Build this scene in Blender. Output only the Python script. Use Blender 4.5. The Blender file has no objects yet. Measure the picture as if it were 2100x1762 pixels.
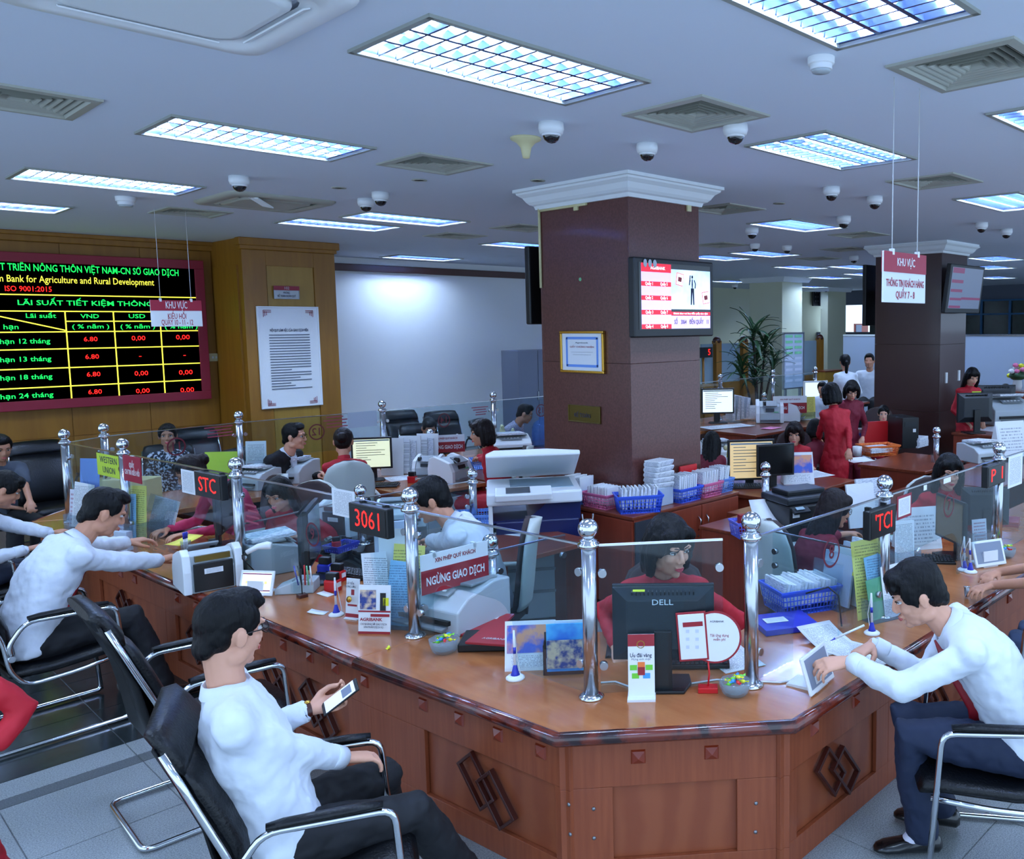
import bpy, bmesh, math, random
import numpy as np
from mathutils import Vector, Matrix, Euler, Quaternion
random.seed(7)
PI = math.pi
sc = bpy.context.scene
COL = sc.collection
# ---------------------------------------------------------------- camera, world, exposure
H = 2.25            # eye height of the camera, standing on a step
HC = 3.45           # ceiling height
CT = 0.69           # worktop height of the service counter
YAW, PITCH, ROLL, FPX, PPX, PPY = 0.8486, -0.0965, -0.0087, 1748.1, 1416.7, 838.6
def _axes():
    cy, sy, cp, sp = math.cos(YAW), math.sin(YAW), math.cos(PITCH), math.sin(PITCH)
    f = Vector((sy*cp, cy*cp, sp)); r = Vector((cy, -sy, 0)); u = r.cross(f)
    cr, sr = math.cos(ROLL), math.sin(ROLL)
    return cr*r+sr*u, -sr*r+cr*u, f
AR, AU, AF = _axes()
cam = bpy.data.cameras.new('camera'); camo = bpy.data.objects.new('camera', cam); COL.objects.link(camo)
m = Matrix((AR, AU, -AF)).transposed().to_4x4(); m.translation = (0, 0, H); camo.matrix_world = m
cam.sensor_width = 36; cam.sensor_fit = 'HORIZONTAL'; cam.lens = FPX/2100*36
cam.shift_x = (1050-PPX)/2100; cam.shift_y = (PPY-881)/2100
cam.clip_start = .05; cam.clip_end = 200
sc.camera = camo
w = bpy.data.worlds.new('world'); sc.world = w; w.use_nodes = True
w.node_tree.nodes['Background'].inputs[0].default_value = (.50, .71, 1, 1)
w.node_tree.nodes['Background'].inputs[1].default_value = 1.6
sc.view_settings.view_transform = 'Standard'; sc.view_settings.look = 'None'
sc.view_settings.exposure = 0.55; sc.view_settings.gamma = 1; sc.view_settings.use_curve_mapping = False
TUBE = 85.0          # brightness of the fluorescent tubes
def G(px, py, z):
    "point of the photograph's view ray at height z"
    d = AF+AR*((px-PPX)/FPX)-AU*((py-PPY)/FPX); t = (z-H)/d.z
    return Vector((d.x*t, d.y*t, z))
def GY(px, py, y):
    d = AF+AR*((px-PPX)/FPX)-AU*((py-PPY)/FPX); t = y/d.y
    return Vector((d.x*t, y, H+d.z*t))
def GX(px, py, x):
    d = AF+AR*((px-PPX)/FPX)-AU*((py-PPY)/FPX); t = x/d.x
    return Vector((x, d.y*t, H+d.z*t))
# ---------------------------------------------------------------- materials
def lin(c):
    return tuple(((v/255)/12.92 if v/255 <= .04045 else ((v/255+.055)/1.055)**2.4) for v in c)+(1,)
MATS = {}
def mat(name, c=(128, 128, 128), rough=.5, metal=0, c2=None, nscale=6, stretch=(1, 1, 1), detail=3, bump=0, bscale=60, emit=0, coat=0, kind='noise', ramp=(.4, .6), spec=.5, bstretch=(1, 1, 1)):
    if name in MATS: return MATS[name]
    ma = bpy.data.materials.new(name); ma.use_nodes = True; MATS[name] = ma
    nt = ma.node_tree; N = nt.nodes; L = nt.links; b = N['Principled BSDF']
    b.inputs['Base Color'].default_value = lin(c); b.inputs['Roughness'].default_value = rough; b.inputs['Metallic'].default_value = metal
    b.inputs['Specular IOR Level'].default_value = spec
    if coat: b.inputs['Coat Weight'].default_value = coat; b.inputs['Coat Roughness'].default_value = .08
    if emit:
        b.inputs['Emission Color'].default_value = lin(c); b.inputs['Emission Strength'].default_value = emit
    if c2 or bump:
        tc = N.new('ShaderNodeTexCoord')
    if c2:
        mp = N.new('ShaderNodeMapping'); mp.inputs['Scale'].default_value = stretch; L.new(tc.outputs['Object'], mp.inputs[0])
        if kind == 'wave':
            n = N.new('ShaderNodeTexWave'); n.inputs['Scale'].default_value = nscale; n.inputs['Distortion'].default_value = 3.5; n.inputs['Detail'].default_value = detail; n.inputs['Detail Scale'].default_value = 1.5
            o = n.outputs['Fac']
        elif kind == 'voronoi':
            n = N.new('ShaderNodeTexVoronoi'); n.inputs['Scale'].default_value = nscale; o = n.outputs['Distance']
        elif kind == 'checker':
            n = N.new('ShaderNodeTexChecker'); n.inputs['Scale'].default_value = nscale; o = n.outputs['Fac']
        else:
            n = N.new('ShaderNodeTexNoise'); n.inputs['Scale'].default_value = nscale; n.inputs['Detail'].default_value = detail; o = n.outputs['Fac']
        L.new(mp.outputs[0], n.inputs['Vector'])
        r = N.new('ShaderNodeValToRGB'); L.new(o, r.inputs[0])
        r.color_ramp.elements[0].position = ramp[0]; r.color_ramp.elements[0].color = lin(c)
        r.color_ramp.elements[1].position = ramp[1]; r.color_ramp.elements[1].color = lin(c2)
        L.new(r.outputs[0], b.inputs['Base Color'])
        if emit: L.new(r.outputs[0], b.inputs['Emission Color'])
    if bump:
        mp = N.new('ShaderNodeMapping'); mp.inputs['Scale'].default_value = bstretch; L.new(tc.outputs['Object'], mp.inputs[0])
        n = N.new('ShaderNodeTexNoise'); n.inputs['Scale'].default_value = bscale; n.inputs['Detail'].default_value = 3; L.new(mp.outputs[0], n.inputs['Vector'])
        bp = N.new('ShaderNodeBump'); bp.inputs['Strength'].default_value = bump; bp.inputs['Distance'].default_value = .01
        L.new(n.outputs['Fac'], bp.inputs['Height']); L.new(bp.outputs[0], b.inputs['Normal'])
    return ma
def glassmat(name, tint=(236, 246, 248), haze=.04, refl=1.45, hazec=(170, 190, 210)):
    ma = bpy.data.materials.new(name); ma.use_nodes = True; nt = ma.node_tree; N = nt.nodes; L = nt.links
    for n in list(N):
        if n.type != 'OUTPUT_MATERIAL': N.remove(n)
    out = [n for n in N if n.type == 'OUTPUT_MATERIAL'][0]
    tr = N.new('ShaderNodeBsdfTransparent'); tr.inputs[0].default_value = lin(tint)
    gl = N.new('ShaderNodeBsdfGlossy'); gl.inputs['Roughness'].default_value = .03
    df = N.new('ShaderNodeBsdfDiffuse'); df.inputs[0].default_value = lin(hazec)
    m1 = N.new('ShaderNodeMixShader'); m1.inputs[0].default_value = haze; L.new(tr.outputs[0], m1.inputs[1]); L.new(df.outputs[0], m1.inputs[2])
    fr = N.new('ShaderNodeLayerWeight'); fr.inputs[0].default_value = .5
    pw = N.new('ShaderNodeMath'); pw.operation = 'POWER'; L.new(fr.outputs['Facing'], pw.inputs[0]); pw.inputs[1].default_value = 4
    ml = N.new('ShaderNodeMath'); ml.operation = 'MULTIPLY_ADD'; L.new(pw.outputs[0], ml.inputs[0]); ml.inputs[1].default_value = .45; ml.inputs[2].default_value = .02
    m2 = N.new('ShaderNodeMixShader'); L.new(ml.outputs[0], m2.inputs[0]); L.new(m1.outputs[0], m2.inputs[1]); L.new(gl.outputs[0], m2.inputs[2])
    L.new(m2.outputs[0], out.inputs[0]); MATS[name] = ma
    return ma
def bandmat(name, base, ink, vscale=90, rough=.6, thr=.62, box=None):
    "paper with printed text lines: rows along local z broken into words by noise"
    ma = bpy.data.materials.new(name); ma.use_nodes = True; MATS[name] = ma
    nt = ma.node_tree; N = nt.nodes; L = nt.links; b = N['Principled BSDF']; b.inputs['Roughness'].default_value = rough
    tc = N.new('ShaderNodeTexCoord'); sp = N.new('ShaderNodeSeparateXYZ'); L.new(tc.outputs['Generated'], sp.inputs[0])
    def M(op, a, bb=None):
        n = N.new('ShaderNodeMath'); n.operation = op
        for i, v in enumerate((a, bb)):
            if v is None: continue
            if isinstance(v, (int, float)): n.inputs[i].default_value = v
            else: L.new(v, n.inputs[i])
        return n.outputs[0]
    axis = {'x': 0, 'y': 1, 'z': 2}; vz = sp.outputs[2]; ux = sp.outputs[0]
    if box == 'flat': vz = sp.outputs[1]
    if box == 'yz': ux = sp.outputs[1]
    row = M('FRACT', M('MULTIPLY', vz, vscale)); ln = M('GREATER_THAN', row, .55)
    cb = N.new('ShaderNodeCombineXYZ'); L.new(M('MULTIPLY', ux, 30), cb.inputs[0]); L.new(M('FLOOR', M('MULTIPLY', vz, vscale)), cb.inputs[1])
    ns = N.new('ShaderNodeTexNoise'); ns.inputs['Scale'].default_value = 1.3; L.new(cb.outputs[0], ns.inputs['Vector'])
    wd = M('GREATER_THAN', ns.outputs['Fac'], thr-.18)
    mg = M('MULTIPLY', M('MULTIPLY', M('GREATER_THAN', ux, .1), M('LESS_THAN', ux, .9)), M('MULTIPLY', M('GREATER_THAN', vz, .08), M('LESS_THAN', vz, .92)))
    fac = M('MULTIPLY', M('MULTIPLY', M('MULTIPLY', ln, wd), mg), .6)
    mx = N.new('ShaderNodeMix'); mx.data_type = 'RGBA'; L.new(fac, mx.inputs[0]); mx.inputs[6].default_value = lin(base); mx.inputs[7].default_value = lin(ink)
    L.new(mx.outputs[2], b.inputs['Base Color'])
    return ma
mat('chrome', (215, 218, 222), .12, 1); mat('steel', (190, 192, 196), .22, 1); mat('dull_steel', (140, 142, 146), .38, 1)
mat('black_plastic', (13, 14, 17), .4); mat('dark_plastic', (20, 25, 32), .45); mat('grey_plastic', (128, 134, 138), .5)
mat('light_plastic', (176, 184, 188), .45); mat('beige_plastic', (186, 190, 184), .45); mat('white_plastic', (226, 228, 230), .35)
mat('cream_plastic', (205, 196, 150), .4); mat('navy_plastic', (16, 26, 78), .35); mat('blue_plastic', (62, 100, 225), .35)
mat('light_blue_plastic', (105, 150, 225), .35); mat('pink_plastic', (235, 120, 165), .35); mat('violet_plastic', (110, 120, 225), .35)
mat('orange_plastic', (235, 120, 50), .4); mat('red_plastic', (200, 25, 30), .35)
mat('leather', (7, 8, 12), .36, bump=.25, bscale=90, spec=.35)
mat('brown_fabric', (58, 44, 44), .8); mat('paper', (228, 230, 232), .7, bump=.1, bscale=40); mat('paper_edge', (224, 226, 230), .8, c2=(176, 182, 192), nscale=220, stretch=(.2, .2, 1), ramp=(.42, .6))
mat('yellow_paper', (238, 222, 90), .7); mat('blue_paper', (140, 195, 230), .7); mat('green_paper', (120, 190, 140), .7); mat('lime', (190, 215, 60), .6)
mat('maroon', (140, 20, 45), .5); mat('sign_red', (158, 22, 52), .5); mat('folder_red', (150, 20, 34), .5, coat=.2); mat('ink', (40, 45, 70), .6); mat('gold', (205, 160, 70), .25, 1)
mat('folder_blue', (40, 50, 170), .4); mat('photo_print', (60, 90, 190), .35, c2=(220, 150, 110), nscale=14, detail=6, ramp=(.42, .58))
mat('photo_print2', (40, 60, 130), .35, c2=(215, 190, 160), nscale=30, detail=6, ramp=(.40, .62)); mat('sky_print', (20, 110, 215), .35, c2=(90, 200, 250), nscale=9, ramp=(.35, .65))
mat('wood_top', (158, 92, 52), .2, c2=(178, 112, 68), nscale=5, stretch=(3, .6, 1), detail=8, ramp=(.3, .7), coat=.35)
mat('wood_front', (132, 62, 34), .42, c2=(150, 76, 44), nscale=9, stretch=(6, 6, .35), detail=6, ramp=(.3, .7), coat=.1)
mat('wood_recess', (136, 66, 38), .42, c2=(146, 75, 44), nscale=2.2, stretch=(1, 1, 1), kind='wave', ramp=(.2, .8), coat=.1)
mat('wood_edge', (108, 36, 16), .2, c2=(40, 12, 14), nscale=11, stretch=(1, 1, 1), detail=4, ramp=(.44, .62), coat=.6)
mat('wood_dark', (66, 22, 14), .35, coat=.2); mat('wood_stud', (132, 46, 22), .3, coat=.4)
mat('wood_desk', (112, 48, 28), .3, c2=(130, 60, 36), nscale=7, stretch=(1, 6, 1), detail=5, ramp=(.3, .7), coat=.2)
mat('wood_cabinet', (124, 48, 28), .4, c2=(140, 58, 36), nscale=5, stretch=(5, 5, .5), detail=5, ramp=(.3, .7))
mat('wood_yellow', (134, 86, 14), .45, c2=(150, 100, 22), nscale=4, stretch=(3, 3, .3), detail=6, ramp=(.3, .7))
mat('wood_yellow2', (150, 110, 34), .45, c2=(164, 124, 46), nscale=4, stretch=(3, 3, .3), detail=6, ramp=(.3, .7))
mat('granite', (98, 56, 48), .32, c2=(80, 40, 34), nscale=55, detail=6, ramp=(.35, .7), coat=.15)
mat('granite_dark', (66, 40, 36), .28, c2=(66, 38, 36), nscale=55, detail=6, ramp=(.4, .62), coat=.25)
mat('plaster_white', (222, 226, 228), .7, bump=.05, bscale=8); mat('ceiling_paint', (212, 220, 232), .75, bump=.03, bscale=3)
mat('wall_white', (232, 234, 236), .75); mat('wall_cream', (206, 206, 178), .75); mat('wall_grey', (90, 96, 112), .7); mat('cabinet_grey', (106, 112, 128), .6)
mat('tile_light', (152, 156, 156), .35, c2=(110, 116, 118), nscale=160, detail=5, ramp=(.4, .64)); mat('tile_band', (100, 104, 106), .35, c2=(78, 82, 84), nscale=150, detail=4, ramp=(.4, .6))
mat('tile_dark', (46, 52, 54), .16, c2=(36, 41, 43), nscale=30, detail=4, ramp=(.4, .6)); mat('grout', (60, 62, 62), .8); mat('floor_mat', (22, 22, 28), .9)
mat('screen_black', (6, 7, 9), .15, coat=.3); mat('led_black', (5, 6, 6), .3)
mat('led_red', (255, 25, 18), .5, emit=2.2); mat('led_green', (20, 235, 90), .5, emit=.9); mat('led_yellow', (235, 228, 70), .5, emit=.9); mat('led_amber', (235, 220, 110), .5, emit=.8)
mat('screen_lilac', (196, 176, 250), .3, emit=.75); mat('screen_red', (205, 20, 45), .3, emit=.7); mat('screen_pic', (165, 205, 250), .3, c2=(205, 225, 255), nscale=3, emit=.8)
mat('screen_doc', (218, 226, 190), .3, emit=.55); mat('screen_doc_blue', (215, 232, 240), .3, emit=.7); mat('screen_warm', (205, 180, 130), .3, emit=.55); mat('screen_dim', (96, 108, 130), .3, emit=.35); mat('screen_dim_red', (120, 40, 80), .3, emit=.3)
mat('screen_brown', (88, 76, 52), .25, emit=.2); mat('screen_phone', (190, 205, 225), .3, emit=.6)
mat('tube_light', (196, 223, 255), .5, emit=TUBE); mat('louvre', (120, 136, 176), .2, .9); mat('reflector', (128, 142, 178), .22, .95); mat('fixture_frame', (150, 152, 144), .5)
mat('vent_metal', (166, 166, 154), .5); mat('vent_dark', (26, 26, 26), .9); mat('dome_glass', (8, 8, 12), .06, coat=1)
mat('skin', (196, 138, 110), .5, spec=.3); mat('skin_light', (212, 156, 130), .5, spec=.3); mat('skin_tan', (176, 124, 98), .5, spec=.3); mat('lips', (190, 95, 90), .4); mat('lipstick', (205, 60, 75), .35)
mat('hair', (5, 4, 6), .5, bump=.7, bscale=70, bstretch=(1, 1, .12), spec=.22); mat('hair_brown', (24, 12, 12), .5, bump=.7, bscale=70, bstretch=(1, 1, .12), spec=.22)
mat('eye_white', (205, 205, 205), .3); mat('iris', (18, 12, 10), .2)
CL = dict(bump=.55, bscale=7)
mat('cloth_white', (214, 220, 230), .8, bump=.9, bscale=9, bstretch=(1, 1, 1)); mat('cloth_red', (178, 8, 32), .7, **CL); mat('cloth_pink', (190, 42, 84), .7, **CL); mat('cloth_maroon', (118, 10, 40), .7, **CL)
mat('cloth_navy', (22, 30, 52), .75, **CL); mat('cloth_navy_blue', (24, 36, 62), .75, **CL); mat('cloth_black', (9, 10, 18), .75, **CL); mat('cloth_grey', (62, 68, 80), .8, **CL); mat('cloth_bluegrey', (72, 84, 104), .8, **CL)
mat('cloth_check', (176, 172, 188), .8, c2=(130, 126, 148), kind='checker', nscale=70); mat('cloth_flower', (24, 26, 40), .8, c2=(190, 192, 205), nscale=42, detail=3, ramp=(.5, .56)); mat('denim', (52, 66, 92), .8, **CL); mat('decal_dim', (96, 14, 34), .5); mat('sock', (214, 212, 226), .8); mat('shoe', (10, 10, 12), .25, coat=.4)
mat('leaf', (30, 62, 34), .45, c2=(46, 84, 48), nscale=8); mat('bark', (60, 48, 36), .8); mat('brass', (120, 104, 58), .3, 1)
mat('cable_black', (12, 12, 14), .5); mat('cable_white', (215, 215, 215), .5); mat('candy_blue', (60, 150, 240), .25, coat=.5); mat('candy_green', (110, 200, 50), .25, coat=.5); mat('candy_yellow', (225, 225, 40), .25, coat=.5); mat('candy_red', (215, 40, 40), .25, coat=.5)
mat('partition', (38, 42, 50), .85); mat('frost', (130, 150, 160), .4); mat('window_glass', (30, 48, 50), .2, c2=(22, 36, 40), nscale=3); mat('blue_metal', (40, 90, 130), .5); mat('whiteboard', (170, 182, 198), .4)
glassmat('glass', (240, 248, 250), haze=.010); glassmat('clear_plastic', (240, 245, 248), .10, 1.4); glassmat('hazy_glass', (226, 236, 240), .22, 1.45, (200, 215, 225)); glassmat('water_blue', (150, 190, 235), .25, 1.4, (120, 160, 220))
bandmat('printed', (226, 229, 233), (50, 55, 80), 34); bandmat('printed_blue', (150, 200, 232), (40, 70, 120), 26); bandmat('printed_yellow', (238, 224, 110), (90, 80, 40), 26)
bandmat('printed_flat', (226, 229, 233), (60, 65, 90), 30, box='flat'); bandmat('calendar_print', (228, 230, 233), (90, 95, 120), 9, thr=.66); bandmat('brochure', (214, 214, 226), (150, 30, 60), 9, thr=.6)
# ---------------------------------------------------------------- mesh building
def M4(loc=(0, 0, 0), rot=(0, 0, 0)):
    return Matrix.Translation(Vector(loc)) @ Euler(rot).to_matrix().to_4x4()
class MB:
    def __init__(s): s.v = []; s.f = []; s.m = []; s.sm = []; s.T = Matrix()
    def add(s, vs, fs, mi=0, smooth=False):
        o = len(s.v); T = s.T
        s.v += [tuple(T @ Vector(p)) for p in vs]
        s.f += [tuple(i+o for i in f) for f in fs]; s.m += [mi]*len(fs); s.sm += [smooth]*len(fs)
        return s
    def box(s, c, d, mi=0, rot=None, taper=1):
        x, y, z = d[0]/2, d[1]/2, d[2]/2; t = taper
        vs = [Vector(p) for p in ((-x, -y, -z), (x, -y, -z), (x, y, -z), (-x, y, -z), (-x*t, -y*t, z), (x*t, -y*t, z), (x*t, y*t, z), (-x*t, y*t, z))]
        if rot is not None:
            R = Euler(rot).to_matrix(); vs = [R @ v for v in vs]
        vs = [v+Vector(c) for v in vs]
        return s.add(vs, [(0, 3, 2, 1), (4, 5, 6, 7), (0, 1, 5, 4), (1, 2, 6, 5), (2, 3, 7, 6), (3, 0, 4, 7)], mi)
    def prism(s, pts, z0, z1, mi=0):
        n = len(pts)
        a = sum(pts[i][0]*pts[(i+1) % n][1]-pts[(i+1) % n][0]*pts[i][1] for i in range(n))
        if a < 0: pts = pts[::-1]
        return s.add([(x, y, z0) for x, y in pts]+[(x, y, z1) for x, y in pts], [tuple(range(n))[::-1], tuple(range(n, 2*n))]+[(i, (i+1) % n, n+(i+1) % n, n+i) for i in range(n)], mi)
    def side(s, pts, y0, y1, mi=0, smooth=False):
        "polygon in local x-z extruded along y"
        n = len(pts)
        a = sum(pts[i][0]*pts[(i+1) % n][1]-pts[(i+1) % n][0]*pts[i][1] for i in range(n))
        if a > 0: pts = pts[::-1]
        s.add([(x, y0, z) for x, z in pts]+[(x, y1, z) for x, z in pts], [tuple(range(n))[::-1], tuple(range(n, 2*n))], mi)
        k = len(s.v)-2*n
        fs = [(k+i, k+(i+1) % n, k+n+(i+1) % n, k+n+i) for i in range(n)]
        s.f += fs; s.m += [mi]*n; s.sm += [smooth]*n
        return s
    def rings(s, rs, mi=0, smooth=True, caps=True, closed=False):
        n = len(rs[0]); vs = [p for r in rs for p in r]; fs = []
        K = len(rs)
        for k in range(K if closed else K-1):
            a = k*n; b = ((k+1) % K)*n
            for i in range(n): j = (i+1) % n; fs.append((a+i, a+j, b+j, b+i))
        s.add(vs, fs, mi, smooth)
        if caps and not closed:
            o = len(s.v)-len(vs); s.f += [tuple(o+i for i in range(n))[::-1], tuple(o+(K-1)*n+i for i in range(n))]; s.m += [mi]*2; s.sm += [False]*2
        return s
    def tube(s, path, r, n=8, mi=0, closed=False, flat=1, up=None):
        P = [Vector(p) for p in path]; K = len(P); rs = []; prev = None
        rr = r if isinstance(r, (list, tuple)) else [r]*K
        for k in range(K):
            if closed: d = (P[(k+1) % K]-P[k-1])
            else: d = P[min(k+1, K-1)]-P[max(k-1, 0)]
            d.normalize()
            if prev is None:
                a = Vector(up) if up else (Vector((0, 0, 1)) if abs(d.z) < .9 else Vector((1, 0, 0)))
                x = a.cross(d).normalized()
            else: x = (prev-d*prev.dot(d)).normalized()
            prev = x; y = d.cross(x)
            rs.append([P[k]+(x*math.cos(2*PI*i/n)+y*math.sin(2*PI*i/n)*flat)*rr[k] for i in range(n)])
        return s.rings(rs, mi, True, not closed, closed)
    def cyl(s, a, b, r, r2=None, n=12, mi=0): return s.tube([a, b], [r, r if r2 is None else r2], n, mi)
    def lathe(s, prof, n=20, c=(0, 0, 0), mi=0, smooth=True):
        c = Vector(c); return s.rings([[c+Vector((r*math.cos(2*PI*i/n), r*math.sin(2*PI*i/n), z)) for i in range(n)] for r, z in prof], mi, smooth)
    def ell(s, c, r, n=14, m=9, mi=0, rot=None):
        c = Vector(c); R = Euler(rot).to_matrix() if rot else Matrix.Identity(3); rs = []
        for k in range(m+1):
            t = -PI/2+PI*(k if 0 < k < m else (.03 if k == 0 else m-.03))/m
            rs.append([c+R @ Vector((r[0]*math.cos(t)*math.cos(2*PI*i/n), r[1]*math.cos(t)*math.sin(2*PI*i/n), r[2]*math.sin(t))) for i in range(n)])
        return s.rings(rs, mi)
    def mesh(s, name, mats):
        me = bpy.data.meshes.new(name); me.from_pydata(s.v, [], s.f)
        for a in mats: me.materials.append(MATS[a] if isinstance(a, str) else a)
        me.polygons.foreach_set('material_index', s.m); me.polygons.foreach_set('use_smooth', s.sm); me.update()
        return me
    def build(s, name, mats, parent=None, loc=None, rot=None, bevel=0, **kw):
        if isinstance(mats, str): mats = [mats]
        o = bpy.data.objects.new(name, s.mesh(name, mats)); COL.objects.link(o)
        if parent: o.parent = parent
        if loc is not None: o.location = loc
        if rot is not None: o.rotation_euler = rot
        if bevel:
            b = o.modifiers.new('bevel', 'BEVEL'); b.width = bevel; b.segments = 2; b.limit_method = 'ANGLE'; b.angle_limit = .7
        for k, v in kw.items(): o[k] = v
        return o
def tag(o, label, cat, group=None, kind=None):
    o['label'] = label; o['category'] = cat
    if group: o['group'] = group
    if kind: o['kind'] = kind
    return o
def thing(name, label, cat, loc=(0, 0, 0), rz=0, group=None):
    o = bpy.data.objects.new(name, None); COL.objects.link(o); o.empty_display_size = .1
    o.location = loc; o.rotation_euler = (0, 0, rz)
    return tag(o, label, cat, group)
def struct(name, mb, mats, bevel=0): return mb.build(name, mats, bevel=bevel, kind='structure')
def dup(root, label, loc, rz=0, scale=None, group=None):
    r = root.copy(); COL.objects.link(r); r.location = loc; r.rotation_euler = (0, 0, rz); r['label'] = label
    if group: r['group'] = group
    if scale: r.scale = (scale,)*3
    for ch in root.children:
        c = ch.copy(); COL.objects.link(c); c.parent = r
        for g in ch.children:
            d = g.copy(); COL.objects.link(d); d.parent = c
    return r
class Kit:
    "first call builds, later calls copy"
    def __init__(s, fn): s.fn = fn; s.first = {}
    def __call__(s, label, loc, rz=0, scale=None, group=None, **kw):
        k = tuple(sorted(kw.items()))
        if k not in s.first:
            r = s.fn(**kw); s.first[k] = r; r['label'] = label; r.location = loc; r.rotation_euler = (0, 0, rz)
            if group: r['group'] = group
            if scale: r.scale = (scale,)*3
            return r
        r = dup(s.first[k], label, loc, rz, scale, group)
        if not scale: r.scale = (1, 1, 1)
        return r
_tc = {}
def textmesh(txt, size=.05, w=None, ext=.0004, bold=0, mt=None, spacing=1):
    cu = bpy.data.curves.new('lettering', 'FONT'); cu.body = txt; cu.size = size; cu.extrude = ext; cu.offset = bold; cu.align_x = 'CENTER'; cu.align_y = 'CENTER'; cu.resolution_u = 2; cu.space_character = spacing; cu.space_line = 1.1
    o = bpy.data.objects.new('tmp', cu); COL.objects.link(o)
    dg = bpy.context.evaluated_depsgraph_get(); me = bpy.data.meshes.new_from_object(o.evaluated_get(dg)); bpy.data.objects.remove(o); bpy.data.curves.remove(cu)
    me.name = 'lettering'; me.materials.clear(); me.materials.append(MATS[mt])
    co = np.empty(len(me.vertices)*3); me.vertices.foreach_get('co', co); co = co.reshape(-1, 3)
    if len(co) and w:
        k = w/max(1e-6, (co[:, 0].max()-co[:, 0].min())); co[:, 0] = (co[:, 0]-(co[:, 0].max()+co[:, 0].min())/2)*k
    me.vertices.foreach_set('co', co.ravel()); me.update()
    return me
def text(txt, parent, mt, M, size=.05, w=None, ext=.0004, bold=0, name='lettering', shear=None):
    "lettering standing in local x-z, facing -y of M"
    me = textmesh(txt, size, w, ext, bold, mt)
    me.transform(M @ Matrix.Rotation(PI/2, 4, 'X'))
    o = bpy.data.objects.new(name, me); COL.objects.link(o); o.parent = parent
    return o
# ---------------------------------------------------------------- floor
X0, X1, Y0, Y1 = -3.0, 27.0, -1.5, 19.0
struct('floor', MB().box(((X0+X1)/2, (Y0+Y1)/2, -.054), (X1-X0, Y1-Y0, .1)), 'tile_band')
floor = bpy.data.objects['floor']
_tm = {}
def tile(x0, x1, y0, y1, mt):
    k = (round(x1-x0, 3), round(y1-y0, 3), mt)
    if k not in _tm:
        w_, h_ = x1-x0-.004, y1-y0-.004
        _tm[k] = MB().box((0, 0, -.003), (w_, h_, .006), taper=.996).mesh('tile', [mt])
    o = bpy.data.objects.new('tile', _tm[k]); COL.objects.link(o); o.parent = floor; o.location = ((x0+x1)/2, (y0+y1)/2, 0)
ys = [.2, .8, 1.4, 2.0, 2.6, 3.2, 3.8, 4.4, 5.0, 5.1, 5.3]; yd = [5.3+.6*i for i in range(9)]
for a, b in zip(ys, ys[1:]):
    for i in range(9):
        x = -.5+.6*i
        if x < 2.4 or b <= 2.0: tile(x, x+.6, a, b, 'tile_band' if abs(a-5.0) < .01 else 'tile_light')
for a, b in zip(yd, yd[1:]):
    for i in range(4): tile(-.5+.6*i, .1+.6*i, a, b, 'tile_dark')
for i in range(7):
    for j in range(8): tile(2.9+.6*i, 3.5+.6*i, 2.8+.6*j, 3.4+.6*j, 'tile_light')
# ---------------------------------------------------------------- ceiling with openings
HOLES = []
LIGHTS = []
def addlight(x, y, w_=1.22, d_=.64, n=3): LIGHTS.append((x, y, w_, d_, n)); HOLES.append((x-w_/2+.02, x+w_/2-.02, y-d_/2+.02, y+d_/2-.02))
for x, y in ((2.50, 3.30), (2.37, 5.70), (2.18, 8.15), (1.75, 10.3), (5.22, 3.25), (2.70, 1.73), (5.50, 1.72), (5.08, 8.6), (8.55, 3.3)): addlight(x, y)
for px, py in ((697, 460), (1637, 462), (1472, 528), (1570, 520), (1643, 548), (1753, 547), (1702, 569), (1777, 562), (1500, 577), (1663, 588), (2043, 530), (2033, 548), (2043, 569), (1080, 503)):
    p = G(px, py, HC); addlight(p.x, p.y)
for x, y in ((2.6, -.4), (5.4, -.4), (-.4, 3.3), (-.4, .6), (-.4, 5.9), (8.4, .9), (11.4, 3.2), (8.0, 13.1)): addlight(x, y)
VENTS = [(3.77, 3.26), (1.12, 5.6), (3.56, 5.61), (3.98, 1.72), (6.86, 3.29), (6.93, 5.61), (6.51, 8.38), (6.42, 9.7), (3.27, 9.63), (10.16, 5.93), (9.9, 8.1), (11.9, 7.2), (13.2, 8.53), (10.3, 10.9)]
for x, y in VENTS: HOLES.append((x-.27, x+.27, y-.27, y+.27))
xs = sorted({X0, X1}|{h[i] for h in HOLES for i in (0, 1)}); yy = sorted({Y0, Y1}|{h[i] for h in HOLES for i in (2, 3)})
vid = {}; cv = []; cf = []
def V(i, j):
    if (i, j) not in vid: vid[i, j] = len(cv); cv.append((xs[i], yy[j], HC))
    return vid[i, j]
for i in range(len(xs)-1):
    for j in range(len(yy)-1):
        cx, cy = (xs[i]+xs[i+1])/2, (yy[j]+yy[j+1])/2
        if any(h[0] < cx < h[1] and h[2] < cy < h[3] for h in HOLES): continue
        cf.append((V(i, j), V(i, j+1), V(i+1, j+1), V(i+1, j)))
struct('ceiling', MB().add(cv, cf), 'ceiling_paint')
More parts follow.
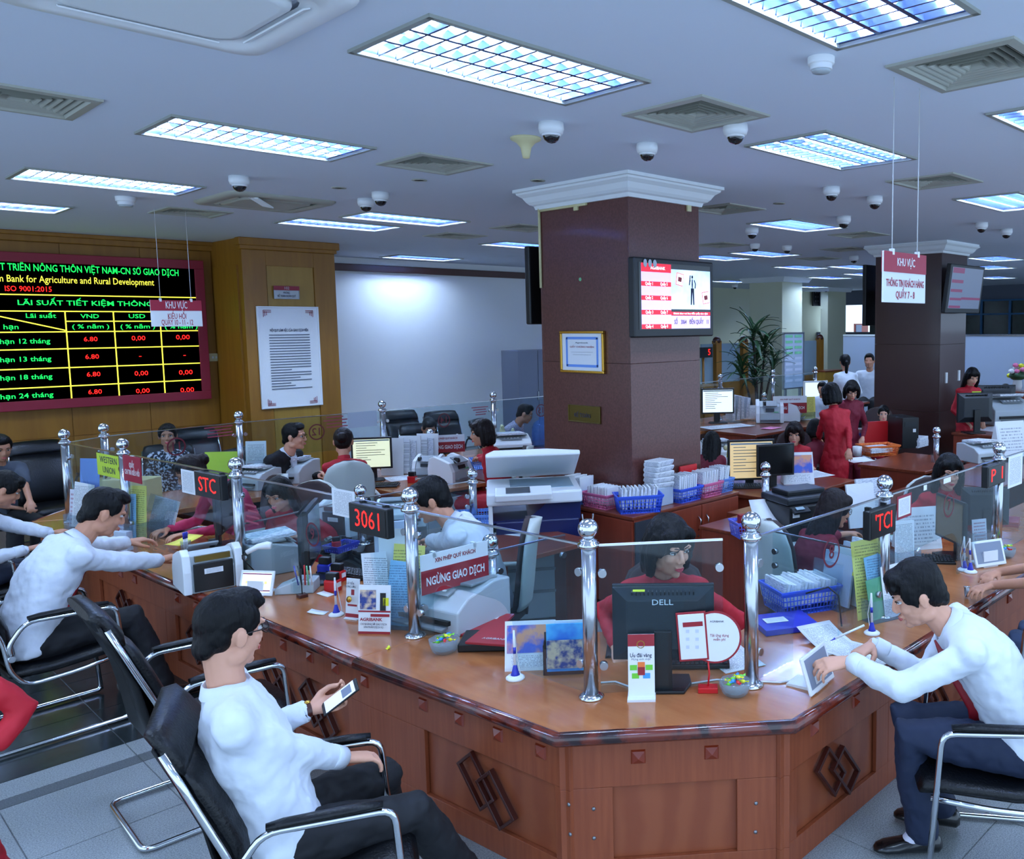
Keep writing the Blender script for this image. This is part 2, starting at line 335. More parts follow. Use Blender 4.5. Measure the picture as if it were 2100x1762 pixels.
# ---------------------------------------------------------------- walls
YW = 12.8
mb = MB().box((.9, YW+.1, HC/2), (7.9, .2, HC)); struct('wall_back', mb, 'wood_yellow')
wb = bpy.data.objects['wall_back']
def panel(x0, x1, z0, z1, y, mt='wood_yellow', parent=wb, t=.012):
    MB().box(((x0+x1)/2, y-t/2, (z0+z1)/2), (x1-x0-.008, t, z1-z0-.008)).build('panel', mt, parent, bevel=.002)
for i in range(6):
    for a, b in ((0, .95), (.95, 1.9), (1.9, 2.75), (2.75, 3.33)): panel(-.6+.86*i, .26+.86*i, a, b, YW)
struct('trim_1', MB().side([(-3, 3.33), (4.7, 3.33), (4.7, HC), (-3, HC)], YW-.06, YW-.0).side([(-3, 3.40), (4.7, 3.40), (4.7, HC), (-3, HC)], YW-.11, YW-.05), 'wood_dark' if 0 else 'wood_yellow', bevel=.01)
PX0, PX1, PY = 4.56, 5.80, 11.78     # pilaster
pil = MB().box(((PX0+PX1)/2, (PY+YW+1.2)/2, HC/2), (PX1-PX0, YW+1.2-PY, HC)).build('wall_pilaster', 'wood_yellow', kind='structure')
def pp(px, py): p = GY(px, py, PY); return p.x, p.z
for a, b, c, d in ((PX0, 4.86, 0, HC-.15), (5.5, PX1, 0, HC-.15), (4.86, 5.5, 3.1, HC-.15)):
    MB().box(((a+b)/2, PY-.012, (c+d)/2), (b-a, .024, d-c)).build('rail', 'wood_yellow', pil, bevel=.003)
MB().box((5.18, PY-.004, 1.55), (.62, .008, 3.1)).build('panel', 'wood_yellow2', pil)
MB().box(((PX0+PX1)/2, PY-.02, HC-.05), (PX1-PX0+.1, .14, .1)).box(((PX0+PX1)/2, PY-.01, HC-.12), (PX1-PX0+.05, .09, .06)).build('cornice', 'wood_yellow', pil, bevel=.01)
MB().box((PX0-.012, (PY+YW)/2, 1.6), (.024, YW-PY-.2, 3.0)).build('side_panel', 'wood_yellow', pil)
struct('wall_white', MB().box((8.6, 13.95, HC/2), (6.2, .2, HC)), 'wall_white')
struct('trim_2', MB().box((8.6, 13.80, 3.28), (6.1, .1, .12)).box((5.92, 13.80, 1.6), (.05, .1, 3.2)), 'wood_dark', bevel=.01)
struct('wall_far', MB().box((19, 17.3, HC/2), (16.2, .2, HC)), 'wall_cream')
for i, (px0, pxc, px1, py) in enumerate(((1537, 1604, 1645, 568), (1683, 1698, 1735, 590))):
    c = G(pxc, py, HC); a = GY(px1, py+5, c.y); b = GX(px0, py+5, c.x)
    q = MB().box(((c.x+a.x)/2, (c.y+b.y)/2, HC/2), (a.x-c.x, b.y-c.y, HC)).build('wall_pier', 'wall_cream', kind='structure')
    MB().box(((c.x+a.x)/2, (c.y+b.y)/2, HC-.06), (a.x-c.x+.24, b.y-c.y+.24, .12), taper=1.12).build('cornice', 'plaster_white', q)
# door and blue-framed window of the far right wall
struct('wall_right', MB().box((26.6, 8, 1.0), (.2, 22, 2.0)).box((26.6, 8, 3.2), (.2, 22, .5)), 'wall_grey')
win = struct('window_1', MB().box((26.5, 8, 2.45), (.04, 14, 1.1)), 'window_glass')
for k in range(15): MB().box((26.42, 2+.9*k, 2.45), (.06, .06, 1.1)).build('mullion', 'blue_metal', win)
for z in (1.9, 2.55, 2.98): MB().box((26.41, 8, z), (.06, 14, .05)).build('transom', 'blue_metal', win)
dr = GY(1765, 700, 17.15)
d1 = struct('door_1', MB().box((dr.x, 17.14, 1.15), (1.0, .06, 2.3)), 'wood_cabinet')
MB().box((dr.x-.25, 17.10, 1.15), (.42, .03, 2.2)).build('door_leaf', 'cabinet_grey', d1); MB().cyl((dr.x+.1, 17.05, 1.1), (dr.x+.1, 17.1, 1.1), .03).build('handle', 'steel', d1)
# ---------------------------------------------------------------- stone columns
def column(name, label, cx0, cy0, cx1, cy1, mt, ov=.16):
    t = thing(name, label, 'column', ((cx0+cx1)/2, (cy0+cy1)/2, 0)); sx, sy = cx1-cx0, cy1-cy0
    # four granite facing slabs on each of two levels, joints recessed
    MB().box((0, 0, HC/2), (sx-.04, sy-.04, HC)).build('core', 'granite_dark', t)
    for z0, z1 in ((0, .95), (.952, 1.95), (1.952, 3.36)):
        MB().box((0, -sy/2+.01, (z0+z1)/2), (sx, .02, z1-z0)).build('stone_slab', mt, t, bevel=.002)
        MB().box((0, sy/2-.01, (z0+z1)/2), (sx, .02, z1-z0)).build('stone_slab', mt, t, bevel=.002)
        MB().box((-sx/2+.01, 0, (z0+z1)/2), (.0201, sy-.04, z1-z0)).build('stone_slab', mt, t, bevel=.002)
        MB().box((sx/2-.01, 0, (z0+z1)/2), (.0201, sy-.04, z1-z0)).build('stone_slab', mt, t, bevel=.002)
    prof = [(0, 0), (.02, .0), (.03, .03), (.055, .04), (.075, .06), (.10, .10), (.135, .125), (.14, .14), (ov, .145), (ov, .17)]
    rs = [[(-sx/2-o, -sy/2-o, HC-.17+z), (sx/2+o, -sy/2-o, HC-.17+z), (sx/2+o, sy/2+o, HC-.17+z), (-sx/2-o, sy/2+o, HC-.17+z)] for o, z in prof]
    MB().rings(rs, 0, False).build('cornice', 'plaster_white', t)
    return t
c1 = G(1288, 398, 3.30); yb = GX(1109, 600, c1.x).y; xb = GY(1434, 600, c1.y).x
C1 = (c1.x, c1.y, xb, yb)
col1 = column('stone_column', 'big square red granite column with television, certificate and white cornice', c1.x, c1.y, xb, yb, 'granite')
for px, py in ((1183, 423), (1411, 425)):
    p = GX(px, py, c1.x) if px < 1288 else GY(px, py, c1.y); d = Vector((-.01, 0, 0)) if px < 1288 else Vector((0, -.01, 0))
    MB().box(p+d-col1.location, (.02 if px < 1288 else .05, .05 if px < 1288 else .02, .075)).build('junction_box', 'cream_plastic', col1, bevel=.004)
lo = col1.location
MB().tube([Vector((-(xb-c1.x)/2-.012, (yb-c1.y)/2-.02, z)) for z in (3.3, 3.0, 2.6)], .012).tube([Vector((-(xb-c1.x)/2-.012, (yb-c1.y)/2-.02-s_, 3.27)) for s_ in (0, .2, .5, .62)], .012).build('cable_duct', 'cream_plastic', col1)
g_ = GX(1190, 573, c1.x)-lo; MB().ell(g_, (.01, .016, .016)).build('green_sticker', 'green_paper', col1)
c2 = G(1932, 520, 3.27); yb2 = GX(1794, 700, c2.x).y; xb2 = GY(1980, 700, c2.y).x
col2 = column('stone_column', 'farther square dark granite column behind the hanging white and red sign', c2.x, c2.y, xb2, yb2, 'granite_dark', .13)
for px, py in ((1850, 514), (1878, 514), (1920, 509), (1945, 510)):
    p = GX(px, py, c2.x)-col2.location if px < 1932 else GY(px, py, c2.y)-col2.location
    MB().box(p+Vector((-.012, -.012, 0)), (.03, .11, .07) if px < 1932 else (.11, .03, .07)).build('socket_box', 'cream_plastic', col2, bevel=.004)
for px, py in ((1939, 775), (1965, 770)):
    p = GY(px, py, c2.y)-col2.location; MB().box(p+Vector((0, -.01, 0)), (.05, .03, .16)).build('wall_bracket', 'white_plastic', col2, bevel=.006)
# ---------------------------------------------------------------- ceiling fixtures
def mk_light(far=False, w_=1.22, d_=.64, n=3):
    t = thing('ceiling_light', '', 'ceiling light', group='recessed louvred fluorescent ceiling lights')
    a, b = w_/2, d_/2
    fr = MB()
    for s in (-1, 1): fr.box((0, s*(b-.012), -.006), (w_, .028, .016)); fr.box((s*(a-.012), 0, -.006), (.028, d_, .016))
    fr.build('frame', 'fixture_frame', t)
    h = .085; r = MB(); xs_ = [-b+.02]
    r.add([(-a+.02, -b+.02, 0), (a-.02, -b+.02, 0), (a-.02, b-.02, 0), (-a+.02, b-.02, 0), (-a+.03, -b+.03, h), (a-.03, -b+.03, h), (a-.03, b-.03, h), (-a+.03, b-.03, h)], [(0, 1, 5, 4), (1, 2, 6, 5), (2, 3, 7, 6), (3, 0, 4, 7), (4, 5, 6, 7)])
    r.build('reflector', 'reflector', t)
    cell = (d_-.05)/n
    for k in range(n):
        y = -b+.025+cell*(k+.5)
        MB().tube([(-a+.05, y, .055), (a-.05, y, .055)], .014, 6).build('tube', 'tube_light', t)
    if far:
        l = MB()
        for k in range(1, n): l.box((0, -b+.025+cell*k, .025), (w_-.04, .01, .04))
        for k in range(11): l.box((-a+.1+.1*k, 0, .02), (.004, d_-.05, .03))
        l.build('louvre', 'louvre', t)
    else:
        for k in range(1, n): MB().side([(-.011, 0), (.011, 0), (.004, .045), (-.004, .045)], -(a-.02), a-.02).build('divider', 'louvre', t, (0, -b+.025+cell*k, 0), (0, 0, PI/2))
        bl = None
        for k in range(14):
            x = -a+.045+.087*k
            if bl is None: bl = MB().side([(-.006, 0), (.006, 0), (.001, .038), (-.001, .038)], -(b-.025), b-.025).build('blade', 'louvre', t); o = bl
            else: o = bl.copy(); COL.objects.link(o); o.parent = t
            o.location = (x, 0, .001)
    return t
light = Kit(mk_light)
lab = ['large fluorescent ceiling light nearest the camera, upper middle', 'long ceiling light between the top left air cassette and the left dome camera', 'ceiling light third in the left hand row, beside the dome camera', 'ceiling light at the left edge, nearest the electronic rate board', 'ceiling light between the hanging white sign and the dome camera by the big vent', 'ceiling light cut by the top edge above the smoke detector', 'ceiling light cut by the right edge below the big square vent', 'ceiling light directly behind the pair of dome cameras left of the column', 'ceiling light at the right edge past the striped vent and hanging sign', 'ceiling light farther than the one behind the pair of dome cameras', 'ceiling light just right of the column top with three bright strips', 'narrow ceiling light seen against the right face of the big column', 'far ceiling light under the small hanging dome cameras', 'thin far ceiling light touching the right side of the television', 'far ceiling light between the television top and the hanging dome cameras', 'far ceiling light below the small camera by the hanging sign', 'far ceiling light touching the left edge of the hanging sign', 'slim far ceiling light second below the one at the sign edge', 'slim far ceiling light at the left edge of the far television', 'far ceiling light above the left part of the cream wall', 'lowest far ceiling light above the cream wall by the plant', 'small far ceiling light over the cream pier', 'far ceiling light right of the far column, upper', 'far ceiling light right of the far column, second', 'far ceiling light right of the far column, third', 'lowest far ceiling light right of the far column', 'ceiling light at the left edge of the big column, behind its television']
for i, (x, y, a, b, n) in enumerate(LIGHTS):
    far = math.hypot(x, y) > 8.5
    light(lab[i] if i < len(lab) else 'distant recessed fluorescent ceiling light in the back half of the hall' if x > 4 or y > 6 else 'recessed ceiling light outside the frame behind the camera', (x, y, HC), far=far)
def mk_vent():
    t = thing('ceiling_vent', '', 'ceiling vent', group='square ceiling air vents')
    def sq(a0, z0, a1, z1): return [[(-a, -a, z), (a, -a, z), (a, a, z), (-a, a, z)] for a, z in ((a0, z0), (a1, z1), (a1-.006, z1+.002), (a0-.008, z0+.004))]
    MB().add([(-.27, -.27, 0), (.27, -.27, 0), (.27, .27, 0), (-.27, .27, 0), (-.27, -.27, .14), (.27, -.27, .14), (.27, .27, .14), (-.27, .27, .14)], [(0, 1, 5, 4), (1, 2, 6, 5), (2, 3, 7, 6), (3, 0, 4, 7), (4, 5, 6, 7)]).build('duct', 'vent_dark', t)
    MB().rings([[(-a, -a, z), (a, -a, z), (a, a, z), (-a, a, z)] for a, z in ((.30, 0), (.30, -.012), (.255, -.016), (.245, .01))], 0, False, False).build('frame', 'vent_metal', t)
    for k in range(6):
        a = .235-.038*k
        MB().rings(sq(a, -.004, a-.028, .045), 0, False, False, True).build('vane', 'vent_metal', t)
    MB().box((0, 0, .035), (.03, .03, .01)).build('centre_plate', 'vent_metal', t)
    return t
vent = Kit(mk_vent)
vl = ['square ceiling vent between the biggest ceiling light and the middle dome cameras', 'big ceiling vent at the left edge with missing slats', 'square ceiling vent left of the cream cone fitting', 'big striped ceiling vent at the upper right edge', 'ceiling vent behind the strings of the right hanging sign', 'ceiling vent touching the right side of the column cornice', 'ceiling vent just left of the big column', 'small ceiling vent in front of the white wall', 'ceiling vent below the old air cassette on the left', 'ceiling vent before the far column', 'far ceiling vent right of the big column, upper', 'far ceiling vent beside the small cameras', 'far ceiling vent left of the far column', 'far ceiling vent over the back counters']
for (x, y), l in zip(VENTS, vl): vent(l, (x, y, HC))
def cassette(label, x, y, s, m1, m2):
    t = thing('air_conditioner', label, 'air conditioner', (x, y, HC)); a = s/2; 
    def rr(a, z, r=.09):
        return [(sx*(a-r)+r*math.cos(q), sy*(a-r)+r*math.sin(q), z) for sx, sy, q0 in ((1, 1, 0), (-1, 1, PI/2), (-1, -1, PI), (1, -1, 1.5*PI)) for q in (q0, q0+PI/6, q0+PI/3, q0+PI/2)]
    MB().rings([rr(a, 0), rr(a, -.012), rr(a-.02, -.03), rr(a-.1, -.035), rr(a-.11, -.02), rr(a-.15, -.02)], 0, True, False).build('panel', m1, t)
    MB().rings([rr(a-.17, -.0), rr(a-.17, -.034), rr(a-.2, -.04)]).build('grille', m2, t)
    for k in range(4):
        MB().box((0, a-.13, -.028), (s-.42, .03, .006), rot=(.4, 0, 0)).build('flap', m1, t, rot=(0, 0, k*PI/2))
    return t
cassette('big white cassette air conditioner in the ceiling at the top left corner', 1.17, 3.47, .96, 'white_plastic', 'plaster_white')
ac = cassette('old grey cassette air conditioner with a hanging flap, behind the left dome camera', 3.48, 8.35, .96, 'vent_metal', 'vent_metal')
MB().box((-.18, -.33, -.06), (.2, .12, .01), rot=(.2, .3, .5)).build('hanging_cover', 'plaster_white', ac)
def mk_dome():
    t = thing('dome_camera', '', 'security camera', group='ceiling dome cameras')
    MB().lathe([(.0, 0), (.072, 0), (.074, -.035), (.066, -.062), (.05, -.066), (0, -.066)], 20).build('housing', 'white_plastic', t)
    MB().lathe([(.05, -.06), (.049, -.078), (.04, -.098), (.022, -.112), (.0, -.117)], 20).build('dome', 'dome_glass', t)
    MB().lathe([(.053, -.064), (.056, -.07), (.05, -.076)], 20).build('ring', 'white_plastic', t)
    return t
dome = Kit(mk_dome)
for px, py, l, s in ((1130, 252, 'dome camera beside the cream cone fitting', 1), (1327, 295, 'dome camera above the corner of the big column', .95), (1508, 255, 'dome camera at the corner of the square vent', 1), (490, 362, 'dome camera on the left by the old air cassette', 1), (780, 395, 'upper of the pair of dome cameras left of the column', 1), (750, 408, 'lower left of the pair of dome cameras left of the column', 1), (1705, 384, 'dome camera right of the column before the hanging sign', 1), (1794, 403, 'dome camera nearest the left string of the hanging sign', 1), (1730, 444, 'dome camera at the end of the ceiling light right of the column', 1.1), (1542, 468, 'hanging camera over the far light right of the column', 1.1), (1548, 500, 'small far camera directly below the hanging one', 1), (1614, 504, 'small far camera over the tip of a far ceiling light', 1), (2013, 457, 'far dome camera right of the hanging sign, left of two', 1), (2064, 470, 'far dome camera right of the hanging sign, right of two', 1), (1751, 525, 'far camera in front of the far column', 1.1), (1507, 583, 'tiny camera at the far cream wall', 1.2), (1694, 590, 'tiny camera near the far door', 1.2)):
    dome(l, G(px, py, HC), scale=s*1.02)
sm = thing('smoke_detector', 'round white smoke detector below the top right ceiling light', 'smoke detector', G(1684, 118, HC))
MB().lathe([(0, 0), (.062, 0), (.06, -.03), (.05, -.034), (.05, -.042), (.05, -.055), (.0, -.055)], 24).build('housing', 'white_plastic', sm, bevel=.002); MB().lathe([(.045, -.054), (.04, -.066), (0, -.068)], 24).build('sensor', 'light_plastic', sm)
sm2 = dup(sm, 'small round detector over the left ceiling light by the rate board', G(257, 404, HC)); sm2.scale = (1.3,)*3
hn = thing('wireless_antenna', 'cream trumpet-shaped ceiling antenna beside a dome camera', 'antenna', G(1078, 283, HC))
MB().lathe([(.0, 0), (.098, 0), (.096, -.012), (.06, -.03), (.035, -.06), (.027, -.1), (.022, -.125), (0, -.13)], 24).build('horn', 'cream_plastic', hn)
for k, (px, py) in enumerate(((860, 369), (1103, 370), (1598, 417), (695, 385))):
    dl = thing('ceiling_downlight', ['small round ceiling fitting above the vent left of the column', 'small round ceiling fitting left of the column cornice', 'small round ceiling fitting between dome cameras on the right', 'small round ceiling spot by the old air cassette'][k], 'ceiling fitting', G(px, py, HC))
    MB().lathe([(.06, 0), (.06, -.006), (.045, -.008), (.04, .0)], 20).build('rim', 'vent_metal', dl); MB().lathe([(.042, -.002), (0, -.002)], 16).build('bulb', 'light_plastic', dl)
# ---------------------------------------------------------------- hanging signs
def hsign(label, pxs, yc, lines, plane, top_px, tsz):
    (l, t), (r, b) = pxs; hdr = lines[0]
    pa, pb, pc = plane(l, t), plane(r, t), plane(l, b)
    w_ = (pb-pa).length; h_ = pa.z-pc.z; c = (pa+pb)/2; d = (pb-pa); rz = math.atan2(d.y, d.x)
    s = thing('hanging_sign', label, 'sign', (c.x, c.y, pa.z-h_), rz)
    MB().box((0, 0, h_/2), (w_, .012, h_)).build('board', 'plaster_white', s, bevel=.002)
    MB().box((0, -.007, h_*.80), (w_, .003, h_*.40 if 0 else h_*.4)).build('header', 'sign_red', s)
    MB().box((0, .007, h_*.80), (w_, .003, h_*.4)).build('header', 'sign_red', s)
    text(hdr, s, 'white_plastic', M4((0, -.0095, h_*.80)), tsz[0], w_*.42, bold=.0006)
    text(lines[1], s, 'sign_red', M4((0, -.007, h_*.38)), tsz[1], w_*tsz[3], bold=.0008); text(lines[2], s, 'sign_red', M4((0, -.007, h_*.15)), tsz[1], w_*tsz[4], bold=.0008)
    for k in (-1, 1):
        x = k*w_*.3; MB().cyl((x, 0, h_), (x, 0, HC-(pa.z-h_)), .0028, n=5).build('string', 'cable_white', s)
        MB().box((x, 0, h_), (.02, .02, .03)).build('clip', 'white_plastic', s)
    return s
hsign('white and red hanging sign for counters seven and eight, by the far column', ((1811, 514), (1897, 620)), 0, ('KHU VỰC', 'THÔNG TIN KHÁCH HÀNG', 'QUẦY 7 - 8'), lambda x, y: GY(x, y, 2.08), 0, (.055, .05, 0, .9, .45))
hsign('white and red hanging sign for counters ten to twelve in front of the rate board', ((307, 615), (412, 670)), 0, ('KHU VỰC', 'KIỀU HỐI', 'QUẦY 10 - 11 - 12'), lambda x, y: GY(x, y, 9.6), 0, (.10, .075, 0, .36, .62))
# ---------------------------------------------------------------- electronic rate board on the back wall
BY = YW-.13
a_ = GY(0, 520, BY); b_ = GY(414, 535, BY); c_ = GY(430, 818, BY); BX0 = a_.x-1.9; BX1 = b_.x+.01; BZ1 = b_.z; BZ0 = c_.z
bd = thing('rate_board', 'large black electronic rate board with green, yellow and red lettering in a maroon frame', 'display board', ((BX0+BX1)/2, BY, BZ0))
W_ = BX1-BX0; Hh = BZ1-BZ0; FT = .115
MB().box((0, .06, Hh/2), (W_-.1, .12, Hh-.1)).build('casing', 'black_plastic', bd)
fr = MB()
for z in (FT/2, Hh-FT/2): fr.box((0, 0, z), (W_, .04, FT))
for x in (-W_/2+FT/2, W_/2-FT/2): fr.box((x, 0, Hh/2), (FT, .04, Hh-2*FT))
fr.build('frame', 'maroon', bd, bevel=.006)
MB().box((0, .01, Hh/2), (W_-.2, .02, Hh-.2)).build('screen', 'led_black', bd)
SY = BY-.004
def bp_(px, py): p = GY(px, py, SY); return Vector((p.x-(BX0+BX1)/2, p.y-BY, p.z-BZ0))
def btext(t, x0, x1, y, h, mt, bold=.001):
    a, b = bp_(x0, y[0] if isinstance(y, tuple) else y), bp_(x1, y[1] if isinstance(y, tuple) else y); c = (a+b)/2; zz = (bp_(x0, 0).z-bp_(x0, 100).z)/100*h
    text(t, bd, mt, M4((c.x, -.004, c.z)), zz*1.25, abs(b.x-a.x), bold=bold)
g, yl, rd = 'led_green', 'led_yellow', 'led_red'
btext('T TRIỂN NÔNG THÔN VIỆT NAM-CN SỞ GIAO DỊCH', 0, 366, (549, 559), 17, g, .0015); btext('NGÂN HÀNG NÔNG NGHIỆP VÀ PHÁ', -250, -4, 545, 17, g, .0015)
btext('m Bank for Agriculture and Rural Development', -6, 316, (571, 580), 17, yl, .0006)
btext('ISO 9001:2015', 10, 106, (592, 594), 13, rd, 0); btext('LÃI SUẤT TIẾT KIỆM THÔNG THƯỜNG', 36, 400, (620, 626), 12, g, .0012)
btext('Lãi suất', 53, 115, 648, 11, g, .0008); btext('Kỳ hạn', -25, 38, 671, 12, g, .0008)
for t, x0, x1 in (('VND', 165, 203), ('USD', 264, 298), ('EUR', 352, 390)): btext(t, x0, x1, 649, 10, g, .0008)
for x0, x1 in ((148, 224), (247, 318), (338, 405)): btext('( % năm )', x0, x1, 670, 10, g, .0008)
for y, t in ((700, '12'), (737, '13'), (774, '18'), (812, '24')): btext('ỳ hạn %s tháng' % t, -18, 103+(y-700)*.06, (y+2, y-1), 12, g, .0008)
for r_, vals in enumerate((('6.80', '0,00', '0,00'), ('6.80', '-', '-'), ('6.80', '0,00', '0,00'), ('6.80', '0,00', '0,00'))):
    for k, v in enumerate(vals):
        x0 = (172, 270, 361)[k]+r_*3; y = (696, 732, 768, 804)[r_]-k*2
        btext(v, x0 if v != '-' else x0+12, x0+28 if v != '-' else x0+17, y, 11, rd, 0)
def bline(p, q, th=.014):
    a, b = bp_(*p), bp_(*q); d = b-a; L_ = math.hypot(d.x, d.z); MB().box((0, 0, 0), (L_, .004, th)).build('grid_line', yl, bd, ((a.x+b.x)/2, -.003, (a.z+b.z)/2), (0, -math.atan2(d.z, d.x), 0))
zt = lambda py0, px=150: bp_(px, py0).z
xr = bp_(408, 545).x; xl = -W_/2+FT+.01
def hl(py, px=200, x0=None):
    z = bp_(px, py).z; MB().box(((xr+(x0 if x0 is not None else xl))/2, -.003, z), (xr-(x0 if x0 is not None else xl), .004, .014)).build('grid_line', yl, bd)
hl(540.5); hl(607); hl(639); hl(659, 200, bp_(134, 650).x); hl(680); hl(714); hl(752); hl(789); hl(827)
zb, z6 = bp_(200, 827).z, bp_(200, 639).z
for px, zt_ in ((134, z6), (233, z6), (328, z6), (408, bp_(200, 540.5).z)):
    x = bp_(px, 650 if px < 400 else 545).x; MB().box((x, -.003, (zb+zt_)/2), (.014, .004, zt_-zb)).build('grid_line', yl, bd)
bline((-80, 632), (136, 678))
# notice board and small plate on the pilaster
def board_on(name, label, cat, plane, l, t, r, b, th, fm, face, fw=.02, loc=None):
    a, c = plane(l, t), plane(r, b); d = Vector((c.x-a.x, c.y-a.y, 0)); w_ = d.length; rz = math.atan2(d.y, d.x)
    s = thing(name, label, cat, ((a.x+c.x)/2, (a.y+c.y)/2, c.z), rz); h_ = a.z-c.z
    f = MB()
    for z in (fw/2, h_-fw/2): f.box((0, -th/2, z), (w_, th, fw))
    for x in (-w_/2+fw/2, w_/2-fw/2): f.box((x, -th/2, h_/2), (fw, th, h_-2*fw))
    f.build('frame', fm, s, bevel=min(.004, fw/4)); MB().box((0, -th*.3, h_/2), (w_-fw*1.9, th*.5, h_-fw*1.9)).build('sheet', face, s)
    return s, w_, h_
nb, nw, nh = board_on('notice_board', 'tall white printed notice in a thin pale frame on the yellow wood pilaster', 'notice', lambda x, y: GY(x, y, PY-.03), 524, 628, 661, 830, .03, 'white_plastic', 'paper', .02)
text('NỘI QUY LÀM VIỆC CỦA GIAO DỊCH VIÊN', nb, 'ink', M4((0, -.026, nh*.765)), .05, nw*.62, bold=.001)
ln = MB()
for i in range(21):
    wd = nw*.66 if random.random() < .7 else nw*random.uniform(.3, .6); ln.box((-nw*.33+wd/2, -.0265, nh*(.72-.0265*i)), (wd, .001, .012))
ln.build('printed_lines', 'wall_grey', nb, kind='stuff')
cr = MB()
for sx in (-1, 1):
    for sz in (0, 1):
        for k in range(3): cr.box((sx*(nw*.4-.02*k), -.0265, nh*(.93 if sz else .06)), (.007, .001, .09-.02*k)); cr.box((sx*(nw*.4-.05), -.0265, nh*(.93 if sz else .06)+(1 if sz else -1)*(.045-.015*k)), (.1, .001, .006))
cr.build('corner_ornament', 'maroon', nb)
pl, pw, ph = board_on('room_plate', 'small grey and maroon room number plate above the white notice', 'sign', lambda x, y: GY(x, y, PY-.03), 560, 586, 614, 614, .012, 'dull_steel', 'dull_steel', .006)
MB().box((0, -.013, ph*.83), (pw, .002, ph*.33)).build('header', 'maroon', pl); text('102', pl, 'light_plastic', M4((0, -.0145, ph*.83)), .05); text('PHÒNG\nKẾ TOÁN NGÂN QUỸ', pl, 'ink', M4((0, -.0125, ph*.35)), .04, pw*.7)
sw = thing('wall_switch', 'small white wall switch right of the rate board', 'switch', GY(439, 733, YW-.02)); MB().box((0, 0, 0), (.13, .02, .11)).build('plate', 'cream_plastic', sw, bevel=.004); MB().box((-.02, -.012, 0), (.02, .01, .03)).box((.025, -.012, 0), (.02, .01, .03)).build('rocker', 'white_plastic', sw)
# ---------------------------------------------------------------- things on the big column
ct, cw, ch = board_on('framed_certificate', 'certificate with blue border in a gold frame on the granite column', 'picture frame', lambda x, y: GX(x, y, c1.x-.002), 1152, 679, 1243, 767, .03, 'gold', 'paper', .022)
bl = MB()
for z in (.17, .83): bl.box((0, -.018, ch*z), (cw*.72, .002, .022))
for x in (-.35, .35): bl.box((cw*x, -.018, ch*.5), (.022, .002, ch*.68))
bl.build('blue_border', 'light_blue_plastic', ct); text('GIẤY CHỨNG NHẬN', ct, 'sign_red', M4((0, -.019, ch*.62)), .02, cw*.55); text('Agribank', ct, 'ink', M4((0, -.019, ch*.72)), .015, cw*.3)
text('................................\n..........................', ct, 'ink', M4((0, -.019, ch*.48)), .02, cw*.5)
bp2, bw, bh = board_on('brass_plaque', 'small brass plaque with engraved lettering low on the column', 'plaque', lambda x, y: GX(x, y, c1.x-.002), 1167, 829, 1233, 870, .015, 'brass', 'brass', .008)
text('KẾ TOÁN', bp2, 'ink', M4((-.02, -.013, bh*.4)), .05, bw*.5)
def GP(px, py, p0, p1):
    "view ray meets the vertical plane through p0,p1: distance along and height"
    d = AF+AR*((px-PPX)/FPX)-AU*((py-PPY)/FPX); p0 = Vector(p0[:2]); e = Vector(p1[:2])-p0; L_ = e.length; e.normalize(); n = Vector((e.y, -e.x))
    t = p0.dot(n)/(d.x*n.x+d.y*n.y); q = Vector((d.x*t, d.y*t))-p0
    return q.dot(e), H+d.z*t
# ---------------------------------------------------------------- televisions
def tv(name, label, M_, w_, h_, screen, d=.07):
    t = thing(name, label, 'television'); t.matrix_world = M_
    MB().box((0, 0, 0), (w_, d, h_), taper=1).build('housing', 'black_plastic', t, bevel=.012)
    MB().box((0, -d/2-.001, h_*.02), (w_*.90, .004, h_*.84)).build('screen', screen, t)
    MB().box((0, d/2+.06, 0), (.2, .12, .2)).build('bracket', 'black_plastic', t)
    return t
TY = c1.y-.16
p, q = GY(1300, 610, TY), GY(1462, 615, TY); pt, pb = GY(1300, 526, TY), GY(1300, 693, TY)
w_, h_ = q.x-p.x, pt.z-pb.z
t = tv('television', 'flat television showing a red and lilac queue table on the big granite column', M4(((p.x+q.x)/2, TY+.03, (pt.z+pb.z)/2)), w_, h_, 'screen_black')
sw, sh = w_*.90, h_*.84; zc = h_*.02; fy = -.0385
def scr(x0, x1, z0, z1, mt, nm='screen_area', par=None, k=0): return MB().box((-sw/2+sw*(x0+x1)/2, fy-.001*k, zc-sh/2+sh*(z0+z1)/2), (sw*(x1-x0), .001, sh*(z1-z0))).build(nm, mt, par or t)
scr(.03, .43, .01, .98, 'screen_lilac'); scr(.43, 1, .01, .21, 'screen_lilac'); scr(.43, 1, .31, .92, 'screen_pic')
for z0, z1 in ((.86, .99), (.65, .72), (.44, .51), (.225, .295), (.01, .08)): scr(.03, .43, z0, z1, 'screen_red', k=1)
scr(.43, 1, .215, .27, 'screen_red', k=1)
def st(s, x, z, size, mt, w__=None, b=.0006, par=None): text(s, par or t, mt, M4((-sw/2+sw*x, fy-.002, zc-sh/2+sh*z)), size, w__, bold=b)
mat('led_white', (240, 240, 250), .5, emit=.8); mat('led_ink', (60, 40, 80), .5, emit=.2)
st('AGRIBANK', .25, .92, .035, 'led_white', sw*.2)
for i, z in enumerate((.685, .475, .26, .045)): st('Quầy %d' % (i+1), .13, z, .034, 'led_white', sw*.1); st('Quầy %d' % (i+5), .33, z, .034, 'led_white', sw*.1)
st('SỐ    3064    ĐẾN QUẦY    11', .72, .11, .05, 'led_ink', sw*.5); st('Khách hàng vui lòng đến quầy giao dịch', .71, .243, .02, 'led_white', sw*.5)
mb = MB(); mb.tube([(0, 0, .06), (0, 0, .025), (0, 0, .0)], [.016, .022, .014], 8, flat=.3)
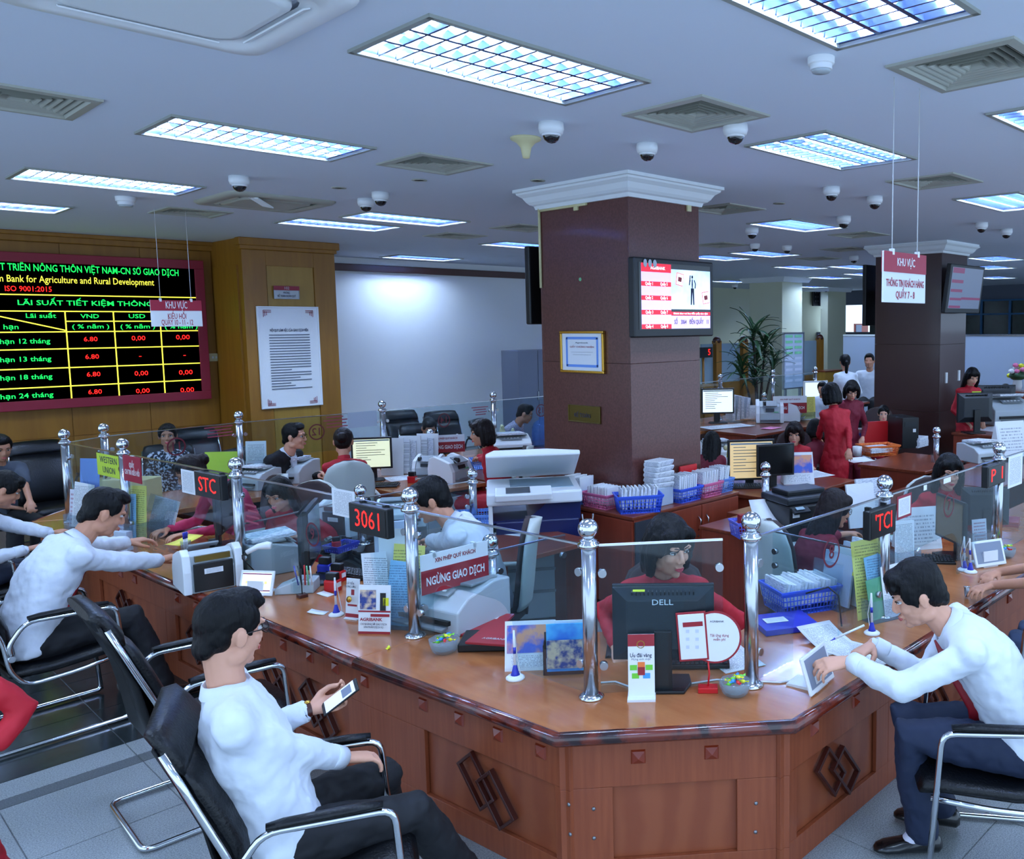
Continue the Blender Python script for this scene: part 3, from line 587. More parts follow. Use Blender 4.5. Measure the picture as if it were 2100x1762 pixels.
mb.tube([(-.006, 0, .0), (-.012, 0, -.11)], [.010, .006], 6).tube([(.008, 0, .0), (.014, 0, -.11)], [.010, .006], 6).tube([(-.02, 0, .055), (-.03, 0, .02), (-.02, 0, .085)], .005, 5).tube([(.02, 0, .055), (.032, 0, .03), (.028, 0, 0)], .005, 5).ell((0, 0, .075), (.009, .003, .011))
for v in range(len(mb.v)): x, y, z = mb.v[v]; mb.v[v] = (x*1.25, y*.1, z*1.25)
mb.build('presenter_picture', 'ink', t, (-sw/2+sw*.73, fy-.003, zc-sh/2+sh*.64))
for x, z, r in ((.55, .77, .3), (.93, .5, -.25)):
    MB().box((0, 0, 0), (sw*.1, .001, sh*.19)).build('card_picture', 'screen_red', t, (-sw/2+sw*x, fy-.002, zc-sh/2+sh*z), (0, r*.6, 0)); MB().box((0, 0, 0), (sw*.088, .001, sh*.17)).build('card_picture', 'led_white', t, (-sw/2+sw*x, fy-.003, zc-sh/2+sh*z), (0, r*.6, 0)); MB().box((0, 0, 0), (sw*.05, .001, sh*.07)).build('card_picture', 'folder_red', t, (-sw/2+sw*x, fy-.004, zc-sh/2+sh*z), (0, r*.6, 0))
for k in range(3): MB().ell((-sw/2+.07+.055*k, fy-.004, sh/2+.005), (.022, .004, .032), 12, 8).build('sticker', 'light_plastic', t)
# television on the left face of the big column, seen edge on
p = G(1112, 400, HC); a_, b_ = GX(1082, 508, c1.x+.25), GX(1084, 662, c1.x+.25)
t3 = tv('television', 'black television seen edge-on behind the left edge of the big column', M4((c1.x-.12+.3, yb+.12, (a_.z+b_.z)/2), (.0, 0, PI)), 1.0, a_.z-b_.z, 'screen_black')
c_ = GY(1084, 580, yb+.2); t3.location.x = c_.x+.5; t3.location.y = yb+.22; t3.location.z = (GY(1084, 508, yb+.2).z+GY(1084, 662, yb+.2).z)/2
TY2 = c2.y-.2
p, q = GY(1940, 590, TY2), GY(2010, 590, TY2); pt, pb = GY(1942, 540, TY2), GY(1936, 642, TY2)
t2 = tv('television', 'dim grey television on the far granite column', M4(((p.x+q.x)/2, TY2, (pt.z+pb.z)/2), (.12, 0, 0)), q.x-p.x, pt.z-pb.z, 'screen_dim')
sw, sh = (q.x-p.x)*.9, (pt.z-pb.z)*.84; zc = (pt.z-pb.z)*.02
for z0, z1 in ((.86, .99), (.62, .7), (.40, .47), (.2, .26), (.01, .07)): scr(.02, .38, z0, z1, 'screen_dim_red', par=t2)
scr(.38, 1, .22, .28, 'screen_dim_red', par=t2)
p = GX(1783, 600, c2.x+.2); t4 = tv('television', 'dark television behind the left edge of the far column', M4((c2.x+.35, yb2+.25, GX(1780, 605, c2.x).z), (0, 0, PI)), 1.3, .95, 'screen_black')
t4.location.x = GY(1772, 605, yb2+.25).x+.65
# ---------------------------------------------------------------- service counter ring
OUT = [(1.58, 8.67), (1.74, 6.2), (1.89, 3.8), (2.02, 2.48), (2.70, 1.85), (4.99, 1.88), (14, 1.95)]
INN = [(2.42, 8.2), (2.52, 6.2), (2.64, 3.8), (2.72, 3.32), (3.42, 2.66), (4.99, 2.66), (14, 2.72)]
def counter(label, out, inn, ornaments=True, seats=()):
    t = thing('service_counter', label, 'counter')
    MB().prism(out+inn[::-1], CT-.045, CT).build('worktop', 'wood_top', t, bevel=.004)
    path = [Vector((x, y, CT-.026)) for x, y in out]
    MB().tube(path, .029, 12).build('edge_molding', 'wood_edge', t)
    return t
def face(t, p0, p1, studs=(), recess=(), bolts=(), orn=(), seam=True):
    "one straight front: boards proud of a recessed field, pyramid studs, round bolts, interlocked frames"
    p0, p1 = Vector(p0), Vector(p1); e = (p1-p0).normalized(); n = Vector((e.y, -e.x)); off = -.075
    if n.dot(-p0) < 0: n = -n
    rz = math.atan2(e.y, e.x); L_ = (p1-p0).length; sg = -1 if n.dot(Vector((e.y, -e.x))) > 0 else 1
    o = Vector((p0.x, p0.y, 0))+Vector((n.x, n.y, 0))*off
    kw = dict(loc=o, rot=(0, 0, rz)); top = CT-.05; zt, zb_ = CT-.265, .115
    MB().box((L_/2, -sg*.014, top/2), (L_, .012, top)).build('front_board', 'wood_recess', t, **kw)
    y = sg*.004
    MB().box((L_/2, y, (top+zt)/2), (L_, .02, top-zt)).build('top_rail', 'wood_front', t, bevel=.0015, **kw)
    MB().box((L_/2, y, zb_/2), (L_, .02, zb_)).build('bottom_rail', 'wood_front', t, bevel=.0015, **kw)
    xs_ = [0]+[v for r in recess for v in r]+[L_]
    for a, b in zip(xs_[::2], xs_[1::2]):
        if b-a > .01: MB().box(((a+b)/2, y, (zt+zb_)/2), (b-a-.002, .02, zt-zb_-.002)).build('stile', 'wood_front', t, bevel=.0015, **kw)
    for a in studs:
        c = (a, sg*.014, top-.095); h_ = .029
        MB().add([(-h_, 0, -h_), (h_, 0, -h_), (h_, 0, h_), (-h_, 0, h_), (-h_*.85, sg*.008, -h_*.85), (h_*.85, sg*.008, -h_*.85), (h_*.85, sg*.008, h_*.85), (-h_*.85, sg*.008, h_*.85), (0, sg*.024, 0)], [(0, 1, 5, 4), (1, 2, 6, 5), (2, 3, 7, 6), (3, 0, 4, 7), (4, 5, 8), (5, 6, 8), (6, 7, 8), (7, 4, 8)]).build('stud', 'wood_stud', t, o+Matrix.Rotation(rz, 3, 'Z') @ Vector(c), (0, 0, rz))
    for a, z in bolts:
        MB().ell((0, 0, 0), (.0085, .006, .0085), 10, 6).build('bolt', 'dull_steel', t, o+Matrix.Rotation(rz, 3, 'Z') @ Vector((a, sg*.014, z)), (0, 0, rz))
    for a in orn:
        for k, (dx, dz) in enumerate(((-.062, .022), (.062, -.022))):
            f = MB(); W2, H2, b = .108, .055, .014
            for s in (-1, 1): f.box((0, 0, s*H2), (2*W2+b, .022+.004*k, b)); f.box((s*W2, 0, 0), (b, .022+.004*k, 2*H2-b))
            f.build('ornament_frame', 'wood_dark', t, o+Matrix.Rotation(rz, 3, 'Z') @ Vector((a+dx, sg*.018, (zt+zb_)/2+dz)), (0, math.radians(62 if sg < 0 else 118), rz) if 0 else None, bevel=.002).matrix_local = Matrix.Translation(o+Matrix.Rotation(rz, 3, 'Z') @ Vector((a+dx, sg*.014, (zt+zb_)/2+dz))) @ Matrix.Rotation(rz, 4, 'Z') @ Matrix.Rotation(math.radians(-50 if sg > 0 else 50)*(1), 4, 'Y')
A_ = counter('left run of the polished wood service counter, beside the men with their backs to us', OUT[:3], INN[:3])
def studs_px(pts, p0, p1): return sorted(GP(x, y, p0, p1)[0] for x, y in pts)
s1_ = studs_px(((558, 1307), (612, 1332), (664, 1357), (724, 1383)), OUT[2], OUT[1])
face(A_, OUT[1], OUT[2], studs=[2.405-v for v in s1_]+[2.405-s1_[-1]-.27*k for k in range(1, 6)], recess=((.15, .85), (1.05, 2.2)), orn=(.5, 1.5, 1.9))
face(A_, OUT[0], OUT[1], studs=[.25*k for k in range(1, 9)], recess=((.1, 1.1), (1.3, 2.3)), orn=(.6, 1.8))
B_ = counter('cut-off corner of the polished wood service counter in the foreground', OUT[2:5]+[(3.62, 1.862)], [INN[2], INN[3], INN[4], (3.62, 2.66)])
sB = studs_px(((844, 1430), (918, 1460), (998, 1492), (1086, 1528)), OUT[2], OUT[3]); r0, r1 = GP(846, 1480, OUT[2], OUT[3])[0], GP(1114, 1597, OUT[2], OUT[3])[0]
face(B_, OUT[2], OUT[3], studs=sB, recess=((r0, r1),), bolts=[GP(1144, 1665, OUT[2], OUT[3]), GP(1147, 1727, OUT[2], OUT[3])], orn=((r0+r1)/2,))
LC = math.hypot(.68, .63); r0, r1 = GP(1257, 1620, OUT[3], OUT[4])[0], GP(1516, 1615, OUT[3], OUT[4])[0]
face(B_, OUT[3], OUT[4], studs=studs_px(((1310, 1555), (1463, 1552)), OUT[3], OUT[4]), recess=((r0, r1),), bolts=[GP(x, y, OUT[3], OUT[4]) for x, y in ((1217, 1677), (1218, 1738), (1556, 1665), (1555, 1725))])
face(B_, OUT[4], (3.62, 1.862), studs=(.25, .6), recess=((.12, .8),), bolts=[(.05, .33), (.05, .22)], orn=(.45,))
C_ = counter('right run of the polished wood service counter, under the arms of the man writing', [(3.62, 1.862)]+OUT[5:], [(3.62, 2.66)]+INN[5:])
face(C_, (3.62, 1.862), OUT[5], studs=(.2, .55, .9, 1.2), recess=((.2, 1.2),), orn=(.5,)); face(C_, OUT[5], OUT[6], studs=(.2, .6, 1.0), recess=((.2, 1.2),))
bo, bi = [(2.08, 9.25), (4.6, 9.3), (9.0, 9.35), (11.7, 9.4)], [(2.6, 8.25), (4.6, 8.25), (9.0, 8.3), (11.7, 8.0)]
D_ = counter('back run of the wooden service counter before the yellow wood wall', [OUT[0]]+bo, [INN[0]]+bi)
for (a, b) in ((bo[0], bo[1]), (bo[1], bo[2]), (bo[2], bo[3])): MB().box((((a[0]+b[0])/2), a[1]-.1, .32), (b[0]-a[0], .02, .64)).build('front_board', 'wood_front', D_)
MB().prism([(1.66, 8.62), (2.1, 9.12), (2.14, 9.08), (1.7, 8.58)], 0, .64).build('front_board', 'wood_front', D_)
# inner faces under the worktops (seen through the gaps)
for t_, pts in ((A_, INN[:3]), (B_, [INN[2], INN[3], INN[4], (3.62, 2.66)]), (C_, [(3.62, 2.66), (9, 2.68)])):
    for k in range(0, len(pts)-1):
        a, b = Vector(pts[k]), Vector(pts[k+1]); e = (b-a).normalized(); 
        MB().box(((b-a).length/2, 0, .3), (.03, .5, .6)).build('support_board', 'wood_dark', t_, (a.x-.3*abs(e.y), a.y-.3*abs(e.x), 0), (0, 0, math.atan2(e.y, e.x)))
# ---------------------------------------------------------------- chrome posts
def mk_post(h=.77):
    t = thing('chrome_post', '', 'post', group='ball-topped chrome posts on the counters')
    MB().lathe([(.052, 0), (.054, .006), (.04, .016), (.032, .02)], 24).build('flange', 'chrome', t)
    MB().lathe([(.031, .012), (.031, h-.115)], 24).build('tube', 'steel', t)
    MB().lathe([(.031, h-.125), (.045, h-.118), (.046, h-.105), (.036, h-.1), (.038, h-.092), (.024, h-.088), (.018, h-.076)], 24).build('collar', 'chrome', t)
    MB().ell((0, 0, h-.043), (.043, .043, .043), 24, 14).build('ball', 'chrome', t)
    return t
post = Kit(mk_post)
ZT = CT+.77
PP = {}
for k, p, l in (('P1', G(1213, 1430, CT), 'front chrome post left of the centre monitor, two prongs on its ball'), ('P2', G(852, 1305, CT), 'chrome post between the big red number display and the stop sign'), ('P10', G(1541, 1406, CT), 'front chrome post right of the centre monitor'),
                ('P3', G(482, 938, ZT), 'chrome post above the bill counter, left of the dark haired woman'), ('P4', G(250, 899, ZT), 'chrome post left of the red counter plate'), ('P5', G(130, 880, ZT), 'leftmost chrome post, at the glass corner'), ('P6', G(211, 868, ZT), 'second chrome post from the left, behind the glass'),
                ('P7', G(488, 843, ZT), 'chrome post on the back counter left of the man in the suit'), ('P8', G(783, 821, ZT), 'chrome post on the back counter behind the lit monitor'), ('P9', G(1011, 803, ZT), 'chrome post on the back counter left of the big column'),
                ('P11', G(1815, 974, ZT), 'chrome post behind the right red number display'), ('P12', G(2050, 907, ZT), 'rightmost chrome post near the second right display')):
    PP[k] = p; post(l, (p.x, p.y, CT))
for k, px, py, l in (('s9', 1477, 767, 'far chrome post left of the potted plant base'), ('s10', 1585, 758, 'far chrome post right of the potted plant'), ('s11', 1672, 752, 'far chrome post left of the two standing women')):
    p = G(px, py, ZT); PP[k] = p; post(l, (p.x, p.y, CT))
p1o = thing('prong_hook', 'two small metal prongs standing on the ball of the front post', 'hook', (PP['P1'].x, PP['P1'].y, ZT-.01))
for s in (-1, 1): MB().cyl((s*.014, -s*.012, -.01), (s*.018, -s*.014, .03), .003, n=6).build('prong', 'dull_steel', p1o)
ZS = CT+.44
for k, px, py, l in (('s1', 1005, 1095, 'short chrome post right of the stop sign'), ('s2', 968, 961, 'short chrome post left of the copier'), ('s3', 738, 994, 'short chrome post behind the big red number display'), ('s4', 881, 880, 'short chrome post left of the small white and red sign'), ('s5', 1003, 893, 'short chrome post left of the copier lid'), ('s6', 1570, 947, 'short chrome post behind the black printer'), ('s7', 1921, 875, 'slim short chrome post left of the young woman at the right'), ('s8', 1567, 805, 'far short chrome post near the far stop sign')):
    p = G(px, py, ZS); PP[k] = p; post(l, (p.x, p.y, CT), h=.44)
# ---------------------------------------------------------------- glass screens
def pane(a, b, label, z0=CT+.015, z1=CT+.655, g0=.04, g1=.04, notch=None, mt='glass', rail=True, railmt='steel'):
    a, b = Vector((a[0], a[1])), Vector((b[0], b[1])); e = b-a; L_ = e.length-g0-g1; e.normalize(); rz = math.atan2(e.y, e.x); o = a+e*g0
    t = thing('glass_screen', label, 'glass screen', (o.x, o.y, z0), rz); h_ = z1-z0
    pts = [(0, h_)]
    if notch:
        n0, n1, nh = notch[0]*L_, notch[1]*L_, notch[2]; r = min(.12, nh*.8)
        pts += [(0, 0)] if n0 > .02 else []
        if n0 > .02: pts += [(n0, 0)]
        pts += [(n0+(r-r*math.cos(q)) if n0 > .02 or 1 else n0, nh-r+r*math.sin(q)) for q in [i*PI/10 for i in range(6)]] if n0 > .02 else [(0, nh)]
        pts += [(n1-(r-r*math.sin(q)), nh-r+r*math.cos(q)) for q in [i*PI/10 for i in range(6)]] if n1 < L_-.02 else [(L_, nh)]
        if n1 < L_-.02: pts += [(n1, 0), (L_, 0)]
    else: pts += [(0, 0), (L_, 0)]
    pts += [(L_, h_)]
    MB().side(pts, -.005, .005).build('pane', mt, t)
    if rail: MB().box((L_/2, 0, h_), (L_, .013, .008)).build('edge', railmt, t)
    for x in (.015, L_-.015):
        for z in (.12, h_-.12): MB().cyl((x, -.012, z), (x, .012, z), .018, n=14).build('clamp', 'steel', t)
    t['len'] = L_
    return t
Pq = PP
g43 = pane(Pq['P4'], Pq['P3'], 'glass screen between the red counter plate and the small red display', notch=(.35, .95, .30))
g54 = pane(Pq['P5'], Pq['P4'], 'small glass screen at the far left corner of the counter')
g56 = pane(Pq['P5'], Pq['P6'], 'short glass screen joining the two leftmost posts')
g67 = pane(Pq['P6'], Pq['P7'], 'back glass screen in front of the woman in the patterned blouse', notch=(.3, .7, .26))
g78 = pane(Pq['P7'], Pq['P8'], 'back glass screen marked twelve beside the man in the suit', notch=(.3, .7, .26))
g89 = pane(Pq['P8'], Pq['P9'], 'back glass screen before the man in the dark shirt', notch=(.3, .7, .26))
g910 = pane(Pq['P9'], (Pq['P9'].x+1.9, Pq['P9'].y+.02), 'back glass screen marked fifteen at the left edge of the column', notch=(.3, .7, .26))
g32 = pane(Pq['P3'], Pq['P2'], 'glass screen marked nine behind the bill counter', notch=(.38, .78, .28))
g21 = pane(Pq['P2'], Pq['P1'], 'glass screen in front of the red folders, between two front posts', notch=(.1, .62, .30))
L1_ = math.hypot(Pq['P10'].x-Pq['P1'].x, Pq['P10'].y-Pq['P1'].y)
g110 = pane(Pq['P1'], Pq['P10'], 'front glass screen with a white top edge before the woman at the centre monitor', g1=L1_*.18, railmt='white_plastic')
g1011 = pane(Pq['P10'], Pq['P11'], 'glass screen in front of the blue basket on the right counter', notch=(.25, .62, .28))
g1112 = pane(Pq['P11'], Pq['P12'], 'glass screen marked seven before the young woman at the right', notch=(.2, .6, .28))
g12 = pane(Pq['P12'], (Pq['P12'].x+1.6, Pq['P12'].y), 'glass screen running out of the frame at the right')
pane(Pq['P2'], Pq['s1'], 'low glass divider holding the big stop sign', z1=CT+.34)
pane(Pq['s1'], (Pq['s1'].x+.55, Pq['s1'].y-.02), 'low glass divider right of the short post by the red folders', z0=.1, z1=CT+.34)
pane(Pq['P3'], Pq['s3'], 'low glass divider behind the grey printer', z1=CT+.34)
pane(Pq['s3'], Pq['s2'], 'low glass divider in front of the beige chair', z1=CT+.34)
pane(Pq['P8'], Pq['s4'], 'low glass divider left of the dark shirted man', z1=CT+.34)
pane(Pq['P11'], (Pq['P11'].x+.05, Pq['P11'].y+.8), 'low glass divider behind the right number display', z1=CT+.34)
pane(Pq['s9'], Pq['s10'], 'far glass screen below the potted plant', z0=CT+.02); pane(Pq['s10'], Pq['s11'], 'far glass screen right of the potted plant', z0=CT+.02)
pane((Pq['s9'].x-2.4, Pq['s9'].y-.1), Pq['s9'], 'far glass screen beside the right edge of the big column', z0=CT+.02)
# number transfers and printed labels stuck on the glass
def ring_decal(par, x, z, r, num, mirror=False, front=-1, mt='sign_red'):
    s = M4((x, front*.007, z), (0, 0, PI if mirror else 0))
    n = 28; rs = [[(x+a*math.cos(2*PI*i/n), front*.0065, z+a*math.sin(2*PI*i/n)) for i in range(n)] for a in (r, r*.84)]
    MB().rings(rs, 0, False, False).build('number_ring', mt, par); text(num, par, mt, s, r*1.3, bold=.001)
def note(par, x, z, w_, h_, mt='printed', front=-1, nm='sticker'):
    return MB().box((x, front*.0075, z), (w_, .001, h_)).build(nm, mt, par)
def onpane(pn, px, py):
    o = pn.location; e = Vector((math.cos(pn.rotation_euler.z), math.sin(pn.rotation_euler.z))); s, z = GP(px, py, (o.x, o.y), (o.x+e.x, o.y+e.y)); return s, z-o.z
for pn, px, py, r, num, mir in ((g32, 643, 1096, .07, '9', 0), (g78, 649, 886, .085, '12', 1), (g67, 361, 916, .085, '11', 1), (g89, 910, 862, .085, '14', 1), (g910, 1109, 842, .085, '15', 1), (g1011, 1703, 1133, .075, '8', 0), (g1112, 1944, 1036, .075, '7', 0)):
    s, z = onpane(pn, px, py); ring_decal(pn, s, z, r, num, bool(mir), front=-1, mt='decal_dim')
mat('faint_print', (150, 60, 80), .6)
for pn, px, py, w_, h_ in ((g32, 520, 1060, .19, .14), (g78, 690, 868, .3, .14), (g67, 450, 888, .3, .12), (g89, 985, 845, .25, .12), (g43, 175, 0, 0, 0)):
    if not w_: continue
    s, z = onpane(pn, px, py)
    for k in range(4): MB().box((s+random.uniform(-.02, .02), -.0065, z+h_/2-h_*k/4), (w_*random.uniform(.6, 1), .001, h_*.09)).build('faint_lettering', 'faint_print', pn)
s, z = onpane(g78, 743, 860); note(g78, s, z, .33, .17, 'whiteboard')
s, z = onpane(g43, 388, 988); note(g43, s, z, .19, .16, 'printed')
s, z = onpane(g32, 707, 1032); note(g32, s, z, .22, .15, 'printed'); s, z = onpane(g1112, 2068, 962)
s, z = onpane(g12, 2080, 965); note(g12, s, z, .26, .22, 'printed')
s, z = onpane(g1112, 1852, 1038); note(g1112, s, z, .17, .13, 'maroon'); note(g1112, s, z, .14, .10, 'printed').location.y = -.0012
s, z = onpane(g1112, 1940, 985); note(g1112, s, z, .1, .03, 'paper', nm='tape'); s, z = onpane(g1112, 1895, 1000); note(g1112, s, z, .04, .03, 'paper', nm='tape')
s, z = onpane(g54, 225, 955); note(g54, s, z, .42, .17, 'lime'); text('WESTERN\nUNION', g54, 'ink', M4((s, -.009, z)), .07, .3)
s, z = onpane(g43, 275, 962)
cp = thing('counter_plate', 'red plate with white lettering hanging on the glass beside the left post', 'sign', g43.location+Vector((0, 0, z))+Vector((math.cos(g43.rotation_euler.z), math.sin(g43.rotation_euler.z), 0))*s, g43.rotation_euler.z)
MB().box((0, -.012, 0), (.30, .006, .19)).build('plate', 'sign_red', cp); text('QUẦY\nCHI TRẢ KIỀU HỐI', cp, 'white_plastic', M4((0, -.0155, 0)), .05, .25, bold=.0006)
MB().box((0, -.004, .09), (.04, .02, .02)).build('clip', 'white_plastic', cp)
# red number displays clipped on the glass
def led_box(label, pn, px, py, w_, h_, txt, seg=.7, rotz=0, d=.045):
    s, z = onpane(pn, px, py); rz = pn.rotation_euler.z
    l = thing('number_display', label, 'number display', pn.location+Vector((0, 0, z))+Vector((math.cos(rz), math.sin(rz), 0))*s+Vector((math.sin(rz), -math.cos(rz), 0))*(.008+d/2), rz+rotz)
    MB().box((0, 0, 0), (w_, d, h_)).build('case', 'black_plastic', l, bevel=.006); MB().box((0, -d/2-.001, 0), (w_*.94, .002, h_*.86)).build('screen', 'led_black', l)
    text(txt, l, 'led_red', M4((0, -d/2-.003, 0)), h_*.86, w_*seg*.9, bold=-.0012)
    MB().box((-w_*.3, d/2, h_/2), (.02, .03, .02)).box((w_*.3, d/2, h_/2), (.02, .03, .02)).build('clip', 'black_plastic', l)
    return l
led_box('red number display reading 3061, hung on the glass by the tall chrome post', g32, 772, 1064, .34, .155, '3061')
led_box('small red number display on the glass left of the post above the bill counter', g43, 443, 994, .36, .16, 'STC')
led_box('red number display on the right glass beside the maroon dressed woman', g1011, 1793, 1068, .27, .15, "'TCI")
led_box('red number display at the right edge of the picture', g1112, 2028, 972, .30, .14, 'P  I')
# ---------------------------------------------------------------- kits of office things (front = local -y)
CAMR = -.85
def mk_monitor(w_=.41, h_=.33, screen='screen_black', stand=.12):
    t = thing('monitor', '', 'monitor'); b = .02; z0 = stand
    MB().side([(-w_/2, 0), (w_/2, 0), (w_/2, h_), (-w_/2, h_)], -.012, .012).build('bezel', 'black_plastic', t, (0, 0, z0), bevel=.004)
    MB().box((0, -.0135, z0+h_/2), (w_-2*b, .003, h_-2*b)).build('screen', screen, t)
    if screen.startswith('screen_doc') or screen == 'screen_warm':
        l = MB()
        for i in range(9): ww = (w_-.1)*random.uniform(.3, .95); l.box((-(w_-.1)/2+ww/2, -.0155, z0+h_*(.82-.075*i)), (ww, .001, .006))
        l.build('text_lines', 'dull_steel', t, kind='stuff'); MB().box((0, -.0155, z0+h_*.9), (w_-.05, .001, .014)).build('window_bar', 'frost', t)
    k = MB(); k.rings([[(sx*a, y, z0+h_/2+sz*c) for sx, sz in ((-1, -1), (-1, 1), (1, 1), (1, -1))] for a, c, y in ((w_*.49, h_*.48, .012), (w_*.49, h_*.47, .022), (w_*.36, h_*.33, .05), (w_*.34, h_*.31, .052))], 0, False)
    k.build('back_cover', 'dark_plastic', t)
    v = MB()
    for i in range(16): v.box((-w_*.3+w_*.6*i/15, .037, z0+h_*.90), (.004, .012, .035), rot=(-.6, 0, 0))
    v.build('vent_slots', 'black_plastic', t, kind='stuff')
    MB().box((0, .06, z0/2+h_*.22), (.075, .025, z0+h_*.44)).build('neck', 'black_plastic', t, bevel=.004)
    MB().prism([(-.11, -.09), (.11, -.09), (.12, 0), (.09, .10), (-.09, .10), (-.12, 0)], 0, .014).build('base', 'black_plastic', t, bevel=.004)
    return t
monitor = Kit(mk_monitor)
def mk_keyboard(m1='black_plastic'):
    t = thing('keyboard', '', 'keyboard'); MB().box((0, 0, .011), (.45, .155, .018), rot=(.05, 0, 0)).build('body', m1, t, bevel=.004)
    k = MB()
    for r in range(6):
        for c in range(20): k.box((-.205+.0215*c, -.058+.0235*r, .0235+.0012*r), (.018, .018, .006), taper=.8)
    k.build('keys', 'dark_plastic', t, kind='stuff'); return t
keyboard = Kit(mk_keyboard)
def mk_calendar(w_=.24, h_=.18, pic='photo_print', low='calendar_print', base='white_plastic'):
    t = thing('desk_calendar', '', 'calendar'); a = .34
    MB().add([(-w_/2, -.06, 0), (w_/2, -.06, 0), (w_/2, 0, h_), (-w_/2, 0, h_), (-w_/2, .06, 0), (w_/2, .06, 0)], [(0, 1, 2, 3), (3, 2, 5, 4), (0, 3, 4), (1, 5, 2)]).build('stand', base, t)
    M_ = M4((0, -.0615, 0), (-math.atan2(.06, h_), 0, 0))
    p_ = MB(); p_.T = M_
    if pic: p_.box((0, 0, h_*(.66 if low else .5)), (w_*.92, .002, h_*(.58 if low else .9))).build('photo_sheet', pic, t)
    if low: q_ = MB(); q_.T = M_; q_.box((0, 0, h_*.2 if pic else h_*.52), (w_*.92, .002, h_*(.30 if pic else .8))).build('date_sheet', low, t)
    return t
calendar = Kit(mk_calendar)
def mk_tablet(screen='screen_doc_blue', w_=.215, h_=.145):
    t = thing('tablet_on_stand', '', 'tablet'); M_ = M4((0, -.03, .005), (-.32, 0, 0))
    b = MB(); b.T = M_; b.box((0, 0, h_/2), (w_, .012, h_)).build('frame', 'white_plastic', t, bevel=.004)
    s_ = MB(); s_.T = M_; s_.box((0, -.0065, h_*.52), (w_*.86, .001, h_*.78)).build('screen', screen, t)
    if screen == 'screen_doc_blue':
        for z in (.2, .86): q_ = MB(); q_.T = M_; q_.box((0, -.0073, h_*z), (w_*.86, .0006, h_*.05)).build('screen_bar', 'screen_dim_red', t)
        q_ = MB(); q_.T = M_
        for k in range(4): q_.box((-.06+.04*k, -.0073, h_*.52), (.016, .0006, .016))
        q_.build('screen_icons', 'led_amber', t, kind='stuff')
    MB().side([(-.03, .0), (.10, 0), (.10, .008), (0, .012), (-.02, .09), (-.025, .09)], -.05, .05).build('stand', 'white_plastic', t, rot=(0, 0, PI/2))
    return t
tablet = Kit(mk_tablet)
def mk_pen():
    t = thing('pen_on_stand', '', 'pen'); MB().lathe([(.036, 0), (.037, .006), (.030, .012), (.012, .018), (.0, .02)], 20).build('base', 'white_plastic', t)
    MB().lathe([(.020, .012), (.014, .025), (.008, .05), (.006, .055)], 14).build('holder', 'folder_blue', t)
    MB().tube([(0, 0, .045), (.004, .004, .15), (.005, .005, .19)], [.0055, .0055, .004], 10).build('barrel', 'white_plastic', t); MB().tube([(.002, .002, .10), (.003, .003, .125)], .0060, 10).build('grip', 'folder_blue', t)
    MB().tube([(.03, 0, .008), (.045, .01, .01), (.04, .02, .08), (.02, .01, .15), (.005, .005, .185)], .0022, 6).build('cord', 'cable_white', t); return t
pen = Kit(mk_pen)
def mk_bowl():
    t = thing('candy_bowl', '', 'bowl'); n = 24
    rs = [[((r+(.003*math.cos(8*2*PI*i/n) if k in (2, 3) else 0))*math.cos(2*PI*i/n), (r+(.003*math.cos(8*2*PI*i/n) if k in (2, 3) else 0))*math.sin(2*PI*i/n), z) for i in range(n)] for k, (r, z) in enumerate(((.035, 0), (.048, .012), (.056, .035), (.058, .055), (.054, .056), (.045, .02), (.03, .01)))]
    MB().rings(rs).build('glass_bowl', 'hazy_glass', t); return t
bowl = Kit(mk_bowl)
def mk_candy(m_='candy_blue'):
    t = thing('wrapped_candy', '', 'candy'); MB().ell((0, 0, 0), (.012, .008, .008), 10, 6).build('sweet', m_, t)
    w_ = MB()
    for s in (-1, 1): w_.add([(s*.01, 0, 0), (s*.026, -.009, .004), (s*.024, 0, -.002), (s*.026, .009, .005), (s*.010, .002, .003)], [(0, 1, 2), (0, 2, 3), (0, 3, 4)])
    w_.build('wrapper', m_, t, kind='stuff'); return t
candy = Kit(mk_candy)
def candies(where, loc, n=9):
    for i in range(n):
        c_ = ('candy_blue', 'candy_green', 'candy_yellow', 'candy_red')[i % 4]; a = i*2.4; r = .034*math.sqrt(i/n)
        o = candy('%s wrapped sweet in the %s' % (c_[6:], where), (loc[0]+r*math.cos(a), loc[1]+r*math.sin(a), loc[2]+.046+.012*(i % 3)+.010*(1-i/n)), a, m_=c_, group='sweets in the '+where); o.rotation_euler[0] = .4*math.sin(i*3)
def mk_basket(m_='light_blue_plastic', w_=.36, d_=.26, h_=.12):
    t = thing('plastic_basket', '', 'basket'); b = MB(); tp = .88
    def P(u, v, z): k = tp+(1-tp)*z/h_; return (u*w_/2*k, v*d_/2*k, z)
    MB().box((0, 0, .004), (w_*tp, d_*tp, .006)).build('bottom', m_, t)
    for z in [h_*i/5 for i in range(5)]:
        r = [P(-1, -1, z), P(1, -1, z), P(1, 1, z), P(-1, 1, z)]
        b.tube(r, .003, 4, 0, True)
    n1, n2 = int(w_/.022), int(d_/.022)
    for k in range(n1+1):
        u = -1+2*k/n1
        for v in (-1, 1): b.tube([P(u, v, 0), P(u, v, h_)], .0032, 4)
    for k in range(n2+1):
        v = -1+2*k/n2
        for u in (-1, 1): b.tube([P(u, v, 0), P(u, v, h_)], .0032, 4)
    b.build('lattice', m_, t)
    ri = [[P(su*(1+e), sv*(1+e), z) for su, sv in ((-1, -1), (1, -1), (1, 1), (-1, 1))] for e, z in ((0, h_-.025), (0, h_), (.06, h_), (.06, h_-.012), (.02, h_-.025))]
    MB().rings(ri, 0, False, False).build('rim', m_, t); return t
basket = Kit(mk_basket)
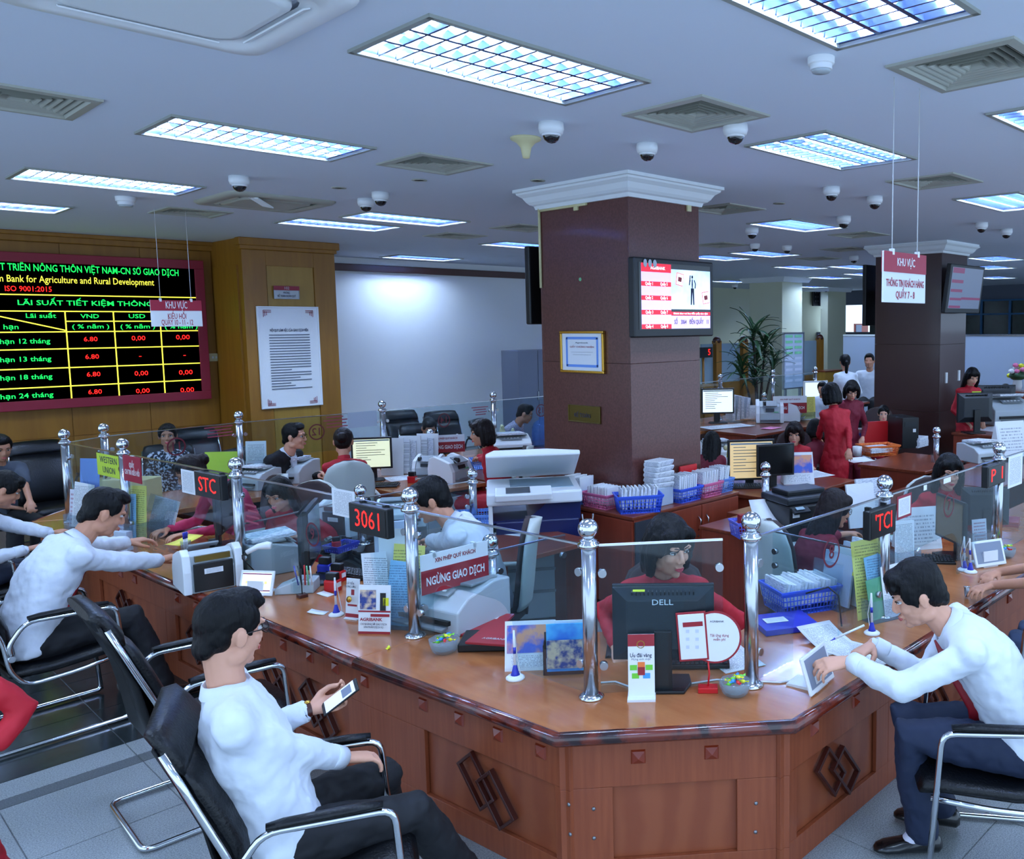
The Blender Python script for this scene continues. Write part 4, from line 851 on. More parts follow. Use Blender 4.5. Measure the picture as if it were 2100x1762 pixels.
def mk_bundle(w_=.1, d_=.2, h_=.1, n=7):
    t = thing('paper_bundle', '', 'papers')
    for k in range(n):
        s_ = MB().box((0, 0, 0), (w_/n*.8, d_*random.uniform(.9, 1), h_*random.uniform(.9, 1.06))).build('folded_paper', ('paper_edge', 'paper', 'printed')[k % 3], t, (-w_/2+w_*(k+.5)/n, random.uniform(-.006, .006), h_/2+random.uniform(-.003, .008)), (0, random.uniform(-.06, .22), random.uniform(-.04, .04)))
    return t
bundle = Kit(mk_bundle)
def mk_stack(w_=.21, d_=.297, h_=.03, m_='paper_edge', n=5):
    t = thing('paper_stack', '', 'papers')
    for k in range(n): MB().box((0, 0, 0), (w_, d_, h_/n*.96)).build('sheaf', m_ if k < n-1 else 'printed_flat', t, (random.uniform(-.006, .006), random.uniform(-.006, .006), h_*(k+.5)/n), (0, 0, random.uniform(-.09, .09)))
    return t
stack = Kit(mk_stack)
def sheet(label, loc, rz, m_='printed_flat', w_=.21, d_=.297, curl=.01, name='paper_sheet', cat='paper', bend=0):
    t = thing(name, label, cat, loc, rz); n = 8
    rs = []
    for i in range(n+1):
        y = -d_/2+d_*i/n; z = .001+curl*(i/n)**2+bend*math.sin(PI*i/n); rs.append([(-w_/2, y, z), (w_/2, y, z+.002), (w_/2, y, z+.0035), (-w_/2, y, z+.0015)])
    MB().rings(rs, 0, True).build('sheet', m_, t); return t
def mk_billcounter(back='black_plastic'):
    t = thing('bill_counter', '', 'bill counter'); w_, d_, h_ = .30, .26, .22
    MB().side([(-.13, 0), (.13, 0), (.13, .10), (.09, .17), (.02, .20), (-.06, .215), (-.10, .20), (-.13, .12)], -.105, .105).build('body', 'light_plastic', t, rot=(0, 0, -PI/2), bevel=.006)
    for s in (-1, 1): MB().side([(-.14, 0), (.14, 0), (.14, .10), (.10, .18), (.0, .215), (-.08, .235), (-.13, .21), (-.145, .12)], -.02, .02).build('side_cheek', 'white_plastic', t, (s*.125, 0, 0), (0, 0, -PI/2), bevel=.006)
    MB().box((0, .136, .085), (.19, .012, .15)).build('rear_panel', back, t, bevel=.003); MB().box((0, .125, .185), (.17, .02, .03)).build('rear_slot', 'brass', t)
    MB().box((.0, .1435, .115), (.09, .002, .028)).build('barcode_label', 'printed', t)
    MB().box((0, -.10, .20), (.15, .10, .012), rot=(.5, 0, 0)).build('hopper', 'grey_plastic', t, bevel=.004)
    MB().box((0, -.128, .135), (.09, .01, .035), rot=(-.3, 0, 0)).build('display', 'led_black', t); MB().cyl((-.07, -.12, .20), (-.04, -.12, .20), .028, n=16).build('wheel', 'black_plastic', t)
    k = MB()
    for i in range(4): k.box((.045+.012*i, -.135, .115), (.009, .01, .012))
    k.build('buttons', 'green_paper', t, kind='stuff'); MB().box((0, -.15, .03), (.2, .06, .012), rot=(-.3, 0, 0)).build('tray', 'grey_plastic', t, bevel=.003)
    return t
billcounter = Kit(mk_billcounter)
def mk_printer(w_=.40, d_=.34, h_=.19, m_='light_plastic', m2='grey_plastic', paper=True):
    t = thing('printer', '', 'printer')
    MB().side([(-d_/2, 0), (d_/2, 0), (d_/2, h_*.95), (d_*.2, h_), (-d_*.30, h_*.80), (-d_/2, h_*.55)], -w_/2, w_/2).build('body', m_, t, rot=(0, 0, PI/2), bevel=.008)
    MB().box((0, -d_*.40, h_*.30), (w_*.8, d_*.3, h_*.1)).build('output_slot', 'black_plastic', t); MB().box((0, -d_*.52, h_*.18), (w_*.72, d_*.2, .012), rot=(.12, 0, 0)).build('output_tray', m2, t, bevel=.003)
    MB().box((w_*.02, -d_*.30, h_*.86), (w_*.5, d_*.16, .006), rot=(-.38 if 0 else .35, 0, 0)).build('control_panel', m2, t)
    k = MB()
    for i in range(5): k.box((-w_*.15+.035*i, -d_*.30, h_*.86+.004), (.02, .012, .006), rot=(.35, 0, 0))
    k.build('buttons', 'white_plastic', t, kind='stuff')
    MB().box((0, d_*.1, h_*1.0), (w_*.86, d_*.5, .012)).build('lid', m2, t, bevel=.004)
    if paper: MB().box((0, d_*.05, h_+.016), (w_*.66, d_*.8, .018), rot=(-.05, 0, .06)).build('paper_load', 'paper_edge', t)
    return t
printer = Kit(mk_printer)
def mk_sledchair():
    t = thing('cantilever_chair', '', 'chair'); w_ = .265
    def sm(pts, n=4):
        out = []; P = [Vector(p) for p in pts]
        for i in range(1, len(P)-1):
            a, b, c = P[i-1], P[i], P[i+1]; r = min(.05, (b-a).length/2, (c-b).length/2)
            p0 = b+(a-b).normalized()*r; p1 = b+(c-b).normalized()*r
            if i == 1: out.append(a)
            for k in range(n+1): u = k/n; out.append(p0*(1-u)**2+b*2*u*(1-u)+p1*u*u)
        out.append(P[-1]); return out
    base = [(-w_, .20, .60), (-w_, .30, .02), (-w_, -.33, .02), (w_, -.33, .02), (w_, .30, .02), (w_, .20, .60)]
    for s in (-1, 1):
        MB().tube(sm([(s*w_, .28, .02), (s*w_, .235, .645), (s*w_, -.16, .665), (s*w_*.98, -.235, .56), (s*w_*.96, -.225, .49)]), .0125, 10).build('arm_tube', 'chrome', t)
        MB().tube(sm([(s*.235, -.42, .97), (s*.24, -.34, .78), (s*.245, -.255, .58), (s*.245, -.235, .42), (s*.24, -.17, .33), (s*.24, .05, .34), (s*.23, .27, .365)]), .0125, 10).build('seat_tube', 'chrome', t)
        MB().tube([(s*w_, .20, .672), (s*w_, .12, .678), (s*w_, -.10, .684), (s*w_, -.15, .682)], [.018, .024, .024, .018], 10, flat=.55, up=(0, 0, 1)).build('arm_pad', 'leather', t)
        MB().cyl((s*(w_+.004), -.226, .49), (s*(w_-.03), -.226, .49), .016).build('arm_bolt', 'chrome', t)
    MB().tube(sm([(-w_, .28, .04), (-w_, .27, .018), (-w_, -.36, .018), (w_, -.36, .018), (w_, .27, .018), (w_, .28, .04)]), .0125, 10).build('floor_runner', 'chrome', t)
    def pad(path, half, th, name, crown=.0):
        rs = []; n = len(path)
        for i, (y, z, k) in enumerate(path):
            a = Vector((0,)+path[max(i-1, 0)][:2]); b = Vector((0,)+path[min(i+1, n-1)][:2]); d = (b-a).normalized(); nn = Vector((0, -d.z, d.y)); hw = half*k
            tt = th*(1 if 0 < i < n-1 else .45)
            ring = []
            for q in range(16):
                an = 2*PI*q/16; cx = math.copysign(abs(math.cos(an))**.45, math.cos(an))*hw; cn = math.copysign(abs(math.sin(an))**.6, math.sin(an))*tt/2*(1-.25*(abs(cx)/hw)**2)
                ring.append(Vector((cx, y, z))+nn*cn)
            rs.append(ring)
        MB().rings(rs).build(name, 'leather', t)
    pad([(-.235, .385, .9), (-.21, .39, .98), (-.05, .385, 1), (.10, .395, 1), (.22, .405, 1), (.285, .395, .97), (.31, .375, .9)], .235, .085, 'seat')
    pad([(-.215, .42, .88), (-.225, .49, .96), (-.245, .62, 1), (-.285, .72, 1.0), (-.33, .82, 1), (-.37, .90, .99)], .235, .085, 'backrest')
    pad([(-.365, .89, 1.0), (-.38, .92, 1.02), (-.41, .97, 1.0), (-.44, 1.01, .95), (-.47, 1.02, .8)], .235, .075, 'headrest')
    MB().rings([[(-.225, y, z), (.225, y, z), (.225, y-.008, z-.004), (-.225, y-.008, z-.004)] for y, z in ((-.265, .40), (-.29, .55), (-.32, .70), (-.385, .86), (-.44, .985))]).build('back_shell', 'leather', t)
    return t
sled = Kit(mk_sledchair)
def mk_officechair(m1='beige_plastic', m2='brown_fabric', tall=.62):
    t = thing('office_chair', '', 'chair')
    b = MB(); rs = []
    for z, w_, y in ((.50, .16, -.20), (.54, .19, -.215), (.65, .215, -.23), (.80, .225, -.245), (.92, .215, -.26), (1.0, .18, -.275), (1.04, .12, -.285), (1.06, .05, -.29)):
        rs.append([(w_*math.cos(2*PI*q/20), y-.0+.03*math.sin(2*PI*q/20)-.035*(1-abs(math.cos(2*PI*q/20))), z) for q in range(20)])
    b.rings(rs).build('back_shell', m1, t)
    rs2 = [[(x*.93, y+.035, z) for x, y, z in r] for r in rs]; MB().rings(rs2).build('back_cushion', m2, t)
    MB().lathe([(0, .42), (.21, .42), (.24, .45), (.235, .49), (.15, .505), (0, .505)], 24).build('seat', m2, t)
    MB().cyl((0, 0, .10), (0, 0, .43), .028).build('gas_lift', 'black_plastic', t)
    for k in range(5):
        a = 2*PI*k/5; l = MB(); l.tube([(0, 0, .11), (.15*math.cos(a), .15*math.sin(a), .10), (.27*math.cos(a), .27*math.sin(a), .075)], [.03, .024, .016], 8).build('leg', 'black_plastic', t)
        MB().cyl((.27*math.cos(a)-.02*math.sin(a), .27*math.sin(a)+.02*math.cos(a), .03), (.27*math.cos(a)+.02*math.sin(a), .27*math.sin(a)-.02*math.cos(a), .03), .028, n=14).build('castor', 'black_plastic', t)
    MB().box((0, -.17, .46), (.07, .16, .03)).build('back_bar', 'black_plastic', t)
    for s in (-1, 1): MB().tube([(s*.2, .02, .46), (s*.265, .02, .5), (s*.27, .0, .66), (s*.27, .12, .69), (s*.27, -.16, .69)], .015, 8).build('armrest', m1, t)
    return t
ochair = Kit(mk_officechair)
def desk(label, x0, y0, x1, y1, z=CT, mt='wood_desk', drawers=None, cabinet=False, ang=0):
    t = thing('office_desk', label, 'desk', ((x0+x1)/2, (y0+y1)/2, 0), ang); w_, d_ = x1-x0, y1-y0
    MB().box((0, 0, z-.018), (w_, d_, .036)).build('desktop', mt, t, bevel=.006)
    for s in (-1, 1): MB().box((s*(w_/2-.03), 0, (z-.036)/2), (.03, d_-.06, z-.036)).build('side_panel', 'wood_cabinet', t)
    MB().box((0, d_/2-.08, z*.55), (w_-.1, .02, z*.6)).build('modesty_panel', 'wood_cabinet', t)
    return t
def mk_cabinet(w_=.8, d_=.42, h_=.77, doors=2):
    t = thing('wooden_cabinet', '', 'cabinet'); MB().box((0, 0, h_/2-.01), (w_, d_-.02, h_-.02)).build('carcass', 'wood_cabinet', t)
    MB().box((0, 0, h_-.012), (w_+.02, d_+.02, .026)).build('top_board', 'wood_desk', t, bevel=.005)
    for k in range(doors):
        cx = -w_/2+w_*(k+.5)/doors; dr_ = MB().box((0, 0, 0), (w_/doors-.008, .018, h_-.09)).build('door', 'wood_cabinet', t, (cx, -d_/2-.001, h_/2+.01), bevel=.003)
        sx = (1 if k == 0 else -1)*(w_/doors/2-.05) if doors > 1 else w_/2-.06
        MB().tube([(sx, -.012, .14), (sx, -.04, .17), (sx, -.04, .23), (sx, -.012, .26)], .006, 8).build('handle', 'chrome', dr_)
        MB().cyl((sx, -.008, .09), (sx, -.013, .09), .008).build('lock', 'dull_steel', dr_)
    MB().box((0, -.01, .03), (w_-.02, d_-.03, .06)).build('plinth', 'wood_dark', t); return t
cabinet = Kit(mk_cabinet)
def stopsign(label, loc, rz, w_=.33, tilt=0, parent_z=0):
    h_ = w_*.5; t = thing('stop_sign', label, 'sign', loc, rz)
    MB().box((0, 0, 0), (w_, .006, h_)).build('plate', 'white_plastic', t, bevel=.001).rotation_euler = (0, tilt, 0)
    M_ = M4((0, 0, 0), (0, tilt, 0)); f = MB(); f.T = M_; f.box((0, -.004, -h_*.2), (w_, .002, h_*.6)).build('red_field', 'folder_red', t)
    text('XIN PHÉP QUÝ KHÁCH', t, 'folder_red', M_ @ M4((0, -.0045, h_*.30)), .03, w_*.6, bold=.0006); text('NGỪNG GIAO DỊCH', t, 'white_plastic', M_ @ M4((0, -.006, -h_*.2)), .06, w_*.86, bold=.0012)
    MB().box((-w_*.3, .012, h_*.45), (.02, .03, .03)).box((w_*.3, .012, h_*.45), (.02, .03, .03)).build('hook', 'white_plastic', t)
    return t
def on(px, py, z=CT): return tuple(G(px, py, z))
def brochures(label, loc, rz, specs, name='brochure_holder', w_=.25, h_=.12):
    "clear acrylic pocket with upright leaflets; every leaflet is a thing"
    t = thing(name, label, 'holder', loc, rz)
    for y in (-.05, .05): MB().box((0, y, h_/2), (w_, .003, h_)).build('clear_wall', 'clear_plastic', t)
    for x in (-w_/2, w_/2): MB().box((x, 0, h_/2), (.003, .1, h_)).build('clear_wall', 'clear_plastic', t)
    MB().box((0, 0, .002), (w_, .10, .004)).build('bottom', 'clear_plastic', t)
    for lab, x, y, ww, hh, m_, tl in specs:
        q = Matrix.Rotation(rz, 3, 'Z') @ Vector((x, y, .005)); l = thing('leaflet', lab, 'leaflet', Vector(loc)+q, rz)
        b = MB(); b.T = M4((0, 0, 0), (-.10, tl, 0)); b.box((0, 0, hh/2), (ww, .004, hh)).build('sheets', m_, l)
    return t
# ---------------------------------------------------------------- things on the front counters
z = CT
billcounter('grey bill counter with its black back to the camera, right of the reaching hands', on(428, 1200), PI-.12, scale=1.12)
printer('grey box printer under the glass behind the bill counter, white sheets on top', on(562, 1165), math.radians(80), scale=1.05, w_=.34, d_=.32, h_=.2)
sc_ = thing('barcode_scanner', 'white hand scanner lying on the grey box printer', 'scanner', on(525, 1132, z+.27), -.6)
MB().tube([(-.05, 0, .0), (.01, 0, .03), (.06, 0, .035), (.085, 0, .03)], [.014, .016, .024, .02], 10).build('body', 'white_plastic', sc_); MB().tube([(-.05, 0, 0), (-.08, .02, -.02), (-.1, .1, -.06), (-.05, .2, -.18)], .003, 6).build('cord', 'cable_black', sc_)
tablet('white tablet on a stand showing four round icons, in front of the bill counter', on(530, 1220), -.98)
monitor('black monitor seen edge-on behind the glass marked nine', on(645, 1192), .98, scale=1.08)
t = thing('desk_organizer', 'grey desk organizer with pens beside the dark monitor', 'organizer', on(607, 1212), -.7)
MB().side([(-.10, 0), (.12, 0), (.12, .07), (.02, .08), (-.10, .035)], -.07, .07).build('body', 'light_plastic', t, bevel=.006); MB().box((.04, 0, .075), (.09, .1, .004)).build('slots', 'grey_plastic', t)
for k in range(5):
    q = thing('pen', '%s pen standing in the grey desk organizer' % ('blue', 'black', 'red', 'green', 'white')[k], 'pen', on(612+7*k, 1200, z+.06), k); MB().tube([(0, 0, 0), (.01*(k-2), .015*(k % 2), .12)], .004, 8).build('barrel', ('folder_blue', 'black_plastic', 'red_plastic', 'green_paper', 'white_plastic')[k], q)
t = thing('small_stand', 'small wooden base with a thin black rod by the desk organizer', 'stand', on(620, 1225), 0); MB().box((0, 0, .01), (.05, .05, .02)).build('base', 'wood_dark', t, bevel=.003); MB().cyl((0, 0, .02), (0, 0, .17), .003).build('rod', 'black_plastic', t)
def mk_stamp(m_='red_plastic'):
    t = thing('self_inking_stamp', '', 'stamp'); MB().side([(-.02, 0), (.02, 0), (.02, .045), (.012, .05), (-.012, .05), (-.02, .045)], -.03, .03).build('frame', m_, t, bevel=.003); MB().box((0, 0, .065), (.03, .05, .032)).build('grip', 'black_plastic', t, bevel=.004); MB().box((0, -.031, .03), (.026, .002, .02)).build('label_window', 'white_plastic', t); return t
stamp = Kit(mk_stamp)
for px, py, m_, l in ((683, 1212, 'red_plastic', 'red stamp nearer the keyboard, beside the slip of paper'), (693, 1192, 'red_plastic', 'red stamp behind the other red stamp'), (668, 1178, 'folder_blue', 'blue stamp left of the dark keyboard'), (846, 990, 'red_plastic', 'red stamp by the lit monitor of the back counter')): stamp(l, on(px, py), .5, scale=1.4, m_=m_)
keyboard('dark keyboard behind the slim medal card', on(722, 1180), 1.9)
basket('small blue tray of stamps and ties under the monitor marked nine', on(700, 1128), .3, m_='folder_blue', w_=.2, d_=.14, h_=.05)
stamp('red stamp lying in the small blue tray', on(690, 1124, z+.012), 1.2, scale=1.0, m_='red_plastic')
sheet('torn white slip of paper left of the pen stand', on(652, 1258), .6, 'paper', .05, .10, .012); sheet('small white slip beside the red stamps', on(668, 1220), .2, 'paper', .05, .10, .006)
pen('blue and white pen on a stand left of the tall medal card', on(690, 1262), .3, scale=1.1)
t = thing('card_stand', 'slim white advertising card with a gold medal, beside the pen stand', 'sign', on(722, 1270), -1.15); b = MB(); b.T = M4((0, 0, 0), (-.12, 0, 0)); b.box((0, 0, .11), (.085, .003, .22)).build('card', 'white_plastic', t); MB().box((0, .02, .004), (.085, .07, .006)).build('foot', 'white_plastic', t)
b = MB(); b.T = M4((0, 0, 0), (-.12, 0, 0)); b.lathe([(.017, 0), (.017, .002), (0, .002)], 16); b.build('medal', 'gold', t, (0, -.016, .115), (PI/2-.12, 0, 0)); b = MB(); b.T = M4((0, 0, 0), (-.12, 0, 0)); b.box((0, -.002, .145), (.02, .001, .03)).box((0, -.002, .075), (.06, .001, .01)).box((0, -.002, .02), (.085, .001, .02)).build('red_print', 'folder_red', t)
text('GỬI TIỀN\nTRÚNG LỚN', t, 'ink', M4((0, -.004, .19), (-.12, 0, 0)), .016, .07)
brochures('clear holder of white, blue and yellow forms beside the tall chrome post', on(805, 1285), -.95, [('yellow form at the back of the front brochure holder', .055, .030, .17, .42, 'printed_yellow', .06), ('pale blue form in front of the yellow form', .03, .0, .15, .34, 'printed_blue', .10), ('white letter leaning left in the front brochure holder', -.075, .015, .14, .38, 'printed', -.10), ('white folder sheet behind the yellow form', .02, .042, .2, .5, 'paper', -.04)], w_=.26)
t = thing('flyer_stand', 'flyer with tools picture and a yellow helmet, standing before the coloured forms', 'flyer', on(768, 1300), -.93)
b = MB(); b.T = M4((0, 0, 0), (-.12, 0, 0)); b.box((0, 0, .125), (.17, .005, .25)).build('sheet', 'white_plastic', t)
for nm, x, zz, ww, hh, m_ in (('photo', -.035, .175, .085, .10, 'photo_print2'), ('worker', .045, .165, .03, .09, 'black_plastic'), ('helmet', .06, .165, .03, .04, 'candy_yellow'), ('red_band', 0, .115, .17, .008, 'folder_red'), ('red_foot', 0, .006, .17, .012, 'folder_red'), ('red_label', .03, .095, .10, .014, 'folder_red')):
    b = MB(); b.T = M4((0, 0, 0), (-.12, 0, 0)); b.box((x, -.004, zz), (ww, .002, hh)).build(nm, m_, t)
text('AGRIBANK', t, 'folder_red', M4((-.01, -.010, .078), (-.12, 0, 0)), .022, .12, bold=.0006); text('CHI NHÁNH SỞ GIAO DỊCH\nSẢN PHẨM DỊCH VỤ', t, 'ink', M4((0, -.008, .045), (-.12, 0, 0)), .014, .14)
candy('yellow wrapped sweet lying alone on the worktop edge', on(797, 1328, z+.008), .8, m_='candy_yellow')
bl1 = on(912, 1338); bowl('cut-glass bowl of coloured sweets left of the red folders', bl1, scale=1.25); candies('bowl left of the red folders', (bl1[0], bl1[1], bl1[2]+.008), 11)
def folder(label, loc, rz, m_='folder_red', w_=.24, d_=.31, txt=None, patch=True, th=.012):
    t = thing('document_folder', label, 'folder', loc, rz); MB().box((0, 0, th/2), (w_, d_, th)).build('cover', m_, t, bevel=.002); MB().box((0, .002, th/2), (w_-.01, d_, th*.6)).build('pages', 'paper_edge', t)
    if patch: MB().box((0, d_*.28, th+.001), (w_*.5, .04, .001)).build('white_label', 'white_plastic', t)
    if txt: text(txt, t, 'light_plastic', M4((0, -d_*.3, th+.001), (-PI/2, 0, 0)), .03, w_*.5)
    return t
rt = thing('network_box', 'flat black box under the red folders', 'electronics', on(1010, 1322), -.8); MB().box((0, 0, .022), (.30, .2, .044)).build('case', 'black_plastic', rt, bevel=.008); MB().tube([(.1, -.1, .01), (.2, -.16, .006), (.3, -.15, .005), (.38, -.2, .005)], .003, 6).build('cable', 'cable_black', rt)
folder('red folder with white label, the farther of two red folders', on(985, 1283, z+.002), -.98, txt=None, w_=.26, d_=.33); folder('red folder on the black box, the nearer of two red folders', on(1030, 1302, z+.047), -1.05, txt='AGRIBANK', patch=False, w_=.25, d_=.3)
calendar('desk calendar with a city picture left of the front post', on(1090, 1365), -.76, scale=1.0, w_=.23, h_=.215, pic='photo_print', low='calendar_print')
t = thing('leaflet_box', 'brown leaflet box with a blue notebook, leaning by the front post', 'holder', on(1160, 1378), -.76)
MB().box((0, -.03, .06), (.19, .006, .12)).box((0, .03, .09), (.19, .006, .18)).build('box_wall', 'wood_dark', t); MB().box((0, 0, .004), (.19, .06, .008)).build('bottom', 'black_plastic', t); MB().box((0, -.034, .055), (.165, .002, .05)).build('label_card', 'whiteboard', t)
for s in (-1, 1): MB().box((s*.095, 0, .07), (.004, .066, .14)).build('side', 'black_plastic', t)
q = thing('notebook', 'blue sky-coloured notebook standing in the brown leaflet box', 'notebook', Vector(on(1160, 1378, z+.012)), -.76); MB().box((0, .0, .115), (.165, .008, .22)).build('cover', 'sky_print', q); MB().box((-.0, -.018, .09), (.16, .004, .13)).build('photo_sheet', 'photo_print2', q); MB().box((.03, .012, .125), (.15, .006, .22)).build('back_sheet', 'white_plastic', q)
pen('blue and white pen on a stand before the desk calendar', on(1057, 1392), .3, scale=1.15)
mo = monitor('black monitor with its back to the camera at the counter corner', on(1362, 1405), PI+CAMR, scale=1.0, w_=.44, h_=.335)
text('DELL', mo, 'white_plastic', M4((0, .054, .12+.335*.8), (0, 0, PI)), .035, .09)
q = thing('yellow_note', 'small yellow-green sticker on top of the corner monitor', 'sticker', on(1310, 1213, z+.12+.335), CAMR); MB().box((0, 0, .003), (.05, .012, .006)).build('note', 'lime', q)
keyboard('black keyboard behind the corner monitor', tuple(Vector(on(1400, 1392))+Vector((.12, .12, 0))), PI+CAMR)
t = thing('easel_card', 'tall white promotion card with red top standing before the corner monitor', 'sign', on(1316, 1432), CAMR+.03)
b = MB(); b.T = M4((0, 0, 0), (-.1, 0, 0)); b.box((0, 0, .135), (.112, .004, .27)).build('card', 'white_plastic', t); MB().box((0, .005, .005), (.118, .09, .010)).build('foot', 'white_plastic', t)
b = MB(); b.T = M4((0, 0, 0), (-.1, 0, 0)); b.box((0, -.003, .245), (.112, .002, .05)).build('red_header', 'folder_red', t)
for x, zz, m_ in ((0, .115, 'folder_red'), (-.033, .13, 'candy_green'), (.033, .13, 'candy_green'), (-.025, .095, 'candy_green'), (.022, .095, 'candy_blue'), (0, .142, 'orange_plastic')): b = MB(); b.T = M4((0, 0, 0), (-.1, 0, 0)); b.box((x, -.003-.0008*(m_ == 'folder_red'), zz), (.030, .002, .022 if m_ != 'folder_red' else .034)).build('printed_patch', m_, t)
text('Ưu đãi vàng', t, 'ink', M4((0, -.0185 if 0 else -.0225, .195), (-.1, 0, 0)), .022, .09, bold=.0005, shear=1); text('Mừng sinh nhật', t, 'ink', M4((0, -.021, .178), (-.1, 0, 0)), .012, .08)
b = MB(); b.rings([[(.017*k*math.cos(2*PI*i/20), -.030, .245+.017*k*math.sin(2*PI*i/20)) for i in range(20)] for k in (1, .8)], 0, False, False); b.build('emblem', 'gold', t)
t = thing('phone_advert', 'round white advert with red rim and a phone shape, on a red stick stand', 'sign', on(1452, 1418), CAMR-.02)
MB().box((0, 0, .012), (.085, .05, .024)).build('foot', 'red_plastic', t, bevel=.003); MB().tube([(0, 0, .02), (.006, 0, .08), (0, 0, .15)], .004, 8).build('stick', 'red_plastic', t)
def disc(r, x, z_, y, m_, nm, th=.004): MB().side([(x+r*math.cos(2*PI*i/40), z_+r*math.sin(2*PI*i/40)) for i in range(40)], y-th/2, y+th/2).build(nm, m_, t)
disc(.115, .03, .24, 0, 'folder_red', 'rim'); disc(.106, .03, .24, -.003, 'white_plastic', 'disc')
MB().box((0, 0, 0), (.128, .005, .215)).build('phone_rim', 'folder_red', t, (-.065, -.004, .245), (0, -.07, 0), bevel=.002); MB().box((0, 0, 0), (.112, .005, .197)).build('phone_shape', 'white_plastic', t, (-.065, -.007, .245), (0, -.07, 0), bevel=.002)
MB().box((0, 0, 0), (.085, .001, .02)).build('red_bar', 'folder_red', t, (-.063, -.0105, .30), (0, -.07, 0))
text('AGRIBANK', t, 'ink', M4((.04, -.0055, .31)), .012, .06); text('Tải ứng dụng\nmiễn phí', t, 'folder_red', M4((.05, -.0055, .24)), .016, .08)
mat('faint_blue', (200, 206, 220), .6)
for k in range(6): MB().box((-.085+.04*(k % 2), -.0105, .20+.035*(k//2)), (.014, .001, .014)).build('icon', 'faint_blue', t)
bl2 = on(1508, 1425); bowl('cut-glass bowl of sweets beside the front right post', bl2, scale=1.15); candies('bowl beside the front right post', (bl2[0], bl2[1], bl2[2]+.004), 11)
sheet('white paper lying under the round advert', on(1500, 1352), -.4, 'printed_flat', .21, .28, .015)
t = thing('white_cable', 'white cable running along the worktop past the front posts', 'cable', (0, 0, 0)); MB().tube([Vector(on(*p_))+Vector((0, 0, .004)) for p_ in ((1232, 1402), (1262, 1400), (1290, 1410), (1350, 1412), (1430, 1402), (1470, 1396), (1530, 1398), (1562, 1400), (1600, 1402), (1632, 1396), (1660, 1400))], .004, 6).build('cord', 'cable_white', t)
tablet('white tablet seen from the side, before the writing man', on(1672, 1408), .15, scale=1.12, screen='screen_dim')
sheet('form being filled in by the man writing', on(1760, 1345), -.25, 'printed_flat', .21, .30, .0, bend=.012); sheet('curled second form under the writing hand', on(1700, 1318), -.4, 'printed_flat', .2, .28, .05)
q = thing('ballpoint_pen', 'white and blue pen held by the man writing', 'pen', on(1740, 1293, z+.115), 0); MB().tube([(-.055, .035, -.03), (.06, -.05, .02)], .0055, 8).build('barrel', 'white_plastic', q); MB().tube([(-.058, .037, -.032), (-.078, .052, -.042)], [.005, .001], 8).build('tip', 'folder_blue', q)
folder('blue register with a white label, under the blue basket', on(1608, 1283, z+.002), -.55, 'folder_blue', .30, .24, None, False, .03)
q = thing('paper_label', 'white handwritten label on the blue register', 'label', on(1590, 1272, z+.034), -.55); MB().box((0, 0, .001), (.12, .07, .002)).build('sticker', 'printed_flat', q)
bk = on(1640, 1245); basket('blue basket full of paper bundles on the right counter', bk, -.45, m_='blue_plastic', w_=.36, d_=.26, h_=.14)
for k in range(3): bundle(('left', 'middle', 'right')[k]+' bundle of folded papers in the blue basket on the right counter', (bk[0]-.10+.10*k, bk[1]+.045-.045*k, bk[2]+.04), -.45, group='paper bundles in the blue basket', w_=.11, d_=.22, h_=.13, n=6)
t = thing('file_rack', 'clear rack of upright folders between basket and yellow form', 'rack', on(1730, 1235), -.2)
MB().box((0, 0, .004), (.30, .24, .008)).build('bottom', 'clear_plastic', t)
for k in range(4):
    MB().box((-.14+.093*k, 0, .13), (.004, .22, .26), rot=(0, .12, 0)).build('divider', 'clear_plastic', t)
for k, (m_, l) in enumerate((('whiteboard', 'pale grey folder in the clear rack, nearest the basket'), ('paper', 'white folder in the middle of the clear rack'), ('whiteboard', 'tall milky folder with a yellow tab in the clear rack'), ('paper_edge', 'thick file at the right of the clear rack'))):
    q = thing('file_folder', l, 'folder', Vector(t.location)+Vector((-.10+.08*k, -.01*k, .01)), -.25); b = MB(); b.T = M4((0, 0, 0), (0, .16, 0)); b.box((0, 0, .15), (.012+.006*k, .22, .28+.02*k)).build('cover', m_, q); b = MB(); b.T = M4((0, 0, 0), (0, .16, 0)); b.box((0, -.112, .2), (.01, .004, .02)).build('tab', 'candy_yellow', q)
q = thing('black_cable', 'black cable looped in front of the file rack', 'cable', on(1715, 1285), 0); MB().tube([(-.06, .15, .16), (0, .05, .2), (.02, 0, .16), (.02, -.02, .0)], .005, 6).build('cord', 'cable_black', q)
brochures('clear holder of yellow and blue forms before the writing man', on(1812, 1268), -.35, [('yellow form in the holder on the right counter', -.05, .035, .19, .42, 'printed_yellow', -.05), ('pale blue curled form before the yellow form', .01, .01, .15, .34, 'printed_blue', -.12), ('white flyer with a picture of tools behind the writing man', .07, -.02, .15, .28, 'printed', -.06), ('green sheet edge under the pale blue form', -.02, -.005, .14, .22, 'green_paper', -.10)], w_=.24)
pen('blue and white pen stand under the yellow form on the right counter', on(1788, 1300), .5, scale=1.1)
LEFTOK = 1
sheet('yellow slip passed under the glass by the reaching man', on(378, 1112, z+.05), -1.2, 'yellow_paper', .14, .2, .03)
sheet('white papers on the desk behind the reaching hands', on(400, 1090), -1.0, 'printed_flat', .2, .29, .004)
t = thing('pocket_calculator', 'black calculator beside the white papers', 'calculator', on(355, 1093, z), -.9); MB().box((0, 0, .01), (.09, .14, .018)).build('body', 'dark_plastic', t, bevel=.003); MB().box((0, .045, .02), (.07, .03, .002)).build('display', 'green_paper', t)
k = MB()
for i in range(16): k.box((-.03+.02*(i % 4), -.05+.02*(i//4), .021), (.013, .013, .004))
k.build('keys', 'light_plastic', t, kind='stuff')
